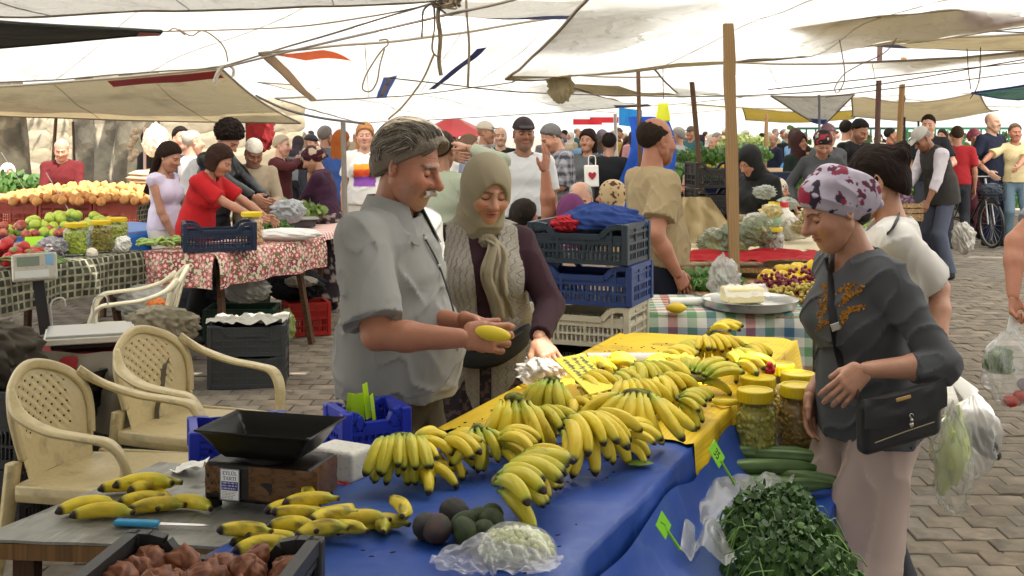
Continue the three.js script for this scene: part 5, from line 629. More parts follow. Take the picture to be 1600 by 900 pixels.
// ---------- the banana stall ----------
const A_ = V(.395, 0, -.919), B_ = V(-.919, 0, -.395), O_ = V(.085, 0, -2.17);          // along the table, across it, near right corner
const onT = (s, t, y = TH) => O_.clone().addScaledVector(A_, s).addScaledVector(B_, t).setY(y);
const TW = .68;
{
  const t = thing('banana_stall', 'long stall table draped in blue and yellow plastic sheets', 'table', [0, 0, 0]);
  const top = []; for (let i = 0; i < 5; i++) top.push(0);
  for (let i = 0; i < 5; i++) { const a = onT(-.75, .07 + i * .135, .815), b = onT(2.5, .07 + i * .135, .815); part(t, 'plank', beam(a, b, .128, .025), woodM); }
  for (const s of [-.5, .9, 2.35]) for (const q of [.06, TW - .06]) part(t, 'leg', beam(onT(s, q, 0), onT(s, q, .8), .045, .045), woodD);
  for (const s of [-.5, .9, 2.35]) part(t, 'crossbar', beam(onT(s, .02, .785), onT(s, TW - .02, .785), .04, .035), woodD);
  const rough = (s, q, k) => .0035 * noise(s * 9, q * 9, k) + .006 * (Math.abs(noise(s * 5, q * 4, k + 3)) - .3);
  const blueM = mat(0xffffff, { map: T.blueTarp, roughness: .48, bumpMap: T.wrinkle, bumpScale: .016 }), yelM = mat(0xffffff, { map: T.yelTarp, roughness: .6, bumpMap: T.wrinkle, bumpScale: .012 });
  const drape = (s0, s1, d0, lift, dropL, k, skew) => (u, v) => { const tot = dropL + TW + d0; let w = v * tot; const s = mix(s0, s1, u); let q, y; if (w < dropL) { y = TH - (dropL - w); q = TW + .004 + lift; } else if (w < dropL + TW) { q = TW - (w - dropL); y = TH; } else { q = -.004 - lift; y = TH - (w - dropL - TW); } const hang = TH - y, ss = s + skew * (TW - clamp(q, 0, TW)); const e = Math.min(1, hang / .12); if (q <= 0) { q -= e * Math.max(.007, .016 + .022 * Math.sin(ss * 13 + k) + .03 * noise(ss * 4, y * 3, k) + .02 * hang - .03 * (1 - Math.min(1, 3 * Math.abs(noise(ss * 5 - y * 4, y * 2, k + 9))))); } else if (q >= TW) q += e * (.01 + .012 * Math.sin(ss * 11)); const corner = .012 * Math.exp(-((clamp(q, 0, TW) - (q < .3 ? 0 : TW)) ** 2) / .0006); return onT(ss, q, y + lift + (hang > .001 ? 0 : rough(ss, q, k) - corner)); };
  part(t, 'blue_sheet', sheet(drape(-.8, 1.0, .5, 0, .12, 1, .45), 90, 90, 0, [1.9, 1.3]), blueM);
  part(t, 'yellow_sheet', sheet(drape(.86, 2.52, .4, .006, .2, 5, .45 * 0 + .2), 80, 84, 0, [1.7, 1.25]), yelM);
  // lower shelf on the buyers' side
  const sh = (u, v) => { const s = mix(-.5, 1.75, u), q = -.03 - v * .37, y = .655 + .012 * noise(s * 5, q * 6, 4) - (v > .85 ? (v - .85) * 3 : 0) + .12 * Math.exp(-v * 9) + (.05 * Math.abs(noise(s * 3, 2, 8)) * Math.exp(-v * 3)); return onT(s, q, y); };
  part(t, 'shelf_sheet', sheet(sh, 70, 40, 0, [2.2, .6]), blueM);
  for (let i = 0; i < 3; i++) part(t, 'shelf_plank', beam(onT(-.5, -.08 - i * .1, .625), onT(1.8, -.08 - i * .1, .625), .09, .022), woodM);
  for (const s of [-.3, .9, 1.7]) part(t, 'shelf_leg', beam(onT(s, -.3, 0), onT(s, -.3, .61), .04, .04), woodD);
  // dry banana flower scraps
  const r = RNG(71), sc = []; for (let i = 0; i < 420; i++) { const s = rr(-.1, 2.4, r), q = rr(.03, .64, r), g = sph(1, [0, 0, 0], [rr(.0015, .003, r), .0015, rr(.003, .009, r)], 5, 4, [0, 0, 0]); if (noise(s * 3, q * 5, 9) < -.05) continue; g.applyMatrix4(M4(onT(s, q, TH + .011), [0, r() * 6, 0])); sc.push(g); }
  tag(solo('banana_scraps', sc, mat(0x1e150e, { roughness: .9 }), 'dark dried banana flower scraps strewn over the stall sheets', 'scraps', null, 'stuff'));
}
const tb = (u, v) => onY(u, v, TH + .006);
const D2 = Math.PI / 180;
[ // crown position in the photo, direction the fruit points (degrees, 0 towards the viewer), options, label
  [628, 752, 4, { n: 8, m: 8, fan: .3, tilt: -.62 }, 'large double-row hand of bananas with tips facing front, left of the avocados'],
  [640, 745, 95, { n: 4, m: 3, fan: .8, tilt: -.1 }, 'spread hand of bananas directly behind the large double-row hand'],
  [655, 752, 60, { n: 3, m: 0, fan: .7, tilt: -.25 }, 'three bananas poking out to the right behind the double-row hand'],
  [746, 735, 30, { n: 4, m: 3, fan: .75, tilt: -1.0 }, 'small splayed bunch with a frayed brown stem near the seller'],
  [803, 708, 10, { n: 5, m: 4, fan: .5, tilt: -1.25, s: 1.3 }, 'bunch standing upright on its tips with a thick green stem'],
  [775, 735, 85, { n: 4, m: 3, fan: .55, tilt: -.1 }, 'hand of bananas lying sideways in front of the upright bunch'],
  [780, 806, 70, { n: 7, m: 3, fan: .62, tilt: .05, s: 1.25 }, 'big arched hand of bananas just behind the avocados'],
  [812, 768, 72, { n: 6, m: 5, fan: .5, tilt: -.15 }, 'hand of bananas stacked behind the big arched one'],
  [900, 728, 42, { n: 7, m: 7, fan: .5, tilt: -.38, s: 1.3 }, 'plump double hand of bananas near the table edge with dark tips'],
  [885, 700, 65, { n: 5, m: 3, fan: .6, tilt: -.1 }, 'hand of bananas tucked behind the plump double hand'],
  [958, 720, 100, { n: 4, m: 3, fan: .5, tilt: -.1, s: 1 }, 'small pale hand of short bananas beside the green leaf'],
  [996, 695, -12, { n: 8, m: 5, fan: .85, tilt: -.95, s: 1.3 }, 'wide fan of bananas with brown crown on the table corner'],
  [862, 660, -25, { n: 6, m: 4, fan: .6, tilt: -1.1, s: 1.1 }, 'greenish fan of bananas standing left of the price card'],
  [892, 668, 55, { n: 4, m: 2, fan: .8, tilt: .0 }, 'green-tipped small hand in the middle of the heap'],
  [905, 640, 60, { n: 5, m: 3, fan: .5, tilt: -.2 }, 'bananas lying under the yellow price card'],
  [1060, 660, 75, { n: 6, m: 4, fan: .6, tilt: -.15, s: .9 }, 'short hand of bananas at the sheet border by the lime tag'],
  [985, 650, 20, { n: 7, m: 6, fan: .55, tilt: -.55 }, 'hand of bananas in the heap behind the wide fan'],
  [1030, 640, 40, { n: 7, m: 5, fan: .6, tilt: -.4 }, 'hand of bananas curling right at the centre of the heap'],
  [1000, 618, 35, { n: 8, m: 6, fan: .7, tilt: -.5, s: 1.05 }, 'broad hand of bananas right of the price card'],
  [945, 600, 80, { n: 5, m: 4, fan: .5, tilt: -.1 }, 'hand of bananas beside the white paper roll'],
  [925, 600, 20, { n: 5, m: 3, fan: .4, tilt: -.3, s: .9 }, 'little bananas in front of the white paper roll'],
  [1085, 618, 140, { n: 9, m: 4, fan: .8, tilt: .2, s: 1.12 }, 'big fan spread from a pale green crown near the right edge'],
  [1005, 596, 70, { n: 5, m: 4, fan: .5, tilt: .0 }, 'hand of bananas at the back left of the yellow sheet'],
  [1035, 588, 60, { n: 5, m: 4, fan: .55, tilt: .0 }, 'arched hand of bananas in the back row left'],
  [1060, 572, 40, { n: 5, m: 3, fan: .5, tilt: .0 }, 'hand of bananas in the back row by the checked cloth'],
  [1105, 570, 25, { n: 7, m: 5, fan: .6, tilt: -.25 }, 'dark-tipped hand of bananas in the back row middle'],
  [1108, 562, 70, { n: 4, m: 3, fan: .5, tilt: .1, lift: .05 }, 'topmost hand of bananas on the back heap'],
  [1140, 590, 50, { n: 6, m: 4, fan: .6, tilt: -.15 }, 'speckled hand of bananas at the back right corner'],
  [1165, 575, 60, { n: 4, m: 3, fan: .5, tilt: -.3, s: .95 }, 'last small hand of bananas at the back right edge'],
  [690, 738, 75, { n: 5, m: 3, fan: .5, tilt: -.1 }, 'hand of bananas reaching right from behind the double-row hand'],
  [838, 690, 30, { n: 5, m: 4, fan: .6, tilt: -.3 }, 'hand of bananas right of the upright green-stemmed bunch'],
  [930, 672, 60, { n: 6, m: 4, fan: .55, tilt: -.1 }, 'hand of bananas left of the wide fan on the corner'],
  [1040, 606, 60, { n: 6, m: 5, fan: .6, tilt: -.2 }, 'hand of bananas between the broad hand and the big fan'],
  [960, 625, 55, { n: 6, m: 5, fan: .6, tilt: -.25 }, 'hand of bananas resting against the price card corner'],
  [1150, 600, 60, { n: 5, m: 3, fan: .6, tilt: -.1 }, 'hand of bananas nearest the radishes at the right edge'],
].forEach(([u, v, a, o, l], i) => bunch(l, tb(u, v), a * D2, { seed: i + 1, ...o }));
{ // overripe loose bananas at the front left, and those on the weighing board
  const r = RNG(91); [[440, 858, 100], [470, 872, 80], [495, 866, 60], [455, 838, 20], [480, 828, -70], [505, 838, 85], [530, 850, 75], [500, 818, 95], [545, 860, 100], [520, 830, 60], [575, 856, 70], [560, 835, 110], [598, 850, 20], [610, 838, 85], [628, 846, 10], [640, 836, 80], [485, 805, 30], [530, 815, 100], [575, 825, 85], [462, 880, 90], [425, 870, 80]].forEach(([u, v, a], i) => looseBanana('overripe loose banana with dark splits in the front left pile', tb(u, v - 6).add(V(0, (i % 3) * .012, 0)), (a + 180) * D2, { ripe: 1, seed: i, roll: 1.5 + rr(-.3, .3, r), s: rr(.86, 1.02, r), group: 'overripe loose bananas' }));
  looseBanana('single stubby banana lying alone near the jar lids', tb(1108, 632), 1.4, { seed: 2, s: .7, group: undefined });
}
{ // board with the scale
  const y = .83, c = [onY(-40, 842, y), onY(402, 856, y), onY(566, 748, y), onY(250, 722, y)], t = thing('weighing_board', 'worn grey metal-topped wooden board holding the scale', 'table', [0, 0, 0]);
  const f = (u, v) => c[0].clone().lerp(c[1], u).lerp(c[3].clone().lerp(c[2], u), v).add(V(0, .0015 * noise(u * 8, v * 8), 0));
  part(t, 'metal_top', sheet(f, 20, 20, .006, [.75, .65]), mat(0xffffff, { map: T.metal, roughness: .5, metalness: .35, bumpMap: T.wrinkle, bumpScale: .002 }));
  part(t, 'board', sheet((u, v) => f(mix(.004, .996, u), mix(.004, .996, v)).add(V(0, -.0075, 0)), 4, 4, .034, [.7, .6]), wood(0xa4906e));
  for (const [u, v] of [[.1, .12], [.9, .1], [.9, .9], [.12, .88]]) { const p = f(u, v); part(t, 'leg', beam([p.x, 0, p.z], [p.x, y - .045, p.z], .045, .045), woodD); }
  const on = (u, v) => onY(u, v, y + .003);
  [[185, 800, 95, 0], [208, 812, 85, 1], [240, 775, 75, 0], [270, 785, 85, 1], [268, 798, 80, 2], [246, 806, 15, 1], [290, 800, 95, 3], [330, 806, 60, 1], [285, 778, 110, 2]].forEach(([u, v, a, k], i) => looseBanana(['fat yellow banana nearest the left end of the board', 'short banana lying in front on the board', 'long banana at the back of the board heap', 'freckled banana on top of the board heap', 'brown-bruised banana in the board heap', 'upright stub of banana in the board heap', 'bruised banana at the right of the board heap', 'curved banana beside the scale sticker', 'pale banana behind the board heap'][i], on(u, v).add(V(0, [0, 0, 0, .03, .004, 0, 0, 0, .02][i], 0)), (a + 180) * D2, { ripe: k === 2 || k === 3, seed: i + 3, s: 1.05, roll: 1.45 }));
  const kn = thing('knife', 'kitchen knife with bright blue handle on the metal board', 'knife', on(214, 822), -.1); part(kn, 'handle', rbox(.1, .012, .022, .005, [0, .007, 0]), plastic(0x2aa0d8)); part(kn, 'blade', new THREE.ExtrudeGeometry(new THREE.Shape([[0, 0], [.12, .004], [.1, .014], [0, .016]].map(p => new THREE.Vector2(...p))), { depth: .0015, bevelEnabled: false }).rotateX(-Math.PI / 2).translate(.05, .006, .008), mat(0xc9c9c9, { metalness: .9, roughness: .25 }));
  const pp = thing('paper_roll', 'crumpled white receipt paper beside the scale tray', 'paper', on(298, 735)); part(pp, 'sheet', sheet((u, v) => V((u - .5) * .09, .004 + .03 * u * u + .012 * noise(u * 4, v * 4, 2), (v - .5) * .07 + .02 * u), 14, 12), mat(0xf2f0ea, { roughness: .85 }));
  // the scale: boxy base wrapped in brown tape, black pan
  const s = thing('weighing_scale', 'boxy market scale with brown taped sides and deep black pan', 'scale', on(424, 784), -.26), k = RNG(8); s.scale.setScalar(.88);
  const body = rbox(.3, .1, .17, .012, [0, .068, 0]); part(s, 'housing', body, mat(0x2a2521, { roughness: .5, map: T.card }));
  part(s, 'tape', [sheet((u, v) => V(-.02 + u * .19, .03 + v * .085, .0865 + .0022 * noise(u * 9, v * 6, 3)), 16, 8), sheet((u, v) => V(.1515 + .002 * noise(u * 7, v * 5), .025 + v * .09, .08 - u * .16), 12, 8), sheet((u, v) => V(-.145 + u * .05, .04 + v * .07, .0863 + .003 * noise(u * 5, v * 6, 6)), 10, 8)], mat(0xcbb48c, { map: T.card, roughness: .38 }));
  for (const [x, z] of [[-.13, .06], [.13, .06], [-.13, -.06], [.13, -.06]]) part(s, 'foot', new THREE.CylinderGeometry(.016, .018, .02, 12).translate(x, .01, z), mat(0x111111));
  const pr = (u, v) => { const x = (u - .5) * .29, z = (v - .5) * .2, e = Math.max(Math.abs(u - .5), Math.abs(v - .5)) * 2, w = smooth(.62, 1, e); return V(x * (1 + .12 * w), .128 + .075 * Math.pow(w, 1.2), z * (1 + .15 * w)); };
  part(s, 'pan', sheet(pr, 30, 24, .004, [.36, .24]), mat(0x121211, { roughness: .32, metalness: .25, bumpMap: T.wrinkle, bumpScale: .002 }));
  part(s, 'pan_support', new THREE.CylinderGeometry(.06, .08, .02, 16).translate(0, .121, 0), mat(0x151515));
  const st = print(256, 368, (g, w, h) => { g.fillStyle = '#f1f1ee'; g.fillRect(0, 0, w, h); g.strokeStyle = '#3b3f86'; g.lineWidth = 5; g.strokeRect(6, 6, w - 12, h - 12); g.fillStyle = '#2f3480'; g.textAlign = 'center'; g.font = 'bold 58px serif'; g.fillText('EYLÜL', w / 2, 72); g.fillText('TARTI', w / 2, 132); g.fillRect(16, 148, w - 32, 104); g.fillStyle = '#d8d8ee'; for (let i = 0; i < 3; i++) for (let x = 24; x < w - 34; x += 4 + (x * 7 + i * 13) % 17) g.fillRect(x, 158 + i * 32, 3 + (x * 5 + i) % 9, 16); g.fillStyle = '#555'; for (let i = 0; i < 5; i++) for (let x = 24; x < w - 40 - i * 13; x += 5 + (x * 3 + i * 7) % 11) g.fillRect(x, 266 + i * 18, 3 + (x * 3 + i) % 6, 7); });
  part(s, 'maker_sticker', new THREE.PlaneGeometry(.054, .08).translate(-.072, .066, .0905), mat(0xffffff, { map: st, roughness: .45 }));
  const tub = thing('plastic_tub', 'white plastic tub upside down on its red lid beside the scale', 'tub', on(535, 752), -.5); part(tub, 'tub', warp(rbox(.13, .075, .1, .012, [0, .05, 0]), (x, y2, z) => [x * (1 - (y2 - .02) * .6), y2, z * (1 - (y2 - .02) * .6)]), plastic(0xe9e7e0)); part(tub, 'lid', rbox(.145, .016, .115, .006, [0, .008, 0]), plastic(0xc2202a, { map: null }));
}
crate('small blue plastic crate with black bags behind the scale', onY(345, 735, .8).add(V(.0, 0, -.2)), .3, { w: .27, h: .08, d: .19, color: 0x1a33c0, style: 'solid' });
{ const p = onY(345, 735, .8).add(V(0, .05, -.18)); const b = solo('black_bag', crumple(3, { rx: .07, ry: .05, rz: .05, neck: false }), mat(0x15151a, { roughness: .3 }), 'crumpled black plastic bag in the small blue crate', 'bag'); b.position.copy(p); }
crate('blue slotted crate holding lime price tags beside the seller', onY(556, 742, TH - .02).add(V(.0, .004, -.22)), .5, { w: .19, h: .12, d: .15, color: 0x1a33c0 });
{ const lime = mat(0xb8e020, { roughness: .6 }), p = onY(556, 742, TH - .02).add(V(-.045, .1, -.2)); for (let i = 0; i < 5; i++) { const m = solo('price_tag', box(.018, .1, .002), lime, ['lime plastic price tag standing leftmost in the blue crate', 'second lime price tag in the blue crate', 'third lime price tag in the blue crate', 'tallest lime price tag in the blue crate', 'rearmost lime price tag in the blue crate'][i], 'price tag'); m.position.copy(p).add(V(i * .016, .01 + (i === 3 ? .03 : 0), i % 2 * .012)); m.rotation.set(.1, .3 * i, -.12 + .08 * i); } }
// price card, paper roll, bags, leaf
{
  const c = print(384, 256, (g, w, h) => { g.fillStyle = '#e3da4a'; g.fillRect(0, 0, w, h); g.strokeStyle = '#5c5a3a'; g.lineWidth = 9; const r = RNG(14); for (const [y, n, sz] of [[52, 6, 30], [122, 8, 34], [194, 10, 24]]) { let x = 28; for (let i = 0; i < n; i++) { g.beginPath(); g.moveTo(x, y + r() * 14); g.lineTo(x + sz * .3, y - sz * r()); g.lineTo(x + sz * .6, y + sz * .5 * r()); g.lineTo(x + sz * .75, y - sz * .7); g.stroke(); x += sz * (.85 + .25 * r()); } } });
  const a = at(866, 560, 3.55), b = at(912, 552, 3.75), d = at(962, 606, 3.35), e = at(922, 616, 3.2); const m = solo('price_card', sheet((u, v) => a.clone().lerp(b, v).lerp(e.clone().lerp(d, v), u), 6, 4, .003, [1, 1]), mat(0xffffff, { map: c, roughness: .75 }), 'yellow handwritten price card leaning on the bananas', 'sign');
  const rl = thing('paper_roll', 'white roll of plastic bags lying on the yellow sheet', 'roll', tb(975, 572), .0); const R = .022; part(rl, 'roll', new THREE.CylinderGeometry(R, R, .26, 24).rotateZ(Math.PI / 2).translate(0, R + .003, 0), mat(0xf0eee8, { roughness: .6 })); part(rl, 'core', new THREE.CylinderGeometry(.014, .014, .264, 16).rotateZ(Math.PI / 2).translate(0, R + .003, 0), mat(0xa5855c));
  const bag = solo('plastic_bag', crumple(8, { rx: .075, ry: .05, rz: .07, amp: .02, neck: false, f: 1.4 }), film(0xf4f2ee, .35, { roughness: .2 }), 'crumpled clear bag under the hand of the veiled woman', 'bag'); bag.position.copy(tb(848, 600)).add(V(0, .045, 0));
  const lf = solo('leaf', sheet((u, v) => V((u - .5) * .075, .004 + .008 * Math.sin(u * 3.1) * Math.sin(v * 3.1), (v - .5) * .045 * Math.sin(.15 + u * 2.85)), 12, 8), mat([.16, .3, .04], { roughness: .6 }), 'single green leaf on the blue sheet', 'leaf'); lf.position.copy(tb(998, 726));
  [[1092, 690, 1148, 757, 2.95, '35'], [1010, 805, 1062, 858, 2.5, '']].forEach(([u0, v0, u1, v1, d, txt], i) => { const p = at(u1, v1, d), q = at(u0 + 20, v0 + 5, d - .06), g = thing('price_tag', i ? 'lime price spike stuck in the clear bag by the parsley' : 'lime price spike reading 35 stuck by the cucumbers', 'price tag', p); const dir = q.clone().sub(p), n = V(.35, .5, .8).normalize(), up = dir.clone().normalize(), sd = up.clone().cross(n).normalize(); part(g, 'spike', bar([0, 0, 0], dir.clone().multiplyScalar(.62), .0035, .0035, 6), mat(0x8fd420, { roughness: .5 })); const tx = print(128, 256, (c2, w, h) => { c2.fillStyle = '#8fe028'; c2.fillRect(0, 0, w, h); c2.save(); c2.translate(w / 2, h / 2); c2.rotate(Math.PI / 2); c2.fillStyle = '#1c2a12'; c2.font = 'bold 96px sans-serif'; c2.textAlign = 'center'; if (txt) c2.fillText(txt, 0, 34); else { c2.lineWidth = 7; c2.strokeStyle = '#2f5a1a'; c2.beginPath(); c2.moveTo(-80, 8); c2.lineTo(20, -12); c2.lineTo(80, 6); c2.stroke(); } c2.restore(); }); const o2 = dir.clone().multiplyScalar(.55), e2 = dir.clone(); part(g, 'plate', sheet((a2, b2) => o2.clone().lerp(e2, b2).addScaledVector(sd, (a2 - .5) * .036), 3, 3, .002, [1, 1]), mat(0xffffff, { map: tx, roughness: .5 })); });
}
// avocados
[[665, 842, 0], [682, 848, 1], [712, 822, 2], [726, 838, 3], [728, 852, 4], [745, 832, 5], [768, 838, 3], [770, 824, 5], [756, 850, 4]].forEach(([u, v, k], i) => { const f = solo('avocado', fruitGeo('avocado', k), mat(0xffffff, { vertexColors: true, roughness: .55, bumpMap: T.grain, bumpScale: .002 }), ['leftmost dark avocado beside the overripe bananas', 'large dark avocado with a reddish patch', 'long dark avocado at the back of the avocado pile', 'green avocado in the middle of the pile', 'front green avocado next to the plastic bag', 'dark avocado behind the green ones', 'green avocado at the right of the pile', 'rear right green avocado in the pile', 'small green avocado touching the pea bag'][i], 'avocado', 'avocados'); f.position.copy(tb(u, v)).add(V(0, .026, 0)); f.rotation.set(1.2, i * 1.3, .4 * i); f.scale.setScalar([.028, .03, .031, .026, .027, .025, .026, .024, .023][i]); });
{ // peas in a bag, with a loose empty bag beside
  const p = tb(806, 868), r = RNG(44), t = thing('bag_of_peas', 'clear bag of pale green shelled peas at the front of the stall', 'bag', p), g0 = new THREE.IcosahedronGeometry(1, 2), ps = [];
  for (let i = 0; i < 420; i++) { const a = r() * 6.283, e = Math.acos(1 - r()), k = rr(.75, .97, r), s = rr(.0058, .0078, r); const g = g0.clone(); g.applyMatrix4(M4([Math.cos(a) * Math.sin(e) * .075 * k, .006 + Math.cos(e) * .05 * k, Math.sin(a) * Math.sin(e) * .055 * k], [0, 0, 0], s)); const c = mixc([.50, .56, .26], [.66, .68, .42], r()); paint(g, () => c); ps.push(g); }
  part(t, 'peas', merge(ps), mat(0xffffff, { vertexColors: true, roughness: .4 })).userData.kind = 'stuff';
  part(t, 'film', warp(new THREE.SphereGeometry(1, 40, 24), (x, y, z) => { const k = 1 + .07 * noise(x * 3, y * 3, z * 3); return [x * .084 * k, Math.max(0, .002 + y * .06 * k), z * .064 * k]; }), film(0xffffff, .12, { roughness: .08 }));
  const b = solo('plastic_bag', sheet((u, v) => { const q = tb(776 + (u - .5) * 200 * Math.sqrt(1 - .75 * (2 * v - 1) ** 2) + 6 * noise(v * 9, u * 9), 903 - v * 45); q.y += .004 + .035 * Math.pow(Math.sin(u * 3.14), 1.3) * Math.sin(v * 3.1) * (.6 + .8 * Math.abs(noise(u * 7, v * 5, 3))) + .012 * Math.abs(noise(u * 16, v * 12, 6)); return q; }, 70, 36, 0), film(0xf3f4f6, .22, { roughness: .15 }), 'loose clear bag wrinkled flat in front of the avocados', 'bag');
}
// dark crate of dried peppers at the bottom left
{
  const c = crate('black open crate of dried red peppers in the bottom left corner', V(-.5, TH + .005, -1.83), -.1, { w: .34, h: .15, d: .26, color: 0x1b1c1e });
  const r = RNG(61), dm = mat(0xffffff, { vertexColors: true, roughness: .62 }); const shapes = [0, 1, 2, 3].map(i => paint(warp(new THREE.SphereGeometry(1, 26, 18), (x, y, z) => { const a = Math.atan2(z, x), k = 1 + .16 * (Math.abs(noise(Math.cos(a) * 3 + i, y * 1.2, Math.sin(a) * 3)) - .3) * 2 + .09 * noise(x * 6, y * 6, z * 6 + i); return [x * k, y * .7 * k, z * k]; }), (x, y, z) => mul(mixc(lin(0x6a3c28), lin(0x925c3e), clamp(.5 + noise(x * 5 + i, y * 5, z * 5))), 1)));
  for (let j = 0; j < 5; j++) for (let i = 0; i < 5; i++) { const f = solo('dried_pepper', shapes[(i + j) % 4], dm, 'wrinkled reddish brown dried pepper in the black crate', 'pepper', 'dried peppers in the black crate'); const q = V((i - 2) * .06 + rr(-.01, .01, r), .105 + rr(-.008, .012, r), (j - 2) * .046 + rr(-.01, .01, r)).applyAxisAngle(V(0, 1, 0), -.1); f.position.copy(c.position).add(q); f.scale.setScalar(rr(.026, .033, r)); f.rotation.set(r() * 6, r() * 6, r() * 6); }
  const bx = solo('produce_box', box(.3, .07, .22), mat(0x4a3a22, { roughness: .95 }), 'layer of packed peppers filling the black crate', 'produce'); bx.position.copy(c.position).add(V(0, .055, 0)); bx.rotation.y = -.1;
}
// olive jars, cucumbers, parsley on the lower shelf
[[1180, 738, 0x989440, 'olive jar in front with a torn white sticker'], [1247, 728, 0x7c6434, 'jar of brown olives beside the customer hand'], [1185, 712, 0x948444, 'jar of green olives second from the front'], [1247, 704, 0x6a5a30, 'jar of mixed olives in the second row right'], [1216, 684, 0x7a6c3c, 'rear jar of pale olives next to the yellow sheet'], [1308, 708, 0x8a8a34, 'jar of bright green olives behind the customer wrist']].forEach(([u, v, c, l], i) => jar(l, onY(u, v, .665), { r: .062, h: .25, fill: c, seed: i + 1, sticker: i === 0, n: 300, lid: 0xd8bf1a }));
{
  const cm = mat(0xffffff, { vertexColors: true, roughness: .5 }), cg = [0, 1, 2].map(k => paint(sweep([[-.17, 0, 0], [-.08, .006 * k, .012], [.06, .004, .016 - .01 * k], [.17, 0, 0]], [[.004, .004], [.017, .017], [.021, .021], [.021, .021], [.018, .018], [.005, .005]], 22, 12), (x, y, z) => mixc([.035, .085, .018], [.22, .33, .12], clamp((.5 + .5 * Math.sin(Math.atan2(y, z) * 9)) * .55 + .25 * noise(x * 30, y * 30, z * 30)))));
  [[1180, 752, .02, 0], [1175, 766, -.04, 0], [1195, 760, .1, .03], [1230, 735, -.25, .03], [1225, 748, -.2, .045], [1160, 778, -.15, 0], [1210, 775, .05, .01], [1190, 745, .0, .05], [1250, 760, -.4, .0]].forEach(([u, v, a, y], i) => { const m = solo('cucumber', cg[i % 3], cm, ['long striped cucumber in the front middle of the pile', 'frontmost cucumber of the pile', 'cucumber resting on two others', 'dark cucumber leaning right under the jars', 'dark upper cucumber pointing at the customer', 'stubby cucumber end sticking out at lower left', 'cucumber half covered by the parsley', 'top cucumber against the front olive jar', 'cucumber behind the parsley'][i], 'cucumber', 'cucumbers'); m.position.copy(onY(u, v, .66)).add(V(0, .02 + y, 0)); m.rotation.y = a; });
  greens('parsley_heap', 'large heap of fresh flat-leaf parsley in the lower right foreground', onY(1238, 872, .66).add(V(-.03, .0, -.0)), { rx: .14, ry: .15, rz: .22, n: 5200, size: .019, seed: 4, stems: 50, c0: [.025, .075, .008], c1: [.10, .24, .03] });
  greens('parsley_heap', 'smaller parsley bundle in front beside the clear bag', onY(1215, 900, .66).add(V(.02, .0, .1)), { rx: .15, ry: .13, rz: .17, n: 2600, size: .02, seed: 6, stems: 30, c0: [.028, .08, .01], c1: [.12, .27, .04] });
  const b = solo('plastic_sheet', sheet((u, v) => { const q = onY(1062 + u * 150 + 30 * v, 905 - v * 135, .67); q.y += .03 + .06 * Math.abs(noise(u * 4, v * 4, 12)) * (1 - .4 * u) + .014 * Math.abs(noise(u * 9, v * 10, 4)); return q; }, 60, 60, 0), film(0xe9ebea, .3, { roughness: .2 }), 'rumpled clear plastic bag wrapped round the parsley', 'bag');
  const b2 = solo('plastic_sheet', sheet((u, v) => { const q = onY(1215 + u * 95, 742 - v * 26, .665); q.y += .012 + .03 * Math.abs(noise(u * 6, v * 4, 22)); return q; }, 34, 16, 0), film(0xf0f2f2, .45, { roughness: .15 }), 'shiny clear plastic between the jars and cucumbers', 'bag');
  const tm = [[1203, 571], [1206, 578], [1200, 580]]; tm.forEach(([u, v], i) => { const f = solo('radish', sph(.012, [0, 0, 0], [1, 1.15, 1]), mat(0xb3122c, { roughness: .35 }), ['upper red radish beside the olive jars', 'lower red radish beside the olive jars', 'small red radish touching the yellow sheet'][i], 'radish'); f.position.copy(at(u, v, 3.72)); });
}

// ---------- the people at the banana stall ----------
// point of a person's clothes met by the line of sight through a photo pixel, lifted a little off the cloth
function hit(p, u, v, lift = .005, F = p.topF, d0 = 2.4) { const inv = new THREE.Matrix4().compose(p.position, p.quaternion, V(1, 1, 1)).invert(), dir = at(u, v, 1).sub(V(0, EYE, 0)).normalize(), o = V(0, EYE, 0).addScaledVector(dir, d0), q = V(0, 0, 0); let t = 0; for (let i = 0; i < 160; i++) { q.copy(o).addScaledVector(dir, t).applyMatrix4(inv); const d = F(q.x, q.y, q.z); if (d < .0012) break; t += Math.max(.001, d * .6); if (t > 4) return null; } return q.addScaledVector(dir.clone().transformDirection(inv), -lift); }
function hitPath(p, list, lift) { return list.map(([u, v]) => hit(p, u, v, lift)).filter(Boolean); }
function collar(p, m, { r = .068, h = .04, open = .5 } = {}) { const { neck, q2, k } = p.J; part(p, 'collar', sheet((u, v) => { const a = mix(open, 6.283 - open, u), f = Math.max(0, Math.cos(a)), pt = smooth(.75, 1, Math.abs(u - .5) * 2), rad = (r + v * (.026 + .034 * pt)) * k, y = (.04 - v * (h + .06 * pt) + .016 * (1 - f)) * k; return off(neck, q2, Math.sin(a) * rad * .98, y - .012 * f * k, Math.cos(a) * rad + .012 * k); }, 40, 8, .003, [.4, .06]), m); }
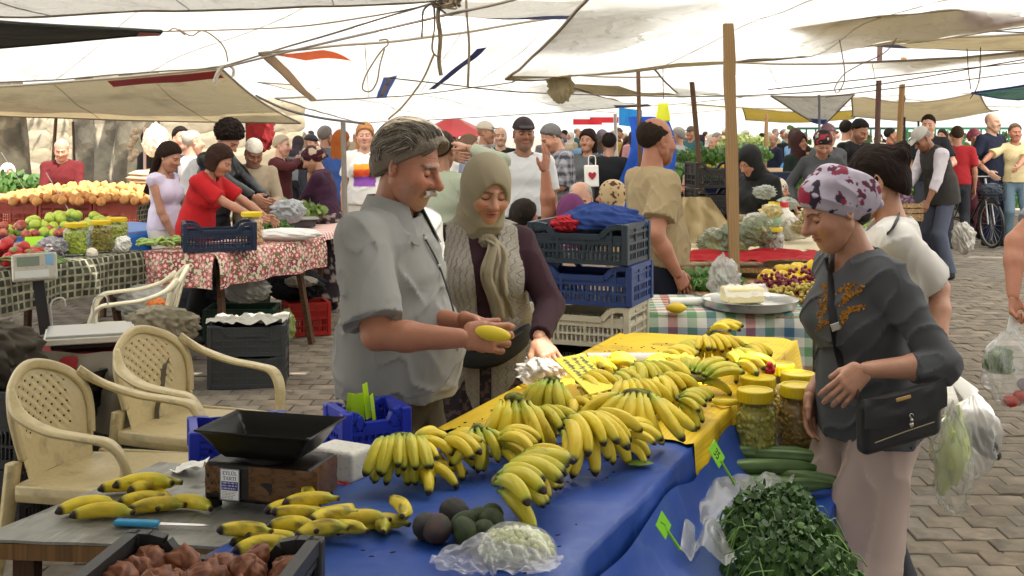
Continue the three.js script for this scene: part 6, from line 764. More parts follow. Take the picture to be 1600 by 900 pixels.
{
  const m = cloth(0x8d8d8a, { bumpMap: T.wrinkle, bumpScale: .022 });
  const p = person({ cell: .0085, headScale: .96, label: 'grey haired seller with moustache in a grey short-sleeved shirt', at: V(-.355, 0, -3.46), yaw: 66 * D2, h: 1.72, lod: 0, skin: 'red', girth: 1.07, belly: .062, arm: 1.04, hand: 1.02, face: { nose: 1.35, lines: 1, heavy: .9, wide: 1.05, ruddy: .5, brow: 0x55504a, stubble: 0x8a7a70 },
    top: { mat: m, sleeve: .86, hem: -.035, ease: .018, folds: .019, sleeveFlare: .016, neck: .062 }, bottom: { color: 0x5d5444, ease: .012 },
    pose: { lean: .0, hp: .32, hy: .04, rh: at(724, 529, 3.12), rp: V(-.35, -.9, .25), rhand: { dir: V(1, .05, .12), palm: V(.05, -.35, -1), curl: [.75, .95, 1.05, 1.1], thumb: .35 }, lh: at(716, 503, 3.3), lp: V(-.6, -.7, -.4), lhand: { dir: V(.95, -.28, .3), palm: V(-.1, -.45, .9), curl: .75, thumb: .4 } } });
  collar(p, m, { r: .078, h: .058, open: .5 });
  // hair: base plus combed-back strands
  const r = RNG(19), hs = []; const cols = [lin(0x837a6c), lin(0x645b4e), lin(0x968d80), lin(0x4c443a), lin(0x756b5d)];
  const base = hairGeo('swept', 0).clone().applyMatrix4(p.headM); part(p, 'hair', base, mat(0x776c5e, { roughness: .8, bumpMap: T.grain, bumpScale: .003 }));
  for (let i = 0; i < 1500; i++) {
    const x0 = rr(-.079, .079, r), side = Math.abs(x0) > .055, w = Math.sqrt(Math.max(.02, 1 - (x0 / .088) ** 2)), a0 = side ? rr(.5, 2.6, r) : rr(.5, 2.3, r), a1 = a0 + rr(.7, 1.7, r), lift = rr(.016, .025, r), pts = [];
    for (let j = 0; j < 6; j++) { const t = j / 5, a = Math.min(mix(a0, a1, t), 3.75), pomp = .014 * Math.exp(-((a - .95) ** 2) / .18) * (side ? .2 : 1), R = 1; const ry = .088 + lift + pomp - .004 * (t === 1), rz = .096 + lift + pomp * .8; const xx = x0 * (1 + .04 * Math.sin(a * 2)) + .003 * Math.sin(a * 9 + i); pts.push(V(xx * (1 + lift * 1.5), .035 + ry * w * Math.sin(a) - (side ? .01 * t : 0), -.015 + rz * w * Math.cos(a))); }
    const g = new THREE.TubeGeometry(new THREE.CatmullRomCurve3(pts), 7, rr(.0011, .002, r), 3), c = mul(cols[Math.floor(r() * 5)], rr(.8, 1.15, r)); hs.push(paint(g, () => c));
  }
  for (let i = 0; i < 900; i++) { // sides and nape, combed back and down
    const s = r() < .5 ? -1 : 1, a0 = rr(-.35, 1.5, r), y0 = rr(-.03, .09, r), pts = []; for (let j = 0; j < 5; j++) { const t = j / 4, a = Math.min(1.62, a0 + t * rr(.45, .6, r)), y = Math.max(y0 - t * .05, -.085), w = Math.sqrt(Math.max(.05, 1 - ((y - .035) / .125) ** 2)), L = rr(.012, .02, r) + (y < 0 ? .004 : 0); if (Math.cos(a) * .1 > .03 && y < .03) break; pts.push(V(s * Math.cos(a) * (.079 + L) * w, y, -.015 - Math.sin(a) * (.1 + L) * (y < 0 ? Math.max(w, .86) : w))); } if (pts.length < 3) continue;
    const c = mul(cols[Math.floor(r() * 5)], rr(.8, 1.1, r)); hs.push(paint(new THREE.TubeGeometry(new THREE.CatmullRomCurve3(pts), 6, rr(.0012, .002, r), 3), () => c)); }
  part(p, 'hair_strands', merge(hs).applyMatrix4(p.headM), mat(0xffffff, { vertexColors: true, roughness: .5 })).userData.kind = 'stuff';
  const ms = []; for (let i = 0; i < 320; i++) { const x = rr(-.032, .032, r), y0 = -.043 - .22 * Math.abs(x), dz = rr(0, .004, r); ms.push(tube([[x, y0, .1 + dz - 7 * x * x], [x * 1.12, y0 - .009, .107 + dz - 7 * x * x], [x * 1.3, y0 - .019, .103 + dz - 7 * x * x]], .0016, 4, 4)); } part(p, 'moustache', merge(ms).applyMatrix4(p.headM), mat(0xb5ada0, { roughness: .8 })).userData.kind = 'stuff';
  const dark = mat(0x3a3d40), pk = hitPath(p, [[644, 335], [664, 372], [686, 415], [702, 455], [712, 500], [716, 545]], .003); if (pk.length > 3) part(p, 'placket', new THREE.TubeGeometry(new THREE.CatmullRomCurve3(pk), 30, .003, 5), dark); pk.slice(1).forEach(q => part(p, 'button', sph(.0055, [q.x, q.y, q.z], [1, 1, 1], 8, 6), mat(0xb9bcbd, { roughness: .3 })));
  const hem = hitPath(p, [[566, 612], [600, 622], [640, 622], [680, 612]], .002); if (hem.length > 3) part(p, 'hem_stitch', new THREE.TubeGeometry(new THREE.CatmullRomCurve3(hem), 30, .0014, 4), mat(0x70757a));
  const lem = solo('peeled_banana', warp(new THREE.SphereGeometry(1, 18, 14), (x, y, z) => [x * .05, y * .02 * (1 + .06 * Math.cos(Math.atan2(y, z) * 5)), z * .02]), mat(0xd9c12a, { roughness: .5 }), 'stubby yellow banana end held in the hands of the seller', 'banana'); lem.position.copy(at(770, 521, 3.08)); lem.rotation.set(0, -.2, -.15);
}
{
  const knit = tex(256, 256, (u, v) => { const c = (u * 6) % 1, w = .5 + .3 * Math.sin(v * 6.283 * 6), a = Math.abs(c - w * .5 - .25), rib = Math.abs(Math.sin(v * 6.283 * 40)) * .15; return .75 - clamp(1 - a * 9) * .55 + rib; }, false, 1 / .15, 1 / .15);
  const knitC = tex(256, 256, (u, v) => { return mul([.60, .575, .535], 1 + .12 * tfbm(u, v, 30, 2, 3)); }, true, 1 / .15, 1 / .15);
  const p = person({ label: 'veiled woman in olive headscarf and pale knitted waistcoat behind the bananas', at: V(-.115, 0, -4.12), yaw: .16, h: 1.605, fem: 1, lod: 0, skin: 'tan', girth: 1.06, face: { nose: 1.05, lines: 1, heavy: .35, ruddy: .35, brow: 0x4a3a30 },
    top: { color: 0x30131f, sleeve: 1.96, hem: -.1, ease: .014, vest: { hem: -.2, open: .02, mat: mat(0xffffff, { map: knitC, bumpMap: knit, bumpScale: .009, roughness: .95 }) } }, bottom: { kind: 'skirt', mat: mat(0xffffff, { map: tex(128, 128, (u, v) => tfbm(u, v, 12, 3, 7) > .12 ? [.34, .26, .28] : [.13, .11, .13], true, 1 / .16, 1 / .16), roughness: .9 }), flare: .24, hem: .08 },
    hair: { kind: 'hijab', mat: cloth(0x8a8069, { bumpMap: T.wrinkle, bumpScale: .008 }) },
    pose: { lean: .03, hp: .28, hy: .2, hr: -.06, lh: at(842, 527, 3.8), lp: V(.5, -.3, -.6), lhand: { dir: V(.5, -.75, .4), palm: V(-.1, -.6, -.6), curl: .22, spread: .13, thumb: .8 }, rh: at(700, 540, 3.98), rp: V(-.6, -.4, -.5), rhand: { dir: V(.8, -.3, .3), palm: V(0, -.4, -.9), curl: .5 } } });
  const sc = cloth(0x8a8069, { bumpMap: T.wrinkle, bumpScale: .008 }), hit2 = (u, v, l) => { const q = hit(p, u, v, l + .012, p.topF, 3); return q; };
  const chin = off(p.J.headC, p.J.qh, 0, -.15, .07), pts = [chin]; for (const [u, v] of [[772, 385], [770, 425], [778, 460], [786, 492]]) { const q = hit2(u, v, .018); if (q) pts.push(q); }
  const tc = new THREE.CatmullRomCurve3(pts), tail = (dx, w0, w1, L, sd) => part(p, 'scarf_tail', sheet((u, v) => { const q = tc.getPoint(v * L), w = mix(w0, w1, Math.pow(v, .6)), e = .012 * Math.sin(u * 9 + v * 4 + sd) * (.4 + v) + .006 * noise(u * 6, v * 9, sd); return q.add(V((u - .5) * w + dx * v + .01 * Math.sin(v * 7 + sd), -.012 * Math.abs(Math.sin(u * 12)) * (v > .9 ? 1 : 0), .012 + e - .02 * Math.pow(Math.abs(u - .5) * 2, 2))); }, 24, 40, .003, [.1, .3]), sc);
  tail(-.008, .03, .075, 1, 1); tail(.03, .026, .05, .72, 4);
  part(p, 'scarf_knot', crumple(5, { rx: .034, ry: .028, rz: .026, amp: .01, neck: false, n: 14 }).translate(chin.x, chin.y - .012, chin.z + .012), sc);
  // waist pack
  const a = hit2(728, 556, .0), b = hit2(770, 552, .0), c2 = hit2(815, 525, .0), w = [a, b, c2].filter(Boolean); if (w.length === 3) { const t = thing('waist_pack', 'black waist pack worn over the knitted waistcoat', 'bag', p.position, p.rotation.y), q = w.map(v => v.clone().add(V(0, .0, .02))); part(t, 'pouch', sweep([q[0].clone().add(V(-.05, .02, -.06)), q[0], q[1], q[2], q[2].clone().add(V(.04, .03, -.09))], [[.008, .014], [.018, .036], [.022, .042], [.018, .036], [.008, .014]], 36, 14), mat(0x121316, { roughness: .7, bumpMap: T.weave, bumpScale: .001 })); part(t, 'zip', tube(q.map(v => v.clone().add(V(0, .026, .024))), .0022, 24, 5), mat(0x3c3d40, { roughness: .4 })); }
}
{
  const red = lin(0x8c1c3a), maroon = lin(0x4f1830), ink = lin(0x2a2030), basec = lin(0xa9a0ae);
  const p = person({ cell: .0085, headScale: .95, label: 'woman in patterned lilac headscarf and dark grey top choosing olives', at: V(1.03, 0, -3.32), yaw: -76 * D2, h: 1.6, fem: 1, lod: 0, skin: 'tan', girth: 1.03, bust: .98, arm: 1, face: { nose: 1.15, ruddy: .3, brow: 0x2a1c16, heavy: .5 },
    top: { color: 0x46484b, sleeve: 1.42, hem: -.06, ease: .012, neck: .075, folds: .02 }, bottom: { color: 0xa8958c, wide: .075, ease: .03, folds: .02, hem: .03 },
    hair: { kind: 'bandana', colorFn: (x, y, z) => { const n = noise(x * 26 + 3, y * 26, z * 26), m = noise(x * 60, y * 60, z * 60); if (z > .06 && Math.hypot(x * .8, y - .085) < .028 + .01 * m) return red; const k = noise(x * 34 + 9, y * 34, z * 34 + 2); if (n > .34 && m > -.3 && k > -.1) return m > .45 ? basec : maroon; if (n < -.45 && m > -.2) return ink; if (k > .55) return mixc(red, maroon, .5); if (m > .78) return mixc(basec, maroon, .6); return mul(basec, .95 + .1 * m); } },
    pose: { lean: .16, hp: .26, hy: .0, lh: at(1352, 578, 3.02), lp: V(.75, -.55, .1), lhand: { dir: V(-.75, -.62, .12), palm: V(.2, -.3, -.9), curl: [.35, .42, .5, .5], thumb: .4 }, rh: at(1268, 612, 3.42), rp: V(.6, -.2, -.5), rhand: { dir: V(-.1, -.95, .12), palm: V(.5, 0, .5), curl: .4, thumb: .5 } } });
  // hair showing under the scarf at the temple
  part(p, 'hair', cutHair().applyMatrix4(p.headM), mat(0x1d1613, { roughness: .55 }));
  const r = RNG(5), disc = new THREE.CylinderGeometry(.0028, .0028, .001, 7).rotateX(Math.PI / 2), ds = [], strokes = [[[1283, 512], [1280, 480], [1286, 450], [1292, 442]], [[1278, 500], [1290, 470], [1293, 450]], [[1306, 458], [1320, 448], [1338, 444]], [[1318, 472], [1325, 455], [1332, 446]], [[1326, 462], [1338, 458], [1350, 447]], [[1314, 476], [1318, 468], [1330, 460]], [[1312, 515], [1316, 495], [1322, 484]], [[1322, 500], [1324, 488], [1334, 481]], [[1326, 484], [1340, 482], [1350, 479]], [[1276, 515], [1285, 505], [1296, 503]], [[1284, 490], [1290, 478], [1292, 462]]];
  for (const s of strokes) for (let i = 0; i < 42; i++) { const t = r() * (s.length - 1), k = Math.min(Math.floor(t), s.length - 2), f = t - k, q = hit(p, mix(s[k][0], s[k + 1][0], f) + rr(-3.5, 3.5, r), mix(s[k][1], s[k + 1][1], f) + rr(-3.5, 3.5, r), .002); if (q) ds.push(disc.clone().applyMatrix4(M4(q, [rr(-.6, .6, r), 1 + rr(-.6, .6, r), 0]))); }
  if (ds.length) part(p, 'sequins', merge(ds), mat(0xa8742a, { metalness: .75, roughness: .3 })).userData.kind = 'stuff';
  const st = hitPath(p, [[1300, 396], [1299, 430], [1300, 470], [1304, 510], [1311, 550], [1322, 590]], .006), bt = thing('shoulder_bag', 'black shoulder bag with a gold tag worn by the woman in grey', 'bag', at(1404, 650, 2.99), .18);
  const sling = st.map(q => q.clone().applyMatrix4(new THREE.Matrix4().compose(p.position, p.quaternion, V(1, 1, 1))).sub(bt.position)), bm = mat(0x101012, { roughness: .42, bumpMap: T.grain, bumpScale: .001 }), un = new THREE.Quaternion().setFromAxisAngle(V(0, 1, 0), -.18);
  if (sling.length > 3) { const L = sling.map(q => q.applyQuaternion(un)); part(bt, 'strap', sweep([...L, V(-.12, .06, .02)], [[.014, .002], [.014, .002]], 40, 6, V(0, 0, 1)), bm); part(bt, 'buckle', rbox(.026, .022, .006, .002, L[3].toArray().map((v, i) => v + (i === 2 ? .006 : 0)), [0, 0, .3]), mat(0xb5b5b0, { metalness: .9, roughness: .25 })); }
  part(bt, 'body', warp(rbox(.225, .145, .055, .02, [0, 0, 0], [0, 0, 0], 4), (x, y, z) => [x * (1 + y * .35), y + .22 * x - (y > 0 ? .02 * Math.cos(x * 12) : 0), z * (1 - y * 1.4)]), bm);
  part(bt, 'flap', sheet((u, v) => { const x = (u - .5) * .225, y = .085 - v * .075; return V(x * 1.02, y + .22 * x - .02 * Math.cos(x * 12), .034 + .006 * v + .004 * noise(u * 5, v * 5)); }, 20, 10, .003), bm);
  for (const [y, l] of [[.012, .16], [-.03, .15]]) part(bt, 'zip', tube([[-.085, y - .03 + .004, .036], [0, y, .039], [.08, y + .03 - .01, .036]], .0016, 20, 5), mat(0xa89a80, { metalness: .8, roughness: .3 }));
  part(bt, 'gold_tag', rbox(.042, .009, .002, .001, [-.01, .056, .043], [0, 0, .22]), mat(0xc7a66a, { metalness: .8, roughness: .3 })); part(bt, 'zip_pull', [sph(.005, [.012, .0, .043]), new THREE.TorusGeometry(.005, .0014, 6, 14).translate(.012, .011, .043), sph(.0065, [.012, -.012, .043], [1, 1.2, .5])], mat(0xc9c4b8, { metalness: .9, roughness: .25 }));
}
function cutHair() { const b = ell(V(0, -.03, -.07), null, .068, .06, .05); return nets((x, y, z) => b(x, y, z) + .002 * noise(x * 200, y * 60, z * 60), V(-.1, -.11, -.14), V(.1, .07, .06), .004); }
{
  const p = person({ label: 'dark haired woman in white T-shirt standing behind the scarfed customer', at: V(1.33, 0, -4.02), yaw: -104 * D2, h: 1.64, fem: 1, lod: 0, skin: 'tan', girth: 1.04, arm: 1.1, face: {}, top: { color: 0xc4c1ba, sleeve: .8, hem: -.1, ease: .016, neck: .075, folds: .012 }, bottom: { color: 0x2a2c33, wide: .02 }, hair: { kind: 'bun', color: 0x1c110c },
    pose: { lean: .04, hp: .22, hy: -.1, lh: at(1468, 552, 3.86), lp: V(.6, 0, -.6), lhand: { dir: V(.1, -1, .1), palm: V(-.9, 0, -.3), curl: 1.15, thumb: .4 } } });
  const st = hitPath(p, [[1408, 336], [1398, 352], [1386, 366]], .006); if (st.length === 3) part(p, 'bag_strap', sweep(st, [[.02, .002], [.02, .002]], 12, 6, V(0, 0, 1)), mat(0x151416, { roughness: .6 }));
  // carrier bags from her hand
  const hang = (label, u0, v0, u1, v1, d, rx, ry, seed, m) => { const a = at(1470, 572, 3.86), c = at((u0 + u1) / 2, v1 - (v1 - v0) * .28, d), t = thing('carrier_bag', label, 'bag', c); part(t, 'bag', crumple(seed, { rx, ry, rz: rx * .7, amp: .02, n: 30 }), m); const h = a.clone().sub(c); part(t, 'handle', sweep([[0, ry * 1.1, 0], [h.x * .6, mix(ry * 1.1, h.y, .6), h.z * .5], h], [[.03, .008], [.018, .005], [.008, .004]], 20, 8, V(0, 0, 1)), m); return t; };
  hang('clear carrier bag of bruised aubergines hanging from the white T-shirt woman', 1480, 600, 1560, 720, 3.84, .085, .13, 21, film(0xf2f2f0, .3, { roughness: .18 }));
  const cb = hang('clear carrier bag with fresh corn cobs hanging low', 1462, 620, 1518, 770, 3.78, .062, .16, 23, film(0xf4f4f0, .16, { roughness: .12 }));
  const cob = paint(sweep([[0, -.11, 0], [.008, -.03, .01], [.004, .05, 0], [-.006, .12, 0]], [[.012, .012], [.03, .028], [.03, .028], [.016, .015], [.006, .006]], 24, 12, V(0, 0, 1)), (x, y, z) => mixc([.36, .46, .12], [.5, .56, .24], clamp(.5 + .5 * Math.sin(Math.atan2(x, z) * 7) + .2 * noise(x * 40, y * 9, z * 40))));
  [[1484, 705, .1], [1496, 690, -.16], [1478, 725, .22]].forEach(([u, v, a], i) => { const m = solo('corn_cob', cob, mat(0xffffff, { vertexColors: true, roughness: .6 }), ['middle corn cob in its husk inside the clear bag', 'right hand corn cob in the clear bag', 'lowest corn cob in the clear bag'][i], 'corn'); m.position.copy(at(u, v, 3.78)); m.rotation.set(0, i, a); });
  const eg = paint(sweep([[-.07, .03, 0], [0, .0, .01], [.07, -.04, 0]], [[.012, .012], [.03, .03], [.035, .035], [.012, .012]], 16, 10), (x, y, z) => mul(lin(0x2a2a1e), 1 + .3 * noise(x * 30, y * 30, z * 30))); [[1532, 690, .1], [1524, 676, .3]].forEach(([u, v, a], i) => { const m = solo('aubergine', eg, mat(0xffffff, { vertexColors: true, roughness: .3 }), i ? 'upper dark aubergine in the clear carrier bag' : 'lower dark aubergine in the clear carrier bag', 'aubergine'); m.position.copy(at(u, v, 3.84)); m.rotation.z = a - .3; });
}

// ---------- chairs, crates and stalls on the left ----------
chair('beige plastic armchair nearest the metal board with woven-pattern back', V(-1.5, 0, -4.27), 76 * D2);
chair('beige plastic armchair behind the nearest one, turned to the right', V(-1.36, 0, -4.97), 66 * D2);
chair('pale slat-back plastic armchair beside the green crate', V(-2.42, 0, -7.35), -72 * D2, { color: 0xddd6bd, slats: true });
[[-2.08, -4.95, 0], [-1.98, -5.5, .04]].forEach(([x, z, a], j) => { for (let i = 0; i < 2; i++) crate(['bottom black crate at the lower left edge', 'top black crate at the lower left edge', 'bottom black crate behind the beige chairs', 'top black crate under the electronic scale'][j * 2 + i], [x, .006 + i * .315, z], 1.25 + a, { w: .56, h: .31, d: .4, color: 0x191b1d, style: 'tall' }); });
{ // electronic scale and its cloth
  const b = V(-1.98, .637, -5.4), t = thing('electronic_scale', 'electronic platform scale with raised display on the left crates', 'scale', [b.x, b.y + .045, b.z], .35), cm = plastic(0xc9c6ba);
  part(t, 'base', rbox(.34, .04, .28, .012, [0, .03, 0]), mat(0x2b2a2a)); part(t, 'platform', rbox(.38, .022, .31, .006, [0, .07, 0]), mat(0xb9bab8, { metalness: .6, roughness: .35 }));
  part(t, 'platform_rim', rbox(.4, .03, .33, .006, [0, .052, 0]), plastic(0xd8d6cc)); part(t, 'column', beam([-.2, .04, -.17], [-.235, .3, -.2], .05, .04), mat(0x232222));
  const hd = part(t, 'display_head', rbox(.2, .13, .05, .012), cm); hd.position.set(-.25, .36, -.18); hd.rotation.set(-.25, .15, .05);
  const scr = part(hd, 'screen', new THREE.PlaneGeometry(.1, .045).translate(-.03, .025, .0265), mat(0x7d8878, { roughness: .2 })); part(hd, 'keypad', new THREE.PlaneGeometry(.15, .035).translate(-.015, -.035, .0265), mat(0xd9dcd8, { roughness: .5 })); part(hd, 'sticker', new THREE.PlaneGeometry(.035, .05).translate(.065, .03, .0266), mat(0x86b6d8));
  for (const x of [-.17, .02]) part(t, 'guard_wire', tube([[x, .08, -.14], [x, .2, -.145], [x + .05, .21, -.145], [x + .06, .17, -.145]], .004, 14, 6), mat(0xc5c5c0, { metalness: .8, roughness: .3 }));
  const c = thing('cloth', 'rumpled red and grey cloth under the electronic scale', 'cloth', [b.x, 0, b.z]); part(c, 'red_layer', sheet((u, v) => { const x = (u - .5) * .72, z = (v - .5) * .5, e = Math.max(Math.abs(u - .5), Math.abs(v - .5)) * 2; return V(x, b.y + .03 - .05 * smooth(.8, 1, e) + .02 * Math.abs(noise(x * 9, z * 9, 3)), z); }, 40, 30), cloth(0x8c1f22)); part(c, 'grey_layer', sheet((u, v) => { const x = -.42 + u * .85, z = .2 + v * .18; return V(x, b.y + .025 - v * .24 + .05 * noise(x * 7, v * 3, 8), z + .05 * noise(x * 9, v * 4, 2) + .02 * Math.sin(x * 30)); }, 50, 20), cloth(0x6e675a));
  const sk = solo('sack', crumple(31, { rx: .17, ry: .1, rz: .12, amp: .04, neck: false }), cloth(0x8c8570), 'dusty khaki sack lying behind the scale platform', 'sack'); sk.position.set(-1.75, .72, -5.75);
  const sk2 = solo('sack', crumple(37, { rx: .22, ry: .16, rz: .16, amp: .05, neck: false }), cloth(0x4c463c), 'dark brown cloth heap at the left edge below the scale', 'sack'); sk2.position.set(-2.3, .7, -5.05);
}
for (let i = 0; i < 2; i++) crate(i ? 'upper grey crate with cloth on top in the left aisle' : 'lower grey crate in the left aisle', [-1.76, .004 + i * .208, -7.7], .12, { w: .5, h: .205, d: .34, color: 0x3a3d40, style: 'solid' });
{ const c = solo('cloth', sheet((u, v) => V(-1.76 + (u - .5) * .5, .425 + .03 * Math.abs(noise(u * 7, v * 6, 3)) + .015 * noise(u * 15, v * 12), -7.7 + (v - .5) * .33), 30, 24), cloth(0x9c9a90), 'grey rag spread over the grey crates', 'cloth'); }
crate('green crate under the left tables with a plastic bag', [-2.72, .004, -8.15], .15, { w: .55, h: .3, d: .36, color: 0x0e3d26, style: 'tall' });
crate('dark green crate under the floral table with tomatoes in a bag', [-2.05, .12, -8.75], .05, { w: .52, h: .24, d: .36, color: 0x103527, style: 'tall' });
crate('red crate under the far end of the floral table', [-1.72, .004, -9.6], .35, { w: .36, h: .27, d: .3, color: 0xa61d16, style: 'tall' });
crate('small dark red crate on the paving behind the slat-back chair', [-2.2, .004, -8.9], .1, { w: .3, h: .12, d: .22, color: 0x6a1c20, style: 'tall' });
const lay = (name, label, cat, u, v, d, o, m) => { const s = solo(name, crumple(u, { neck: false, ...o }), m, label, cat); s.position.copy(at(u, v, d)); return s; };
lay('plastic_bag', 'clear bag with orange packets on the green crate', 'bag', 225, 470, 8.1, { rx: .2, ry: .12, rz: .12, amp: .04 }, film(0xdfe0da, .35)); lay('packet', 'orange snack packet in the clear bag', 'packet', 245, 476, 8, { rx: .07, ry: .05, rz: .03, amp: .01 }, mat(0xd9782a, { roughness: .35 }));
lay('plastic_bag', 'clear bag of tomatoes on the dark green crate', 'bag', 385, 452, 8.6, { rx: .17, ry: .11, rz: .12, amp: .03 }, film(0xe2e2dc, .25)); lay('bundle', 'black cloth bundle on the red crate', 'bundle', 462, 446, 9.7, { rx: .24, ry: .13, rz: .16, amp: .05 }, cloth(0x15171c)); lay('bundle', 'pale sack tucked in the black bundle', 'bundle', 470, 440, 9.55, { rx: .13, ry: .05, rz: .08, amp: .02 }, cloth(0xa09a8e)); lay('plastic_bag', 'pale green bag leaning on the red crate', 'bag', 447, 508, 9.2, { rx: .07, ry: .13, rz: .06, amp: .02 }, film(0xc7d98a, .6)); lay('apron_bundle', 'dark jackets piled under the floral table', 'bundle', 330, 470, 9.4, { rx: .3, ry: .2, rz: .2, amp: .05 }, cloth(0x24242a));
// stalls: local x runs along the row, z faces the aisle
function stall(label, C, len, wid, clothM, drop, o = {}) { const c = V(C[0], 0, -C[1]).addScaledVector(A_, len / 2).addScaledVector(B_, wid / 2), t = thing('stall_table', label, 'table', c, 1.165), H = o.H || .83; part(t, 'top', box(len, .025, wid, [0, H - .015, 0]), woodM); for (const x of [-1, 1]) for (const z of [-1, 1]) part(t, 'leg', beam([x * (len / 2 - .12), 0, z * (wid / 2 - .03)], [x * (len / 2 - .2), H - .03, z * (wid / 2 - .14)], .04, .04), woodD); tablecloth(t, 'cloth', { L: len, W: wid, H, drop, m: clothM, wave: .022, seed: len * 10, ...o }); return t; }
const netM = mat(0xffffff, { map: T.net, roughness: .95, bumpMap: T.weave, bumpScale: .002 }), florM = mat(0xffffff, { map: T.floral, roughness: .9 });
stall('stall table at far left with grey checked net cloth', [-3.55, 6.1], 2.3, 1, netM, .27, { freq: 5 }); stall('trestle table with pink floral cloth in the left aisle', [-2.05, 8.0], 1.35, .62, florM, .24);
stall('far end plank table behind the floral cloth', [-1.72, 9.35], 1.3, .62, mat(0xffffff, { map: T.stripePink, roughness: .9 }), .05);
{
  const H = .842, o = (u, v) => onY(u, v, H);
  [[118, 398], [157, 393], [182, 387]].forEach(([u, v], i) => jar(['left olive jar on the checked net cloth', 'middle olive jar on the checked net cloth', 'right olive jar on the checked net cloth'][i], o(u, v), { r: .083, h: .22, fill: [0x8a9a34, 0x7d7430, 0x8c9440][i], seed: 20 + i, n: 230, lid: 0xd2b416 }));
  heap('pepper', 'red_pepper', 'glossy red pepper in the heap at the left edge', 'pepper', 'red peppers at the left edge', o(8, 412), { rx: .22, rz: .3, h: .1, r: .042, n: 22 });
  const sp = []; const r = RNG(3); for (let i = 0; i < 70; i++) { const x = rr(-.16, .16, r); sp.push(tube([[x - .02, rr(.01, .06, r), -.12], [x, .05 + rr(0, .03, r), 0], [x + rr(-.05, .05, r), .012, .16]], .0045, 8, 5)); } const sc = solo('green_beans', sp, mat([.09, .17, .03], { roughness: .5 }), 'pile of long green beans at the left edge', 'beans', null, 'stuff'); sc.position.copy(o(42, 416)); sc.rotation.y = 1.2;
  const tg = solo('price_tag', sheet((u, v) => V((u - .5) * .12 + .02 * v, v * .1, -.04 * v), 3, 3, .002), mat(0xa6e02a, { roughness: .6 }), 'lime green price card on the checked net cloth', 'price tag'); tg.position.copy(o(50, 400)).setY(.87); tg.rotation.y = .5;
  lay('plastic_bag', 'grey plastic bags between the tag and the olive jars', 'bag', 82, 386, 7.8, { rx: .09, ry: .07, rz: .07, amp: .03 }, mat(0x8d8a8c, { roughness: .4 })); lay('cup', 'white paper cups on the net cloth', 'cup', 143, 396, 7.9, { rx: .04, ry: .04, rz: .04, amp: .004 }, mat(0xd8d2be));
  lay('plastic_bag', 'white bag beside the right olive jar', 'bag', 192, 382, 8.1, { rx: .05, ry: .06, rz: .05, amp: .015 }, mat(0xd9d8d0));
  const tb2 = thing('stall_table', 'apple table with blue sheet behind the net cloth', 'table', [-3.75, 0, -9.4], 1.165); part(tb2, 'top', box(2.4, .03, 1, [0, .83, 0]), woodM); tablecloth(tb2, 'blue_cloth', { L: 2.4, W: 1, H: .845, drop: .3, m: mat(0x2a74c8, { roughness: .5, bumpMap: T.wrinkle, bumpScale: .005 }) }); for (const x of [-1, 1]) for (const z of [-.4, .4]) part(tb2, 'leg', beam([x, 0, z], [x, .82, z], .04, .04), woodD);
  heap('apple', 'green_apple', 'green apple in the heap on the blue cloth', 'apple', 'green apples on the blue cloth', V(-3.62, .85, -9.3), { rx: .62, rz: .34, h: .15, r: .042, n: 64, yaw: 1.165 }); heap('redapple', 'red_apple', 'red apple in front of the green apples', 'apple', 'red apples on the blue cloth', V(-3.78, .86, -8.75), { rx: .42, rz: .3, h: .09, r: .04, n: 26, yaw: 1.165 });
  // floral table goods
  crate('navy blue crate on the pink floral cloth', o(335, 393).add(V(0, .004, -.12)), .32, { w: .5, h: .2, d: .32, color: 0x16263f });
  jar('clear jug of pickles with yellow lid behind the navy crate', o(386, 384).add(V(.0, 0, -.15)), { r: .09, h: .24, fill: 0xb99a72, seed: 30, n: 120 });
  const pg = []; for (let i = 0; i < 46; i++) { const x = rr(-.16, .16, r), z = rr(-.09, .09, r); pg.push(tube([[x - .05, .02 + rr(0, .05, r), z], [x, .035 + rr(0, .05, r), z + .01], [x + .05, .015 + rr(0, .04, r), z + rr(-.03, .03, r)]], .009, 6, 6)); } const pq = solo('green_peppers', pg, mat([.3, .42, .1], { roughness: .35 }), 'pale green pointed peppers left of the navy crate', 'peppers', null, 'stuff'); pq.position.copy(o(258, 388)); pq.rotation.y = .4;
  greens('herb_pile', 'pile of green herbs in front of the beige jacket man', o(412, 366), { rx: .22, ry: .12, rz: .22, n: 500, size: .05, seed: 9, stems: 20 }); greens('lettuce_pile', 'pale lettuces behind the herbs', onY(455, 340, .9), { rx: .3, ry: .14, rz: .3, n: 500, size: .07, seed: 10, stems: 0, c0: [.12, .2, .03], c1: [.32, .42, .1] });
  lay('plastic_bag', 'white plastic bags spread on the far plank table', 'bag', 448, 366, 9, { rx: .26, ry: .05, rz: .16, amp: .03 }, film(0xeeeeea, .7, { roughness: .4 })); const fs = thing('weighing_scale', 'flat market scale on the far plank table', 'scale', o(470, 355).setY(.85), .3); part(fs, 'tray', rbox(.3, .02, .22, .008, [0, .07, 0]), mat(0x9a9c9a, { metalness: .6, roughness: .4 })); part(fs, 'base', rbox(.24, .055, .18, .01, [0, .028, 0]), mat(0x3c3c3c));
  lay('plastic_bag', 'draped white bag over the lettuce crate', 'bag', 452, 330, 9.8, { rx: .13, ry: .1, rz: .08, amp: .05 }, film(0xc4c8cc, .6, { roughness: .4 }));
}
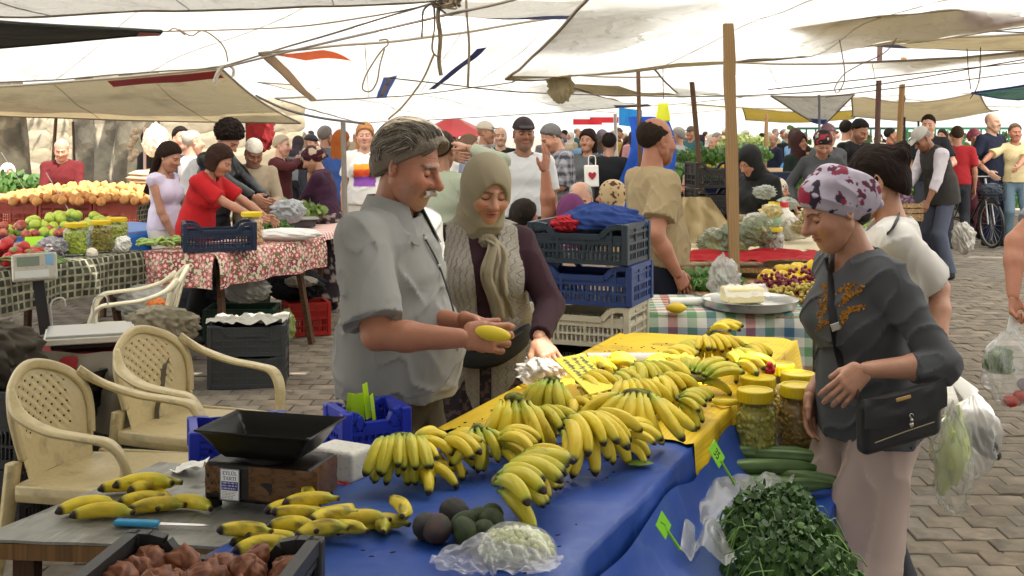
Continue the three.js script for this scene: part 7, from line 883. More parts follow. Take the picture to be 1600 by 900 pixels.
{ // onion stall in the sun
  const t = thing('stall_table', 'onion stall bench with brown checked cover behind the apples', 'table', [-4.35, 0, -12.1], 1.5); part(t, 'top', box(1.2, .03, 2.9, [0, .72, 0]), woodM); for (const x of [-.5, .5]) for (const z of [-1.3, 1.3]) part(t, 'leg', beam([x, 0, z], [x, .7, z], .05, .05), woodD); t.rotation.y = 0; t.position.set(-4.5, 0, -12.2); t.rotation.y = Math.PI / 2;
  const cols = [[0xd0a516, 'yellow crate at the left end of the onion stall', -6.15], [0xd0a516, 'second yellow crate of the onion stall', -5.6], [0x9a3b2a, 'left red crate of the onion stall', -5.05], [0xa4402c, 'middle red crate of the onion stall', -4.5], [0xb14a34, 'right red crate of the onion stall', -3.95]];
  cols.forEach(([c, l, x]) => crate(l, [x, .742, -11.75], .02, { w: .53, h: .24, d: .36, color: c, style: 'tall' }));
  const r = RNG(3); heap('onion', 'onion', 'brown onion in the sunlit heap', 'onion', 'onions in the sunlit heap', V(-4.35, .95, -11.95), { rx: .98, rz: .55, h: .16, r: .046, n: 190, seed: 3, flat: .35 }); heap('purpleonion', 'red_onion', 'dark red onion in the yellow crates', 'onion', 'red onions in the yellow crates', V(-5.85, .95, -11.8), { rx: .4, rz: .2, h: .05, r: .045, n: 26 });
  const ck = solo('cloth', sheet((u, v) => V(-3.62 + .05 * Math.sin(v * 9 + u * 4), .96 - v * .75, -12.2 + u * .95 + .03 * Math.sin(u * 22)), 26, 26, 0, [.9, .8]), mat(0xffffff, { map: T.net, roughness: .95 }), 'brown checked cloth hanging at the onion stall end', 'cloth');
  for (const [u0, v0, u1, v1, d, l] of [[72, 270, 112, 330, 11.4, 'white price stick standing in the red crate'], [2, 238, 44, 298, 11.2, 'pale stick leaning over the yellow crates']]) { const m = solo('price_stick', beam(at(u0, v0, d), at(u1, v1 + 6, d + .1), .03, .008), mat(0xe4e0d6), l, 'stick'); }
  const fm = cloth(0xc9b494); for (let i = 0; i < 6; i++) { const s = solo('sack', warp(new THREE.SphereGeometry(1, 24, 14), (x, y, z) => [x * .4 * (1 + .05 * noise(x * 4, y * 4, z * 4 + i)), y * .05 + .01 * noise(x * 7, y * 3, z * 7 + i), z * .28]), fm, ['bottom', 'second', 'third', 'fourth', 'fifth', 'topmost'][i] + ' folded sack of the stack behind the onions', 'sack', 'folded sacks'); s.position.set(-3.85 + .03 * (i % 2), 1.0 + i * .045, -12.7); }
  const tb = thing('stall_table', 'back bench carrying greens and folded sacks', 'table', [-4.6, 0, -13.0]); part(tb, 'top', box(3.4, .03, .7, [0, .95, .1]), woodM); for (const x of [-1.5, 1.5]) part(tb, 'leg', beam([x, 0, 0], [x, .93, 0], .05, .05), woodD);
  greens('spinach_pile', 'dark green leaves piled beside the man in maroon', V(-5.55, 1.0, -12.9), { rx: .32, ry: .2, rz: .25, n: 420, size: .09, seed: 12, stems: 0 }); greens('pepper_pile', 'small heap of red and green peppers right of the man in maroon', V(-4.25, .98, -12.9), { rx: .25, ry: .1, rz: .2, n: 200, size: .05, seed: 13, stems: 0, c0: [.4, .03, .02], c1: [.3, .4, .06] });
  const gs = thing('garlic_string', 'string of dried garlic hanging on the tree trunk', 'garlic', at(209, 205, 16.8)); for (let i = 0; i < 9; i++) part(gs, 'bulb', sph(.055, [rr(-.07, .07, r), -i * .05, rr(0, .06, r)], [1, .9, 1], 8, 6), mat(0xcbb398));
  const wb = solo('plastic_bag', crumple(77, { rx: .13, ry: .17, rz: .1, amp: .03 }), mat(0xe6dcc2, { roughness: .5 }), 'cream bag hanging beside the garlic string', 'bag'); wb.position.copy(at(243, 222, 12.6));
}
// people of the left side: pixel column, distance, pixel row of the crown
const pp = (label, u, d, vt, o) => person({ label, at: at(u, 300, d).setY(0), h: o.h || EYE + (HZ - vt) * d / F + .01, lod: d < 11.2 ? 1 : 2, ...o });
const H = (kind, color, x) => ({ kind, color, ...x });
pp('bald man in maroon sweater standing behind the onions', 97, 12.75, 217, { yaw: .25, face: { lines: 1 }, skin: 'fair', lod: 1, hair: H('bald', 0xb0a79a), top: { color: 0x5c1016, sleeve: 1.95 }, bottom: { color: 0x2a2a2e }, pose: { hp: .4, lh: [.08, 1.08, .34], rh: [-.06, 1.06, .34], lhand: { curl: .8 }, rhand: { curl: .8 } } });
pp('old woman in white veil sitting at the far left edge', 12, 13.5, 0, { h: 1.55, yaw: .7, fem: 1, skin: 'fair', hair: H('hijab', 0xd9c9c4), top: { color: 0xc9a8a2, sleeve: 1.9 }, bottom: { kind: 'skirt', color: 0x4a4450 }, pose: { hipY: .66, lf: [.12, .0, .3], rf: [-.1, 0, .3], sit: 1 } });
pp('long haired woman in lavender tank top beside the red T-shirt', 257, 9.7, 224, { yaw: 72 * D2, fem: 1, skin: 'tan', girth: .9, hair: H('long', 0x2a1c16), face: {}, top: { color: 0xcfc6dd, sleeve: 0, hem: -.02, neck: .09 }, bottom: { color: 0xd9d5cf, wide: .01 }, pose: { hp: .35, rh: [-.1, .78, .2], lh: [.1, 1.0, .3] } });
pp('woman in red T-shirt bending over the floral table', 305, 9.25, 0, { h: 1.62, yaw: 74 * D2, fem: 1, skin: 'tan', girth: 1.02, hair: H('bob', 0x33211a), face: { }, top: { color: 0xb01218, sleeve: .8, hem: -.1 }, bottom: { color: 0x18181c }, pose: { lean: .42, hp: .1, hy: .1, rh: [.02, 1.02, .62], lh: [.25, 1.0, .6], rp: [-.5, -.8, 0] } });
pp('curly haired woman in black leather jacket reaching forward', 330, 10.1, 0, { h: 1.8, yaw: 66 * D2, fem: 1, skin: 'tan', lod: 1, hair: H('curly', 0x1d1310), face: { lines: 0 }, top: { mat: mat(0x16181b, { roughness: .42, bumpMap: T.wrinkle, bumpScale: .01 }), sleeve: 1.95, hem: -.02 }, bottom: { color: 0x23252e }, pose: { lean: .22, hp: .5, rh: [-.05, 1.0, .58], lh: [.15, 1.0, .5] } });
pp('man in white shirt seen from behind the curly haired woman', 300, 11.6, 205, { yaw: 2.2, hair: H('thin', 0xb5aa9c), skin: 'fair', top: { color: 0xdcdcdc, sleeve: 1.8 }, bottom: { color: 0x3a4050 } });
pp('young dark haired man facing the white shirt man', 282, 12.6, 200, { yaw: .7, hair: H('short', 0x1c1512), skin: 'fair', top: { color: 0x22242a, sleeve: 1.8 }, bottom: { color: 0x3a4050 } });
pp('old man in beige jacket and white skullcap counting money', 394, 10.3, 216, { yaw: .42, skin: 'dark', hair: H('skullcap', 0xd9d4c4), face: { lines: 1, heavy: .4, stubble: 0x9a9088 }, top: { color: 0x9a8b74, sleeve: 1.95, hem: -.14, name: 'jacket' }, bottom: { color: 0x4e4538 }, pose: { hp: .55, lh: [.1, 1.07, .3], rh: [-.04, 1.05, .3], lhand: { curl: .9 }, rhand: { curl: .9 } } });
pp('person in maroon jacket holding a camera to the face', 438, 13.2, 213, { yaw: 80 * D2, hair: H('short', 0xa99a84), skin: 'fair', top: { color: 0x4a1216, sleeve: 1.9 }, bottom: { color: 0x2a2c34 }, pose: { rh: [-.05, 1.42, .26], lh: [.05, 1.42, .26], hp: .1 } });
{ const bm = lin(0x3a1020), cr = lin(0xb9a890), br = lin(0x6a3a22), fl = (x, y, z) => { const n = noise(x * 22, y * 22, z * 22), m = noise(x * 40 + 4, y * 40, z * 40); return n > .25 ? cr : m > .4 ? br : bm; };
  pp('woman in purple cardigan and patterned headscarf facing left', 510, 10.8, 227, { yaw: -98 * D2, fem: 1, skin: 'tan', girth: 1.08, hair: { kind: 'bandana', colorFn: fl }, top: { color: 0x35142f, sleeve: 1.95, hem: -.08, name: 'cardigan' }, bottom: { kind: 'skirt', colorFn: (x, y, z) => noise(x * 30, y * 30, z * 30) > .25 ? lin(0x9a8a84) : lin(0x261c22), flare: .2, hem: .1 }, pose: { lean: .2, hp: .35, lh: [.05, .95, .38], rh: [-.1, .95, .4] } }); }
pp('woman with long orange hair and blue top seen from behind', 533, 13, 206, { yaw: 2.7, fem: 1, hair: H('long', 0x9a5424), top: { color: 0x2f4f8c, sleeve: .7 }, bottom: { color: 0x3a3a40 } });
{ const w = lin(0xddd9d2); pp('woman in sunglasses and white T-shirt with bright print', 570, 12, 195, { yaw: .1, fem: 1, skin: 'fair', lod: 1, hair: H('long', 0xa9784c), face: {}, top: { colorFn: (x, y, z) => z > .04 && y > 1.08 && y < 1.3 && Math.abs(x) < .11 ? (y > 1.24 ? lin(0xe8a030) : y > 1.17 ? lin(0xe0522a) : lin(0x8a4fa8)) : w, sleeve: .7 }, bottom: { color: 0xcfc8bd } }); }
pp('grey haired man behind the woman in purple', 508, 14.5, 199, { yaw: 2.6, hair: H('short', 0x77706a), top: { color: 0x555a60, sleeve: .8 }, bottom: { color: 0x333640 } });
pp('man in dark cap between the camera person and the purple woman', 486, 16, 212, { yaw: 1.2, hair: H('cap', 0x14161c), top: { color: 0x2c2f3a, sleeve: 1.8 }, bottom: { color: 0x333640 } });
pp('man in black beside the cream bag', 234, 14.5, 205, { yaw: 1.5, hair: H('short', 0x1c1512), top: { color: 0x15161a, sleeve: .8 }, bottom: { color: 0x2a2c34 } });
{ const m = solo('hanging_jacket', crumple(61, { rx: .16, ry: .26, rz: .07, amp: .04, neck: false }), cloth(0x7a1218), 'dark red garment hanging at the awning pole', 'garment'); m.position.copy(at(407, 207, 14.5)); }

// ---------- centre and right: crates, checked table, far stalls ----------
{
  const cols = [[0x1f3040, 'dark green-black crate on top of the stack with blue cloth'], [0x1d3a78, 'navy crate second from the top of the stack'], [0xc9c2ad, 'cream white crate in the middle of the dark stack'], [0x15181b, 'black crate under the cream one'], [0x15181b, 'black crate fifth from the top'], [0x15181b, 'black crate sixth from the top'], [0x15181b, 'bottom black crate of the tall stack']];
  cols.forEach(([c, l], i) => crate(l, [.355 + (i % 2) * .015, .004 + (6 - i) * .183, -5.25 - (i % 3) * .01], -.42 + .02 * (i % 3), { w: .47, h: .18, d: .34, color: c }));
  const cl = solo('cloth', warp(new THREE.SphereGeometry(1, 50, 30), (x, y, z) => { const k = 1 + .2 * (Math.abs(noise(x * 4, y * 3, z * 4)) - .3) + .1 * noise(x * 9, y * 9, z * 9); return [x * .19 * k, Math.max(-.02, y * .085 * k), z * .12 * k]; }), cloth(0x1f3a78), 'blue jacket heaped in the top crate', 'cloth'); cl.position.set(.41, 1.27, -5.25); const c2 = solo('cloth', crumple(12, { rx: .07, ry: .04, rz: .06, amp: .02, neck: false }), cloth(0xb01f2c), 'red cloth beside the blue jacket in the top crate', 'cloth'); c2.position.set(.25, 1.27, -5.2);
  // table with checked cloth
  const ch = mat(0xffffff, { map: T.plaid, roughness: .9, bumpMap: T.weave, bumpScale: .001 }), t = thing('checked_table', 'small table under a red green and blue checked cloth', 'table', [.985, 0, -5.65], -.06); part(t, 'top', box(.8, .025, .62, [0, .82, 0]), woodM); for (const x of [-.36, .36]) for (const z of [-.27, .27]) part(t, 'leg', beam([x, 0, z], [x, .8, z], .04, .04), woodD); tablecloth(t, 'checked_cloth', { L: .8, W: .62, H: .835, drop: .42, m: ch, wave: .02, freq: 7 });
  const al = mat(0xc9cac8, { metalness: .75, roughness: .3 }), y = .845, tr = thing('metal_tray', 'round shallow aluminium tray on the checked table', 'tray', onY(1172, 482, y)); part(tr, 'tray', new THREE.LatheGeometry([[0, .006], [.2, .006], [.215, .012], [.222, .045], [.228, .047], [.224, .05], [.21, .014], [0, .012]].map(p => new THREE.Vector2(...p)), 48), al);
  const cz = thing('cheese_block', 'block of white cheese wrapped in film on the metal tray', 'cheese', onY(1160, 478, y).add(V(0, .016, 0)), .2); part(cz, 'cheese', rbox(.19, .075, .11, .012, [0, .04, 0]), mat(0xe6d9a8, { roughness: .6 })); part(cz, 'film', sheet((u, v) => V((u - .5) * .22, .082 + .012 * Math.abs(noise(u * 8, v * 8)) - .05 * Math.pow(Math.abs(v - .5) * 2, 3), (v - .5) * .14), 24, 18), film(0xffffff, .35, { roughness: .15 }));
  const wb = solo('plastic_bag', crumple(9, { rx: .07, ry: .09, rz: .06, amp: .03 }), film(0xe4e3df, .35, { roughness: .2 }), 'white plastic bag standing behind the cheese', 'bag'); wb.position.copy(onY(1138, 470, y)).add(V(0, .1, -.14));
  const rl = thing('plastic_roll', 'roll of white cling film on the checked table', 'roll', onY(1078, 478, y), .05); part(rl, 'roll', new THREE.CylinderGeometry(.02, .02, .2, 20).rotateZ(Math.PI / 2).translate(0, .022, 0), mat(0xeeece6, { roughness: .5 })); part(rl, 'core', new THREE.CylinderGeometry(.012, .012, .204, 14).rotateZ(Math.PI / 2).translate(0, .022, 0), mat(0x9a7a52));
  const lm = solo('lemon', fruitGeo('lemon', 1), fruitM, 'yellow lemon by itself on the checked cloth', 'lemon'); lm.position.copy(onY(1057, 490, y)).add(V(0, .026, 0)); lm.scale.set(.036, .028, .028);
  // produce bench behind: red cloth, lemons, grapes
  const b = thing('produce_bench', 'bench of lemons and grapes right of the cheese tray', 'table', [1.62, 0, -7.0]); part(b, 'top', box(1.1, .03, 1.5, [0, .73, 0]), woodM); for (const x of [-.5, .5]) for (const z of [-.7, .7]) part(b, 'leg', beam([x, 0, z], [x, .72, z], .05, .05), woodD); part(b, 'front_board', box(1.1, .05, .02, [0, .77, .75]), wood(0xa08a68));
  heap('lemon', 'lemon', 'lemon in the heap beside the grey top', 'lemon', 'lemons in the heap', V(1.78, .74, -6.95), { rx: .3, rz: .22, h: .1, r: .043, n: 40 });
  const gp = (kind, l, x, z, h, n, sd) => { const r = RNG(sd), gs = []; for (let i = 0; i < n; i++) { const a = r() * 6.28, d = Math.sqrt(r()); gs.push(fruitGeo(kind, i % 6).clone().applyMatrix4(M4([Math.cos(a) * d * .3, h * (1 - d * d) * r() + .02, Math.sin(a) * d * .16], [0, 0, 0], .0115))); } const t2 = thing('grapes', l, 'grapes', [x, .75, z]); part(t2, 'berries', merge(gs), fruitM).userData.kind = 'stuff'; };
  gp('grape', 'heap of dark red grapes in front of the lemons', 1.62, -6.58, .16, 420, 3); gp('greengrape', 'heap of yellow grapes at the bench edge', 1.62, -6.38, .08, 300, 4);
  greens('long_beans', 'green beans left of the lemons', V(1.2, .75, -6.9), { rx: .2, ry: .1, rz: .2, n: 260, size: .06, seed: 33, stems: 60, c0: [.06, .16, .02] });
  const rc = solo('cloth', sheet((u, v) => V(1.08 + u * 1.0, .9 + .03 * Math.abs(noise(u * 9, v * 6, 2)) - .05 * v, -7.55 + v * .25), 30, 14), cloth(0xa0101c), 'bright red cloth folded along the produce bench', 'cloth');
  const b2 = thing('grocer_bench', 'bench of jars and bagged goods behind the red cloth', 'table', [1.75, 0, -8.6]); part(b2, 'top', box(1.7, .03, 1.7, [0, .83, 0]), woodM); for (const x of [-.8, .8]) for (const z of [-.8, .8]) part(b2, 'leg', beam([x, 0, z], [x, .82, z], .05, .05), woodD); part(b2, 'cover', sheet((u, v) => V((u - .5) * 1.8, .852 - (v > .85 ? (v - .85) * 2 : 0) + .01 * noise(u * 7, v * 7), -.85 + v * 1.75), 24, 30), cloth(0xcabfa4));
  [[1205, 402, 0x8a857a], [1225, 372, 0xc2a67c], [1188, 378, 0x9a8a60]].forEach(([u, v, c], i) => jar(['glass jar of dark stacked leaves above the red cloth', 'jar of pale pickles with yellow lid on the grocer bench', 'small jar at the left of the grocer bench'][i], onY(u, v, .855), { r: .085, h: .2, fill: c, seed: 50 + i, n: 120 }));
  const bags = [[1182, 345, .14], [1205, 330, .13], [1230, 318, .12], [1255, 355, .13], [1245, 385, .2], [1140, 375, .14], [1195, 300, .12], [1160, 345, .11], [1222, 345, .11], [1265, 335, .12]], bn = ['cream', 'knotted', 'bulging', 'flat', 'largest', 'leftmost', 'topmost', 'small', 'middle', 'rear']; bags.forEach(([u, v, s], i) => { const q = solo('goods_bag', crumple(40 + i, { rx: s * .6, ry: s * .42, rz: s * .5, amp: .03, f: 1.5, neck: false, n: 22 }), [film(0xdcdad0, .45, { roughness: .15 }), mat(0xcfc08a, { roughness: .5 }), film(0xd2d8cc, .45), mat(0x9a8a62, { roughness: .6 })][i % 4], bn[i] + ' bag of dry goods on the grocer bench', 'bag', 'bags on the grocer bench'); q.position.copy(at(u, v, 8.3 + (i % 3) * .35)); q.position.y = Math.max(q.position.y, .86 + s * .5); });
  for (let i = 0; i < 2; i++) { const q = thing('plastic_jug', i ? 'green lidded tub on the grocer bench' : 'white jug with red lid on the grocer bench', 'jug', at(i ? 1212 : 1221, i ? 325 : 322, 8.9).setY(.86)); part(q, 'body', new THREE.LatheGeometry([[0, 0], [.1, 0], [.11, .03], [.11, .17], [.06, .22], [.05, .25]].map(p => new THREE.Vector2(...p)), 24), plastic(i ? 0xa9d0b4 : 0xe6e2da)); part(q, 'lid', new THREE.CylinderGeometry(.055, .055, .04, 20).translate(0, .262, 0), plastic(i ? 0xd8c020 : 0xc01c28, { map: null })); }
  solo('draped_tarp', sheet((u, v) => at(mix(mix(1068, 1108, u), mix(1056, 1166, u), v), 308 + v * 72, 8.6 - .25 * v).add(V(0, 0, .07 * Math.sin(u * 16 + v * 3) * v + .05 * noise(u * 6, v * 4))), 40, 24, 0), cloth(0x9c8a64), 'light brown tarp draped behind the khaki T-shirt man', 'tarp'); lay('bundle', 'crumpled brown sack on the paving behind the tray', 'bundle', 1082, 402, 10, { rx: .24, ry: .1, rz: .15, amp: .05 }, cloth(0x7a6450)); const bl = crate('blue crate under the grocer bench', V(1.42, .2, -7.9), .2, { w: .3, h: .3, d: .3, color: 0x173a9c, style: 'solid' });
  for (let i = 0; i < 6; i++) crate(['lowest', 'second', 'third', 'fourth', 'fifth', 'topmost'][i] + ' black crate of the tall stack behind the wooden post', [1.83, .004 + i * .235, -10.5], .15, { w: .42, h: .23, d: .34, color: 0x17130f });
  for (let i = 0; i < 3; i++) { const q = solo('goods_bag', crumple(70 + i, { rx: .11, ry: .1, rz: .09, amp: .04, n: 22, neck: false }), film(0xb9c2a4, .25, { roughness: .15 }), ['left', 'middle', 'right'][i] + ' clear bag of herbs beside the wooden post', 'bag'); q.position.copy(at(1120 + i * 32, 352 + i * 14, 7.6)).setY(.95 + .04 * i); } const sb = thing('spice_bench', 'low bench with scale beside the wooden post', 'table', [1.35, 0, -7.7]); part(sb, 'top', box(.62, .03, .7, [0, .8, 0]), woodM); for (const x of [-.26, .26]) for (const z of [-.3, .3]) part(sb, 'leg', beam([x, 0, z], [x, .79, z], .04, .04), woodD);
  // vegetable stalls on the right
  const vs = thing('vegetable_stall', 'wooden stall with cabbages and oranges at the right', 'table', [3.85, 0, -13.6], .05); part(vs, 'top', box(1.4, .03, 1.6, [0, .7, 0]), woodM); for (const x of [-.6, .6]) for (const z of [-.7, .7]) part(vs, 'leg', beam([x, 0, z], [x, .7, z], .05, .05), woodD); for (let i = 0; i < 3; i++) part(vs, 'front_slat', box(1.4, .045, .02, [0, .74 + i * .06, .8]), woodM);
  heap('cabbage', 'red_cabbage', 'veined red cabbage on the right vegetable stall', 'cabbage', 'red cabbages', V(4.0, .75, -13.1), { rx: .5, rz: .3, h: .2, r: .13, n: 12 }); heap('orange', 'orange', 'orange on the heap behind the cabbages', 'orange', 'oranges behind the cabbages', V(3.9, 1.0, -14.0), { rx: .6, rz: .35, h: .35, r: .05, n: 70 }); greens('leek_pile', 'green leeks between the cabbages and the oranges', V(3.55, .85, -13.5), { rx: .35, ry: .3, rz: .3, n: 260, size: .12, seed: 40, stems: 0 });
  const wbx = thing('white_tub', 'white tub of green peppers in front of the cabbages', 'tub', [3.95, .5, -12.3], .2); part(wbx, 'tub', warp(rbox(.4, .16, .3, .02, [0, .08, 0]), (x, y2, z) => [x * (.85 + y2), y2, z * (.85 + y2)]), plastic(0xe2ddd0)); part(wbx, 'stand', box(.5, .5, .4, [0, -.25, 0]), wood(0x8a7456)); greens('pepper_pile', 'pale green peppers by the white tub', V(3.6, .66, -12.2), { rx: .25, ry: .14, rz: .2, n: 200, size: .07, seed: 41, stems: 0, c0: [.2, .34, .05], c1: [.4, .5, .15] });
  lay('sack', 'pale sack at the feet of the vest man', 'sack', 1505, 372, 14.5, { rx: .12, ry: .2, rz: .12, amp: .04 }, film(0xc9c4ba, .7, { roughness: .4 })); const ws = thing('counter_scale', 'white counter scale behind the rusty pole', 'scale', at(1368, 228, 15).setY(1.36)); part(ws, 'display', rbox(.26, .12, .1, .02, [0, .12, 0]), plastic(0xe6e4dc)); part(ws, 'base', rbox(.3, .06, .3, .02, [0, .03, 0]), plastic(0xd0cec6)); part(ws, 'stand', box(.3, 1.36, .3, [0, -.68, 0]), wood(0x8a7456));
  [[1120, 236, 14.5, .6, .17, 'heap of leafy greens behind the striped shirt man'], [1085, 262, 13.5, .5, .14, 'heap of bright green beans at the centre right stall'], [1160, 232, 15.5, .4, .18, 'tall pile of dark greens behind the post'], [1162, 215, 17, .35, .2, 'pale cauliflowers on the far stall']].forEach(([u, v, d, w, h, l], i) => greens('greens_pile', l, at(u, v + 18, d), { rx: w, ry: h, rz: .4, n: 700, size: .075, seed: 60 + i, stems: 0, c0: i === 3 ? [.3, .38, .1] : [.05, .14, .02], c1: i === 3 ? [.6, .62, .3] : [.16, .32, .05] }));
  const ct = thing('vegetable_counter', 'long counter of green vegetables behind the striped shirt man', 'table', [2.5, 0, -14.6]); part(ct, 'top', box(2.6, .04, 1.6, [0, 1.18, 0]), woodM); part(ct, 'front_cloth', sheet((u, v) => V(-1.3 + u * 2.6, 1.2 - v * .9, .83 + .03 * Math.sin(u * 40)), 50, 10), cloth(0x23304c)); for (const x of [-1.2, 1.2]) part(ct, 'leg', beam([x, 0, 0], [x, 1.16, 0], .06, .06), woodD);
}
{ // hanging things
  const bl = solo('hanging_cloth', sheet((u, v) => V(.06 * Math.sin(v * 5) + (u - .5) * (.42 + .25 * v) + .12 * v * 0, -v * 1.0, .05 * Math.sin(u * 14 + v * 3) + .04 * noise(u * 5, v * 5)), 30, 40), TM.blue, 'bright blue plastic sheet hanging behind the bald man', 'sheet'); bl.position.copy(at(1012, 182, 12.6)); const b2 = solo('hanging_cloth', sheet((u, v) => V((u - .5) * .26, -v * .2 - .03 * u, .03 * Math.sin(u * 9)), 14, 10), mat(0x2a9be6, { transmission: .4, roughness: 1, thickness: 0 }), 'small light blue plastic sheet left of the yellow bag', 'sheet'); b2.position.copy(at(985, 168, 13));
  const yb = solo('hanging_bag', warp(new RoundedBoxGeometry(.13, .16, .04, 6, .015), (x, y, z) => [x * (.8 - y * 2.2) + .012 * noise(x * 30, y * 30, 3), y + .01 * noise(x * 40, 2), z + .014 * noise(x * 34, y * 20, 5)]), mat(0xdde030, { transmission: .35, roughness: .8, thickness: 0 }), 'yellow plastic bag hanging from a cord', 'bag'); yb.position.copy(at(1037, 174, 10)); const sk = solo('hanging_sack', crumple(93, { rx: .085, ry: .13, rz: .06, amp: .03, neck: false, n: 24 }), cloth(0xa89c7c), 'khaki sack tied below the broad awning', 'sack'); sk.position.copy(at(876, 135, 8.8));
  const rd = [[918, 186, 'left'], [944, 183, 'right']]; rd.forEach(([u, v, w]) => { const m = solo('parasol_valance', sheet((a, b) => V((a - .5) * .5, -b * .1, .02 * Math.sin(a * 9)), 12, 4, .004), mat(0xc21f2a, { roughness: .7 }), w + ' red parasol edge above the far crowd', 'parasol'); m.position.copy(at(u, v, 20)); });
  const um = thing('red_parasol', 'red and white parasol beyond the checked shirt man', 'parasol', at(708, 300, 19).setY(0)); part(um, 'canopy', new THREE.ConeGeometry(.75, .35, 8, 1, true).translate(0, 1.78, 0), mat(0xb51a2c, { roughness: .8, transmission: .3, thickness: 0 })); part(um, 'pole', bar([0, 0, 0], [0, 1.9, 0], .02), ironM);
  const fn = thing('railing', 'green metal railing behind the right stalls', 'fence', [8.6, 0, -25]), gm = mat(0x1c6a4c, { roughness: .5 }); for (const y of [.25, 1.75]) part(fn, 'rail', box(4.8, .05, .04, [0, y, 0]), gm); for (let i = 0; i <= 24; i++) part(fn, 'bar', box(.03, 1.5, .03, [-2.4 + i * .2, 1, 0]), gm);
  for (let i = 0; i < 5; i++) greens('shrub', 'shrub behind the green railing, number ' + ['one', 'two', 'three', 'four', 'five'][i] + ' from the left', V(6.6 + i * 1.1, 0, -26.2), { rx: .9, ry: 1.6, rz: .8, n: 500, size: .2, seed: 80 + i, stems: 0, category: 'shrub', c0: [.06, .13, .02], c1: [.2, .32, .06], group: 'shrubs behind the railing' });
}
{ // bicycle
  const bk = thing('bicycle', 'black city bicycle with front basket pushed along the aisle', 'bicycle', at(1549, 300, 16.6).setY(0), .12), dm = mat(0x17181a, { roughness: .4 }), sil = mat(0xa8a8a4, { metalness: .8, roughness: .3 });
  for (const z of [.0, -1.08]) { const w = part(bk, 'wheel', new THREE.TorusGeometry(.325, .02, 10, 40).rotateY(Math.PI / 2).translate(0, .345, z), dm); part(w, 'rim', new THREE.TorusGeometry(.3, .009, 6, 36).rotateY(Math.PI / 2).translate(0, .345, z), sil); const sp = []; for (let i = 0; i < 18; i++) { const a = i / 18 * 6.283; sp.push(bar([0, .345, z], [0, .345 + Math.sin(a) * .3, z + Math.cos(a) * .3], .0018, .0018, 4)); } part(w, 'spokes', merge(sp), sil); }
  part(bk, 'frame', [bar([0, .345, -1.08], [0, .32, -.62], .014), bar([0, .32, -.62], [0, .82, -.15], .018), bar([0, .32, -.62], [0, .85, -.72], .016), bar([0, .345, -1.08], [0, .8, -.72], .01)], dm); part(bk, 'fork', [bar([.05, .345, 0], [.04, .7, -.08], .012), bar([-.05, .345, 0], [-.04, .7, -.08], .012), bar([0, .68, -.08], [0, 1.0, -.17], .018)], sil); part(bk, 'handlebar', tube([[.29, .97, -.32], [.24, 1.02, -.22], [.08, 1.03, -.15], [-.08, 1.03, -.15], [-.24, 1.02, -.22], [-.29, .97, -.32]], .012, 30, 8), sil); part(bk, 'saddle', sph(.1, [0, .92, -.74], [.8, .4, 1.3]), dm);
  part(bk, 'mudguard', new THREE.TorusGeometry(.36, .02, 6, 20, 2.2).rotateY(Math.PI / 2).translate(0, .345, 0), dm); part(bk, 'pedal', [bar([.12, .25, -.6], [.2, .25, -.6], .012), bar([-.12, .4, -.64], [-.2, .4, -.64], .012), new THREE.CylinderGeometry(.09, .09, .01, 20).rotateZ(Math.PI / 2).translate(.03, .32, -.62)], dm);
  const bs = []; for (let j = 0; j < 6; j++) for (const [x0, z0, x1, z1] of [[-.17, .1, .17, .1], [-.17, -.12, .17, -.12], [-.17, -.12, -.17, .1], [.17, -.12, .17, .1]]) bs.push(bar([x0, .7 + j * .045, z0], [x1, .7 + j * .045, z1], .004, .004, 5)); for (let i = 0; i < 12; i++) bs.push(bar([-.17 + i * .031, .7, .1], [-.17 + i * .031, .93, .1], .003, .003, 4)); part(bk, 'basket', merge(bs), dm).userData.kind = 'stuff'; const bb = solo('plastic_bag', crumple(15, { rx: .15, ry: .1, rz: .09, amp: .03, neck: false }), mat(0x3d4a5c, { roughness: .4 }), 'dark bag in the bicycle basket', 'bag'); bb.position.copy(bk.position).add(V(0, .84, 0));
}
// ---- people of the centre and right ----
const plaidF = (a, b, s) => (x, y, z) => { const u = Math.floor((x + z) * s), v = Math.floor(y * s); return ((u & 1) + (v & 1)) === 2 ? a : ((u & 1) + (v & 1)) === 1 ? mixc(a, b, .5) : b; };
pp('balding man in khaki T-shirt with hand on hip, back turned', 1022, 6.3, 188, { yaw: 1.95, lod: 0, cell: .014, skin: 'red', girth: 1.02, belly: .05, arm: 1.12, shoulder: .9, face: { heavy: .6, stubble: 0x2a2420 }, hair: H('bald', 0x2a2019), top: { color: 0x9c8a68, sleeve: .72, hem: -.0, folds: .016, sleeveFlare: .02 }, bottom: { color: 0x151a2c }, pose: { hy: .15, hp: .05, rh: [-.21, .9, .02], rp: [-.35, 0, -1], rhand: { curl: .6 }, lh: [.2, .85, .15] } });
pp('person in pale green shirt with a hand raised to the head', 690, 7.6, 0, { h: 1.68, yaw: 2.8, lod: 1, girth: 1.1, hair: H('short', 0x3a3028), top: { color: 0xa7b09a, sleeve: 1.9, hem: -.1 }, bottom: { color: 0x4a4640 }, pose: { lh: [-.02, 1.55, .1], rh: [-.18, 1.6, .02], rp: [-1, -.2, .2] } });
pp('woman with short brown hair in grey-blue top facing right', 733, 12.6, 213, { yaw: 1.5, fem: 1, hair: H('bob', 0x6a5443), top: { color: 0x7f89a0, sleeve: .9 }, bottom: { color: 0x3a3d48 }, pose: { lh: [.1, 1.05, .3] } });
pp('man in white and blue checked shirt and pale cap', 758, 13.6, 192, { yaw: 1.3, hair: H('cap', 0xcabfae), top: { colorFn: plaidF(lin(0xd5d8dc), lin(0x5a6a8c), 34), sleeve: .8 }, bottom: { color: 0x555048 } });
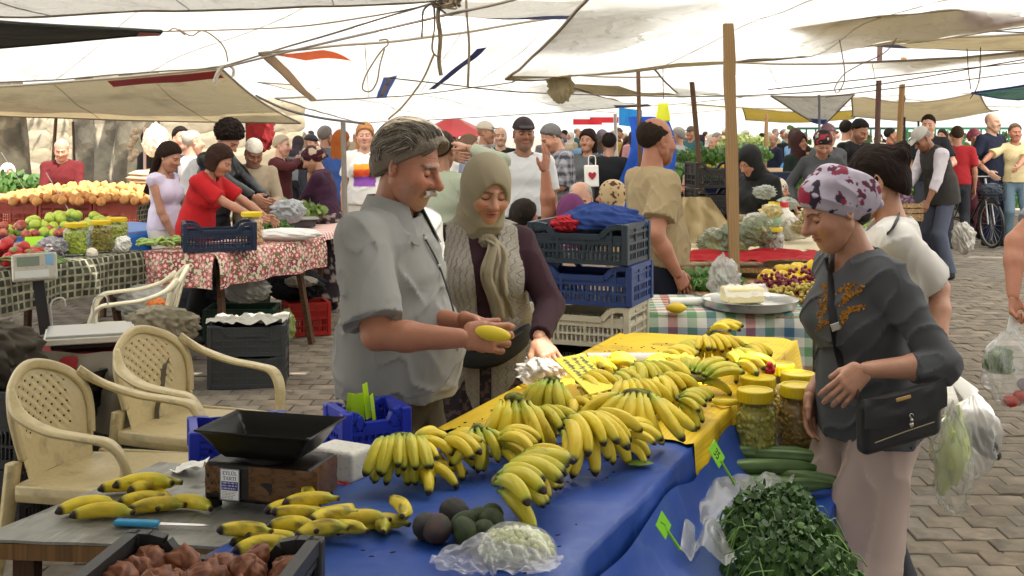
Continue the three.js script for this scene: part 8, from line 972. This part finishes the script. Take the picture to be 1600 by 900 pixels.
pp('stout bald man with white beard in black shirt behind the veiled woman', 782, 15, 200, { yaw: 0, girth: 1.15, hair: H('bald', 0xcfc8be), skin: 'pale', top: { color: 0x121316, sleeve: .8 }, bottom: { color: 0x2a2c34 }, pose: { lh: [.1, 1.2, .28] } });
pp('man in dark cap and white shirt standing above the crates', 818, 9.3, 187, { yaw: .15, lod: 1, girth: 1.1, belly: .03, skin: 'dark', face: { lines: 1, stubble: 0x6a6058, heavy: .5 }, hair: H('cap', 0x2e2528), top: { color: 0xc2c4c6, sleeve: .8, hem: .02 }, bottom: { color: 0x1c1d24, rise: .14 } });
pp('seated person in navy shirt raising a hand before the cap man', 818, 7.3, 0, { h: 1.7, yaw: 2.6, lod: 1, skin: 'red', girth: 1.15, arm: 1.15, hair: H('short', 0x2a2420), top: { color: 0x272c3c, sleeve: .8 }, bottom: { color: 0x2a2c34 }, pose: { hipY: .48, sit: 1, lf: [.15, 0, .42], rf: [-.15, 0, .42], rh: at(852, 262, 7.1), rp: V(.4, -.9, .3), rhand: { dir: V(.1, 1, 0), curl: .2, palm: V(-.7, 0, -.5) } } });
pp('grey haired man in grey plaid shirt leaning to the left', 880, 11.6, 0, { h: 1.78, yaw: -1.25, lod: 1, girth: 1.1, hair: H('short', 0x5d5a58), face: {}, top: { colorFn: plaidF(lin(0x33323a), lin(0x8d8c92), 26), sleeve: 1.0, hem: -.1 }, bottom: { color: 0x55544e }, pose: { lean: .14, hp: .4, lh: [.1, 1.0, .3], rh: [-.1, 1.0, .3] } });
pp('seated woman in white headscarf and pink top left of the veiled woman', 682, 7.9, 0, { h: 1.56, yaw: 1.35, fem: 1, lod: 1, hair: H('bandana', 0xc9c9d2), top: { color: 0xd3a9ac, sleeve: 1.9 }, bottom: { kind: 'skirt', color: 0x4a4048 }, pose: { hipY: .47, sit: 1, lean: .25, hp: .5, lf: [.12, 0, .4], rf: [-.12, 0, .4] } });
pp('woman in plum purple headscarf behind the top crate', 893, 7.1, 0, { h: 1.6, yaw: 2.9, fem: 1, lod: 1, hair: H('hijab', 0x6a3160), top: { color: 0xb9a08a, sleeve: 1.9 }, bottom: { kind: 'skirt', color: 0x3a3440 }, pose: { hipY: .6, sit: 1, lf: [.12, 0, .38], rf: [-.12, 0, .38] } });
pp('old man with thin grey hair facing the purple headscarf', 908, 7.75, 0, { h: 1.7, yaw: -.2, lod: 1, skin: 'fair', hair: H('thin', 0xa8a096), face: { lines: 1 }, top: { color: 0xab9470, sleeve: 1.9 }, bottom: { color: 0x4a4540 }, pose: { hipY: .58, sit: 1, lf: [.14, 0, .42], rf: [-.14, 0, .42], hp: .2 } });
{ const a = lin(0xb9a27c), b = lin(0x4a2e1e); pp('woman in leopard print headscarf touching her chin', 957, 8.7, 0, { h: 1.6, yaw: -1.9, fem: 1, lod: 1, hair: { kind: 'hijab', colorFn: (x, y, z) => noise(x * 50, y * 50, z * 50) > .32 ? b : a }, top: { color: 0x3a141c, sleeve: 1.9 }, bottom: { kind: 'skirt', color: 0x2a2430 }, pose: { hipY: .62, sit: 1, lf: [.12, 0, .38], rf: [-.12, 0, .38], lh: [.05, 1.2, .28] } }); }
pp('woman in grey T-shirt carrying a white bag with a red heart', 918, 13, 205, { yaw: -.4, fem: 1, hair: H('long', 0x2a1c16), top: { color: 0x55585a, sleeve: .7 }, bottom: { color: 0x3a3c44 } });
{ const t = thing('tote_bag', 'white carrier bag printed with a red heart', 'bag', at(925, 275, 12.7)); part(t, 'bag', warp(rbox(.16, .24, .05, .015), (x, y, z) => [x + .01 * noise(y * 20, z * 9), y, z * (1 - y)]), mat(0xdedad2)); const s = new THREE.Shape(); s.moveTo(0, -.04); s.bezierCurveTo(-.08, .02, -.03, .07, 0, .03); s.bezierCurveTo(.03, .07, .08, .02, 0, -.04); part(t, 'heart', new THREE.ExtrudeGeometry(s, { depth: .002, bevelEnabled: false }).translate(0, 0, .034), mat(0xa01828)); part(t, 'handle', tube([[-.04, .12, 0], [-.03, .22, 0], [.03, .22, 0], [.04, .12, 0]], .006), mat(0xdedad2)); }
{ const p = pp('man in black jacket with small white emblem, seen from behind', 952, 12.9, 210, { yaw: 2.9, hair: H('short', 0x1d1714), girth: 1.1, top: { color: 0x0f1013, sleeve: 1.95, hem: -.12 }, bottom: { color: 0x1c1d22 } }); const q = hit(p, 948, 228, .01, p.topF, 10); if (q) part(p, 'emblem', new THREE.TorusGeometry(.03, .008, 6, 20).rotateX(.1).translate(q.x, q.y, q.z), mat(0xcfcfcf)); }
{ const wht = lin(0xcfcac4), blk = lin(0x17161a), rd = lin(0x8c1a22); pp('seated man in black white and red striped shirt', 1085, 11.6, 0, { h: 1.7, yaw: -1.35, lod: 1, hair: H('short', 0x8a8782), face: { lines: 1 }, top: { colorFn: (x, y, z) => { const k = Math.floor(y * 22) % 3; return y < .86 ? rd : k === 0 ? wht : blk; }, sleeve: .9 }, bottom: { color: 0x1a1b20 }, pose: { hipY: .5, sit: 1, lf: [.14, 0, .42], rf: [-.14, 0, .42], lh: [.14, .62, .38], rh: [-.14, .62, .38], hp: .2 } }); chair('white plastic chair under the striped shirt man', [1.9, 0, -11.65], -1.4, { color: 0xd9d6cc, slats: true }); }
pp('woman wrapped in a black cloak right of the post', 1192, 9.3, 0, { h: 1.6, yaw: -.9, fem: 1, lod: 1, girth: 1.35, hair: H('hijab', 0x0c0c0e), top: { color: 0x0c0c0e, sleeve: 1.95, hem: -.2, flare: .1, name: 'cloak' }, bottom: { kind: 'skirt', color: 0x0c0c0e, flare: .34 }, pose: { lean: .25, hp: .3 } });
{ const f = (x, y, z) => { const n = noise(x * 30, y * 30, z * 30); return n > .35 ? lin(0x8a2a34) : n < -.4 ? lin(0xb0a89c) : lin(0x1c1618); };
  pp('woman in grey sweater and dark floral headscarf looking down', 1283, 11.6, 203, { yaw: -.1, fem: 1, lod: 1, girth: 1.1, hair: { kind: 'bandana', colorFn: f }, face: {}, top: { color: 0x45474a, sleeve: 1.8, hem: -.08 }, bottom: { kind: 'skirt', color: 0x2c2a30 }, pose: { hp: .45, lean: .1, lh: [.28, .95, .1], rh: [-.28, .95, .12] } });
  pp('seated woman in pale dotted headscarf at the grocer bench', 1214, 10.6, 0, { h: 1.55, yaw: .9, fem: 1, lod: 1, hair: { kind: 'hijab', colorFn: (x, y, z) => noise(x * 60, y * 60, z * 60) > .4 ? lin(0x5a4038) : lin(0xc9bfae) }, top: { color: 0xb9ab98, sleeve: 1.9 }, bottom: { kind: 'skirt', color: 0x3a3440 }, pose: { hipY: .6, sit: 1, lf: [.12, 0, .38], rf: [-.12, 0, .38] } }); }
pp('smiling woman in grey with mauve headscarf behind the floral one', 1294, 13.8, 196, { yaw: .1, fem: 1, skin: 'fair', hair: H('bandana', 0x8c6a74), top: { color: 0x5a5d62, sleeve: 1.9 }, bottom: { color: 0x3a3c44 } });
pp('woman in dark brown headscarf left of the grey sweater', 1247, 14, 208, { yaw: .6, fem: 1, hair: H('hijab', 0x3a1c1a), top: { color: 0x1c2a24, sleeve: 1.9 }, bottom: { kind: 'skirt', color: 0x222026 } });
pp('man bending in bright blue shirt at the back right stall', 1219, 16.5, 0, { h: 1.6, yaw: 1.2, hair: H('short', 0x1a1512), top: { color: 0x2f7fb8, sleeve: .8 }, bottom: { color: 0x333640 }, pose: { lean: .7 } });
pp('stocky man in black T-shirt looking down at the stall', 1337, 14, 186, { yaw: .45, girth: 1.18, belly: .04, hair: H('short', 0x24201e), face: { stubble: 0x6a6560 }, lod: 1, top: { color: 0x17181b, sleeve: .75 }, bottom: { color: 0x2a2c34 }, pose: { hp: .5 } });
pp('man in white polo behind the stocky man', 1322, 17, 190, { yaw: 2.4, hair: H('short', 0x1a1512), top: { color: 0xcfcdc6, sleeve: .75 }, bottom: { color: 0x333640 } });
pp('man with dark waistcoat and grey cap bending over the cabbages', 1472, 13.2, 0, { h: 1.8, yaw: -76 * D2, lod: 1, skin: 'dark', girth: 1.08, face: { lines: 1 }, hair: [H('cap', 0xb0aca6), H('thin', 0x8c8782)], top: { color: 0xcdc7cf, sleeve: 1.5, hem: -.06, vest: { color: 0x35322f, hem: -.12 } }, bottom: { color: 0x4c5263, wide: .02 }, pose: { lean: .42, hp: .3, lh: [.18, .78, .32], rh: [-.1, .9, .4] } });
pp('young man in black polo behind the grey cap', 1452, 16, 181, { yaw: -.5, hair: H('short', 0x2a1e17), skin: 'fair', top: { color: 0x14161c, sleeve: .75 }, bottom: { color: 0x2a2c34 }, pose: { lean: .1, lh: [.2, 1.05, .3] } });
pp('man in red polo walking away right of the waistcoat', 1496, 16.5, 199, { yaw: 2.9, hair: H('short', 0x3a2c22), top: { color: 0x9c1a22, sleeve: .8 }, bottom: { color: 0x2a2c34 } });
pp('woman in burgundy outfit and pink headscarf in the right aisle', 1523, 18, 203, { yaw: .2, fem: 1, hair: H('bandana', 0xa0506a), top: { color: 0x4a1024, sleeve: 1.8, hem: -.2 }, bottom: { color: 0x4a1024, wide: .03 } });
pp('tall bald man in navy polo behind the cyclist', 1550, 17, 178, { yaw: .5, lod: 1, girth: 1.15, skin: 'pale', face: {}, top: { color: 0x141b33, sleeve: .8 }, bottom: { color: 0x1f2740 }, pose: { rh: [-.25, .95, .15] } });
pp('man in cream T-shirt and jeans pushing the bicycle', 1586, 16.9, 195, { yaw: -.12, lod: 1, skin: 'red', hair: H('short', 0x5a4a38), face: { lines: 1 }, top: { color: 0xc9b98e, sleeve: .85 }, bottom: { color: 0x5d7280 }, shoes: 0x3a3634, pose: { rh: at(1525, 262, 16.5), rp: [-1, -.2, 0], lh: at(1590, 262, 16.5) } });
{ const p = pp('shopper at the right edge of the frame holding a carrier bag', 1712, 5.3, 0, { h: 1.7, yaw: 2.9, lod: 1, skin: 'red', arm: 1.15, hair: H('short', 0x2a2420), face: {}, top: { color: 0x8a8f98, sleeve: .6 }, bottom: { color: 0x2a2c34 }, pose: { lh: at(1583, 462, 5.2), lp: V(-1, 0, 0), lhand: { dir: V(-.05, -1, .1), palm: V(.6, 0, .6), curl: 1.1 } } });
  const bg = thing('carrier_bag', 'clear carrier bag of greens and red onions at the right edge', 'bag', at(1582, 580, 5.2)); part(bg, 'bag', crumple(17, { rx: .12, ry: .16, rz: .09, amp: .03, n: 26 }), film(0xf4f4f2, .2, { roughness: .12 })); part(bg, 'handle', sweep([[0, .17, 0], [0, .25, 0], [.0, .3, 0]], [[.03, .01], [.014, .006], [.008, .004]], 10, 8, V(0, 0, 1)), film(0xf4f4f2, .6)); greens('greens_bunch', 'bunch of dark greens inside the edge carrier bag', at(1563, 582, 5.2), { rx: .06, ry: .1, rz: .05, n: 160, size: .04, seed: 90, stems: 0 }); [[1596, 618], [1580, 626], [1602, 600]].forEach(([u, v], i) => { const q = solo('red_onion', fruitGeo(i === 2 ? 'purpleonion' : 'tomato', i), fruitM, ['tomato at the bottom of the edge carrier bag', 'lower left tomato in the edge carrier bag', 'red onion in the edge carrier bag'][i], 'vegetable'); q.position.copy(at(u, v, 5.2)); q.scale.setScalar(.036); }); }
// ---- far crowd: few shapes, many colourings ----
{
  const r = RNG(101), tops = [['navy', 0x1c2440], ['black', 0x131417], ['white', 0xcfccc6], ['grey', 0x6c6f73], ['red', 0x8c1c22], ['beige', 0xa8987c], ['sky blue', 0x6f93b8], ['olive', 0x55583c], ['maroon', 0x4a1420], ['pink', 0xb98a90], ['teal', 0x2a5c62], ['brown', 0x4c3a2e], ['mustard', 0xb08a2c], ['striped grey', 0x8c8f94]], hairs = [['dark hair', 'short', 0x1c1613, 0], ['grey hair', 'short', 0x8c8780, 0], ['long hair', 'long', 0x33241b, 1], ['a pale headscarf', 'hijab', 0xc9bfb4, 1], ['a cap', 'cap', 0x5a5048, 0], ['a dark headscarf', 'hijab', 0x332a33, 1], ['a bald head', 'bald', 0x8a8078, 0], ['a white cap', 'cap', 0xd6d2c8, 0]];
  const zones = [['beyond the veiled woman', 660, 790], ['behind the plaid man', 850, 930], ['in the centre aisle', 930, 1060], ['left of the wooden post', 1060, 1135], ['right of the wooden post', 1155, 1260], ['behind the right stalls', 1290, 1430], ['at the far right', 1440, 1512], ['behind the purple cardigan', 430, 600]], counts = [13, 12, 22, 13, 13, 13, 9, 12], proto = {};
  zones.forEach(([zn, u0, u1], zi) => { for (let i = 0; i < counts[zi]; i++) {
    const t = tops[(i * 5 + zi * 3) % tops.length], h = hairs[(i * 3 + zi) % hairs.length], d = rr(zi > 4 ? 19 : 17, 40, r), u = mix(u0, u1, (i + r()) / counts[zi]), yaw = rr(0, 6.28, r), st = i % 3, key = h[1] + h[3] + st, lab = 'far-off shopper in ' + t[0] + ' with ' + h[0] + ' ' + zn, pos = at(u, 300, d).setY(0), hh = rr(1.58, 1.8, r) - h[3] * .07;
    if (!proto[key]) { const p = person({ label: lab, at: pos, yaw, h: 1.68, lod: 2, fem: h[3], hair: { kind: h[1], color: h[2] }, top: { color: t[1], sleeve: st === 1 ? .8 : 1.9 }, bottom: { color: [0x2a2d38, 0x4a4a48, 0x1d1d22][st] }, pose: [{ stride: .12 }, { lh: [.12, 1.05, .3] }, { hp: .3, rh: [-.12, 1.0, .28] }][st], skin: ['tan', 'fair', 'red'][st], group: 'far-off shoppers' }); p.scale.setScalar(hh / 1.68); proto[key] = p; }
    else { const p = dup(proto[key], pos, yaw, lab); p.scale.setScalar(hh / 1.68); for (const m of p.children) { if (m.name === 'shirt') m.material = cloth(t[1]); else if (m.name === 'headscarf' || m.name === 'cap' || m.name === 'hair') m.material = cloth(h[2]); } }
  } });
}

renderer.render(scene, camera);
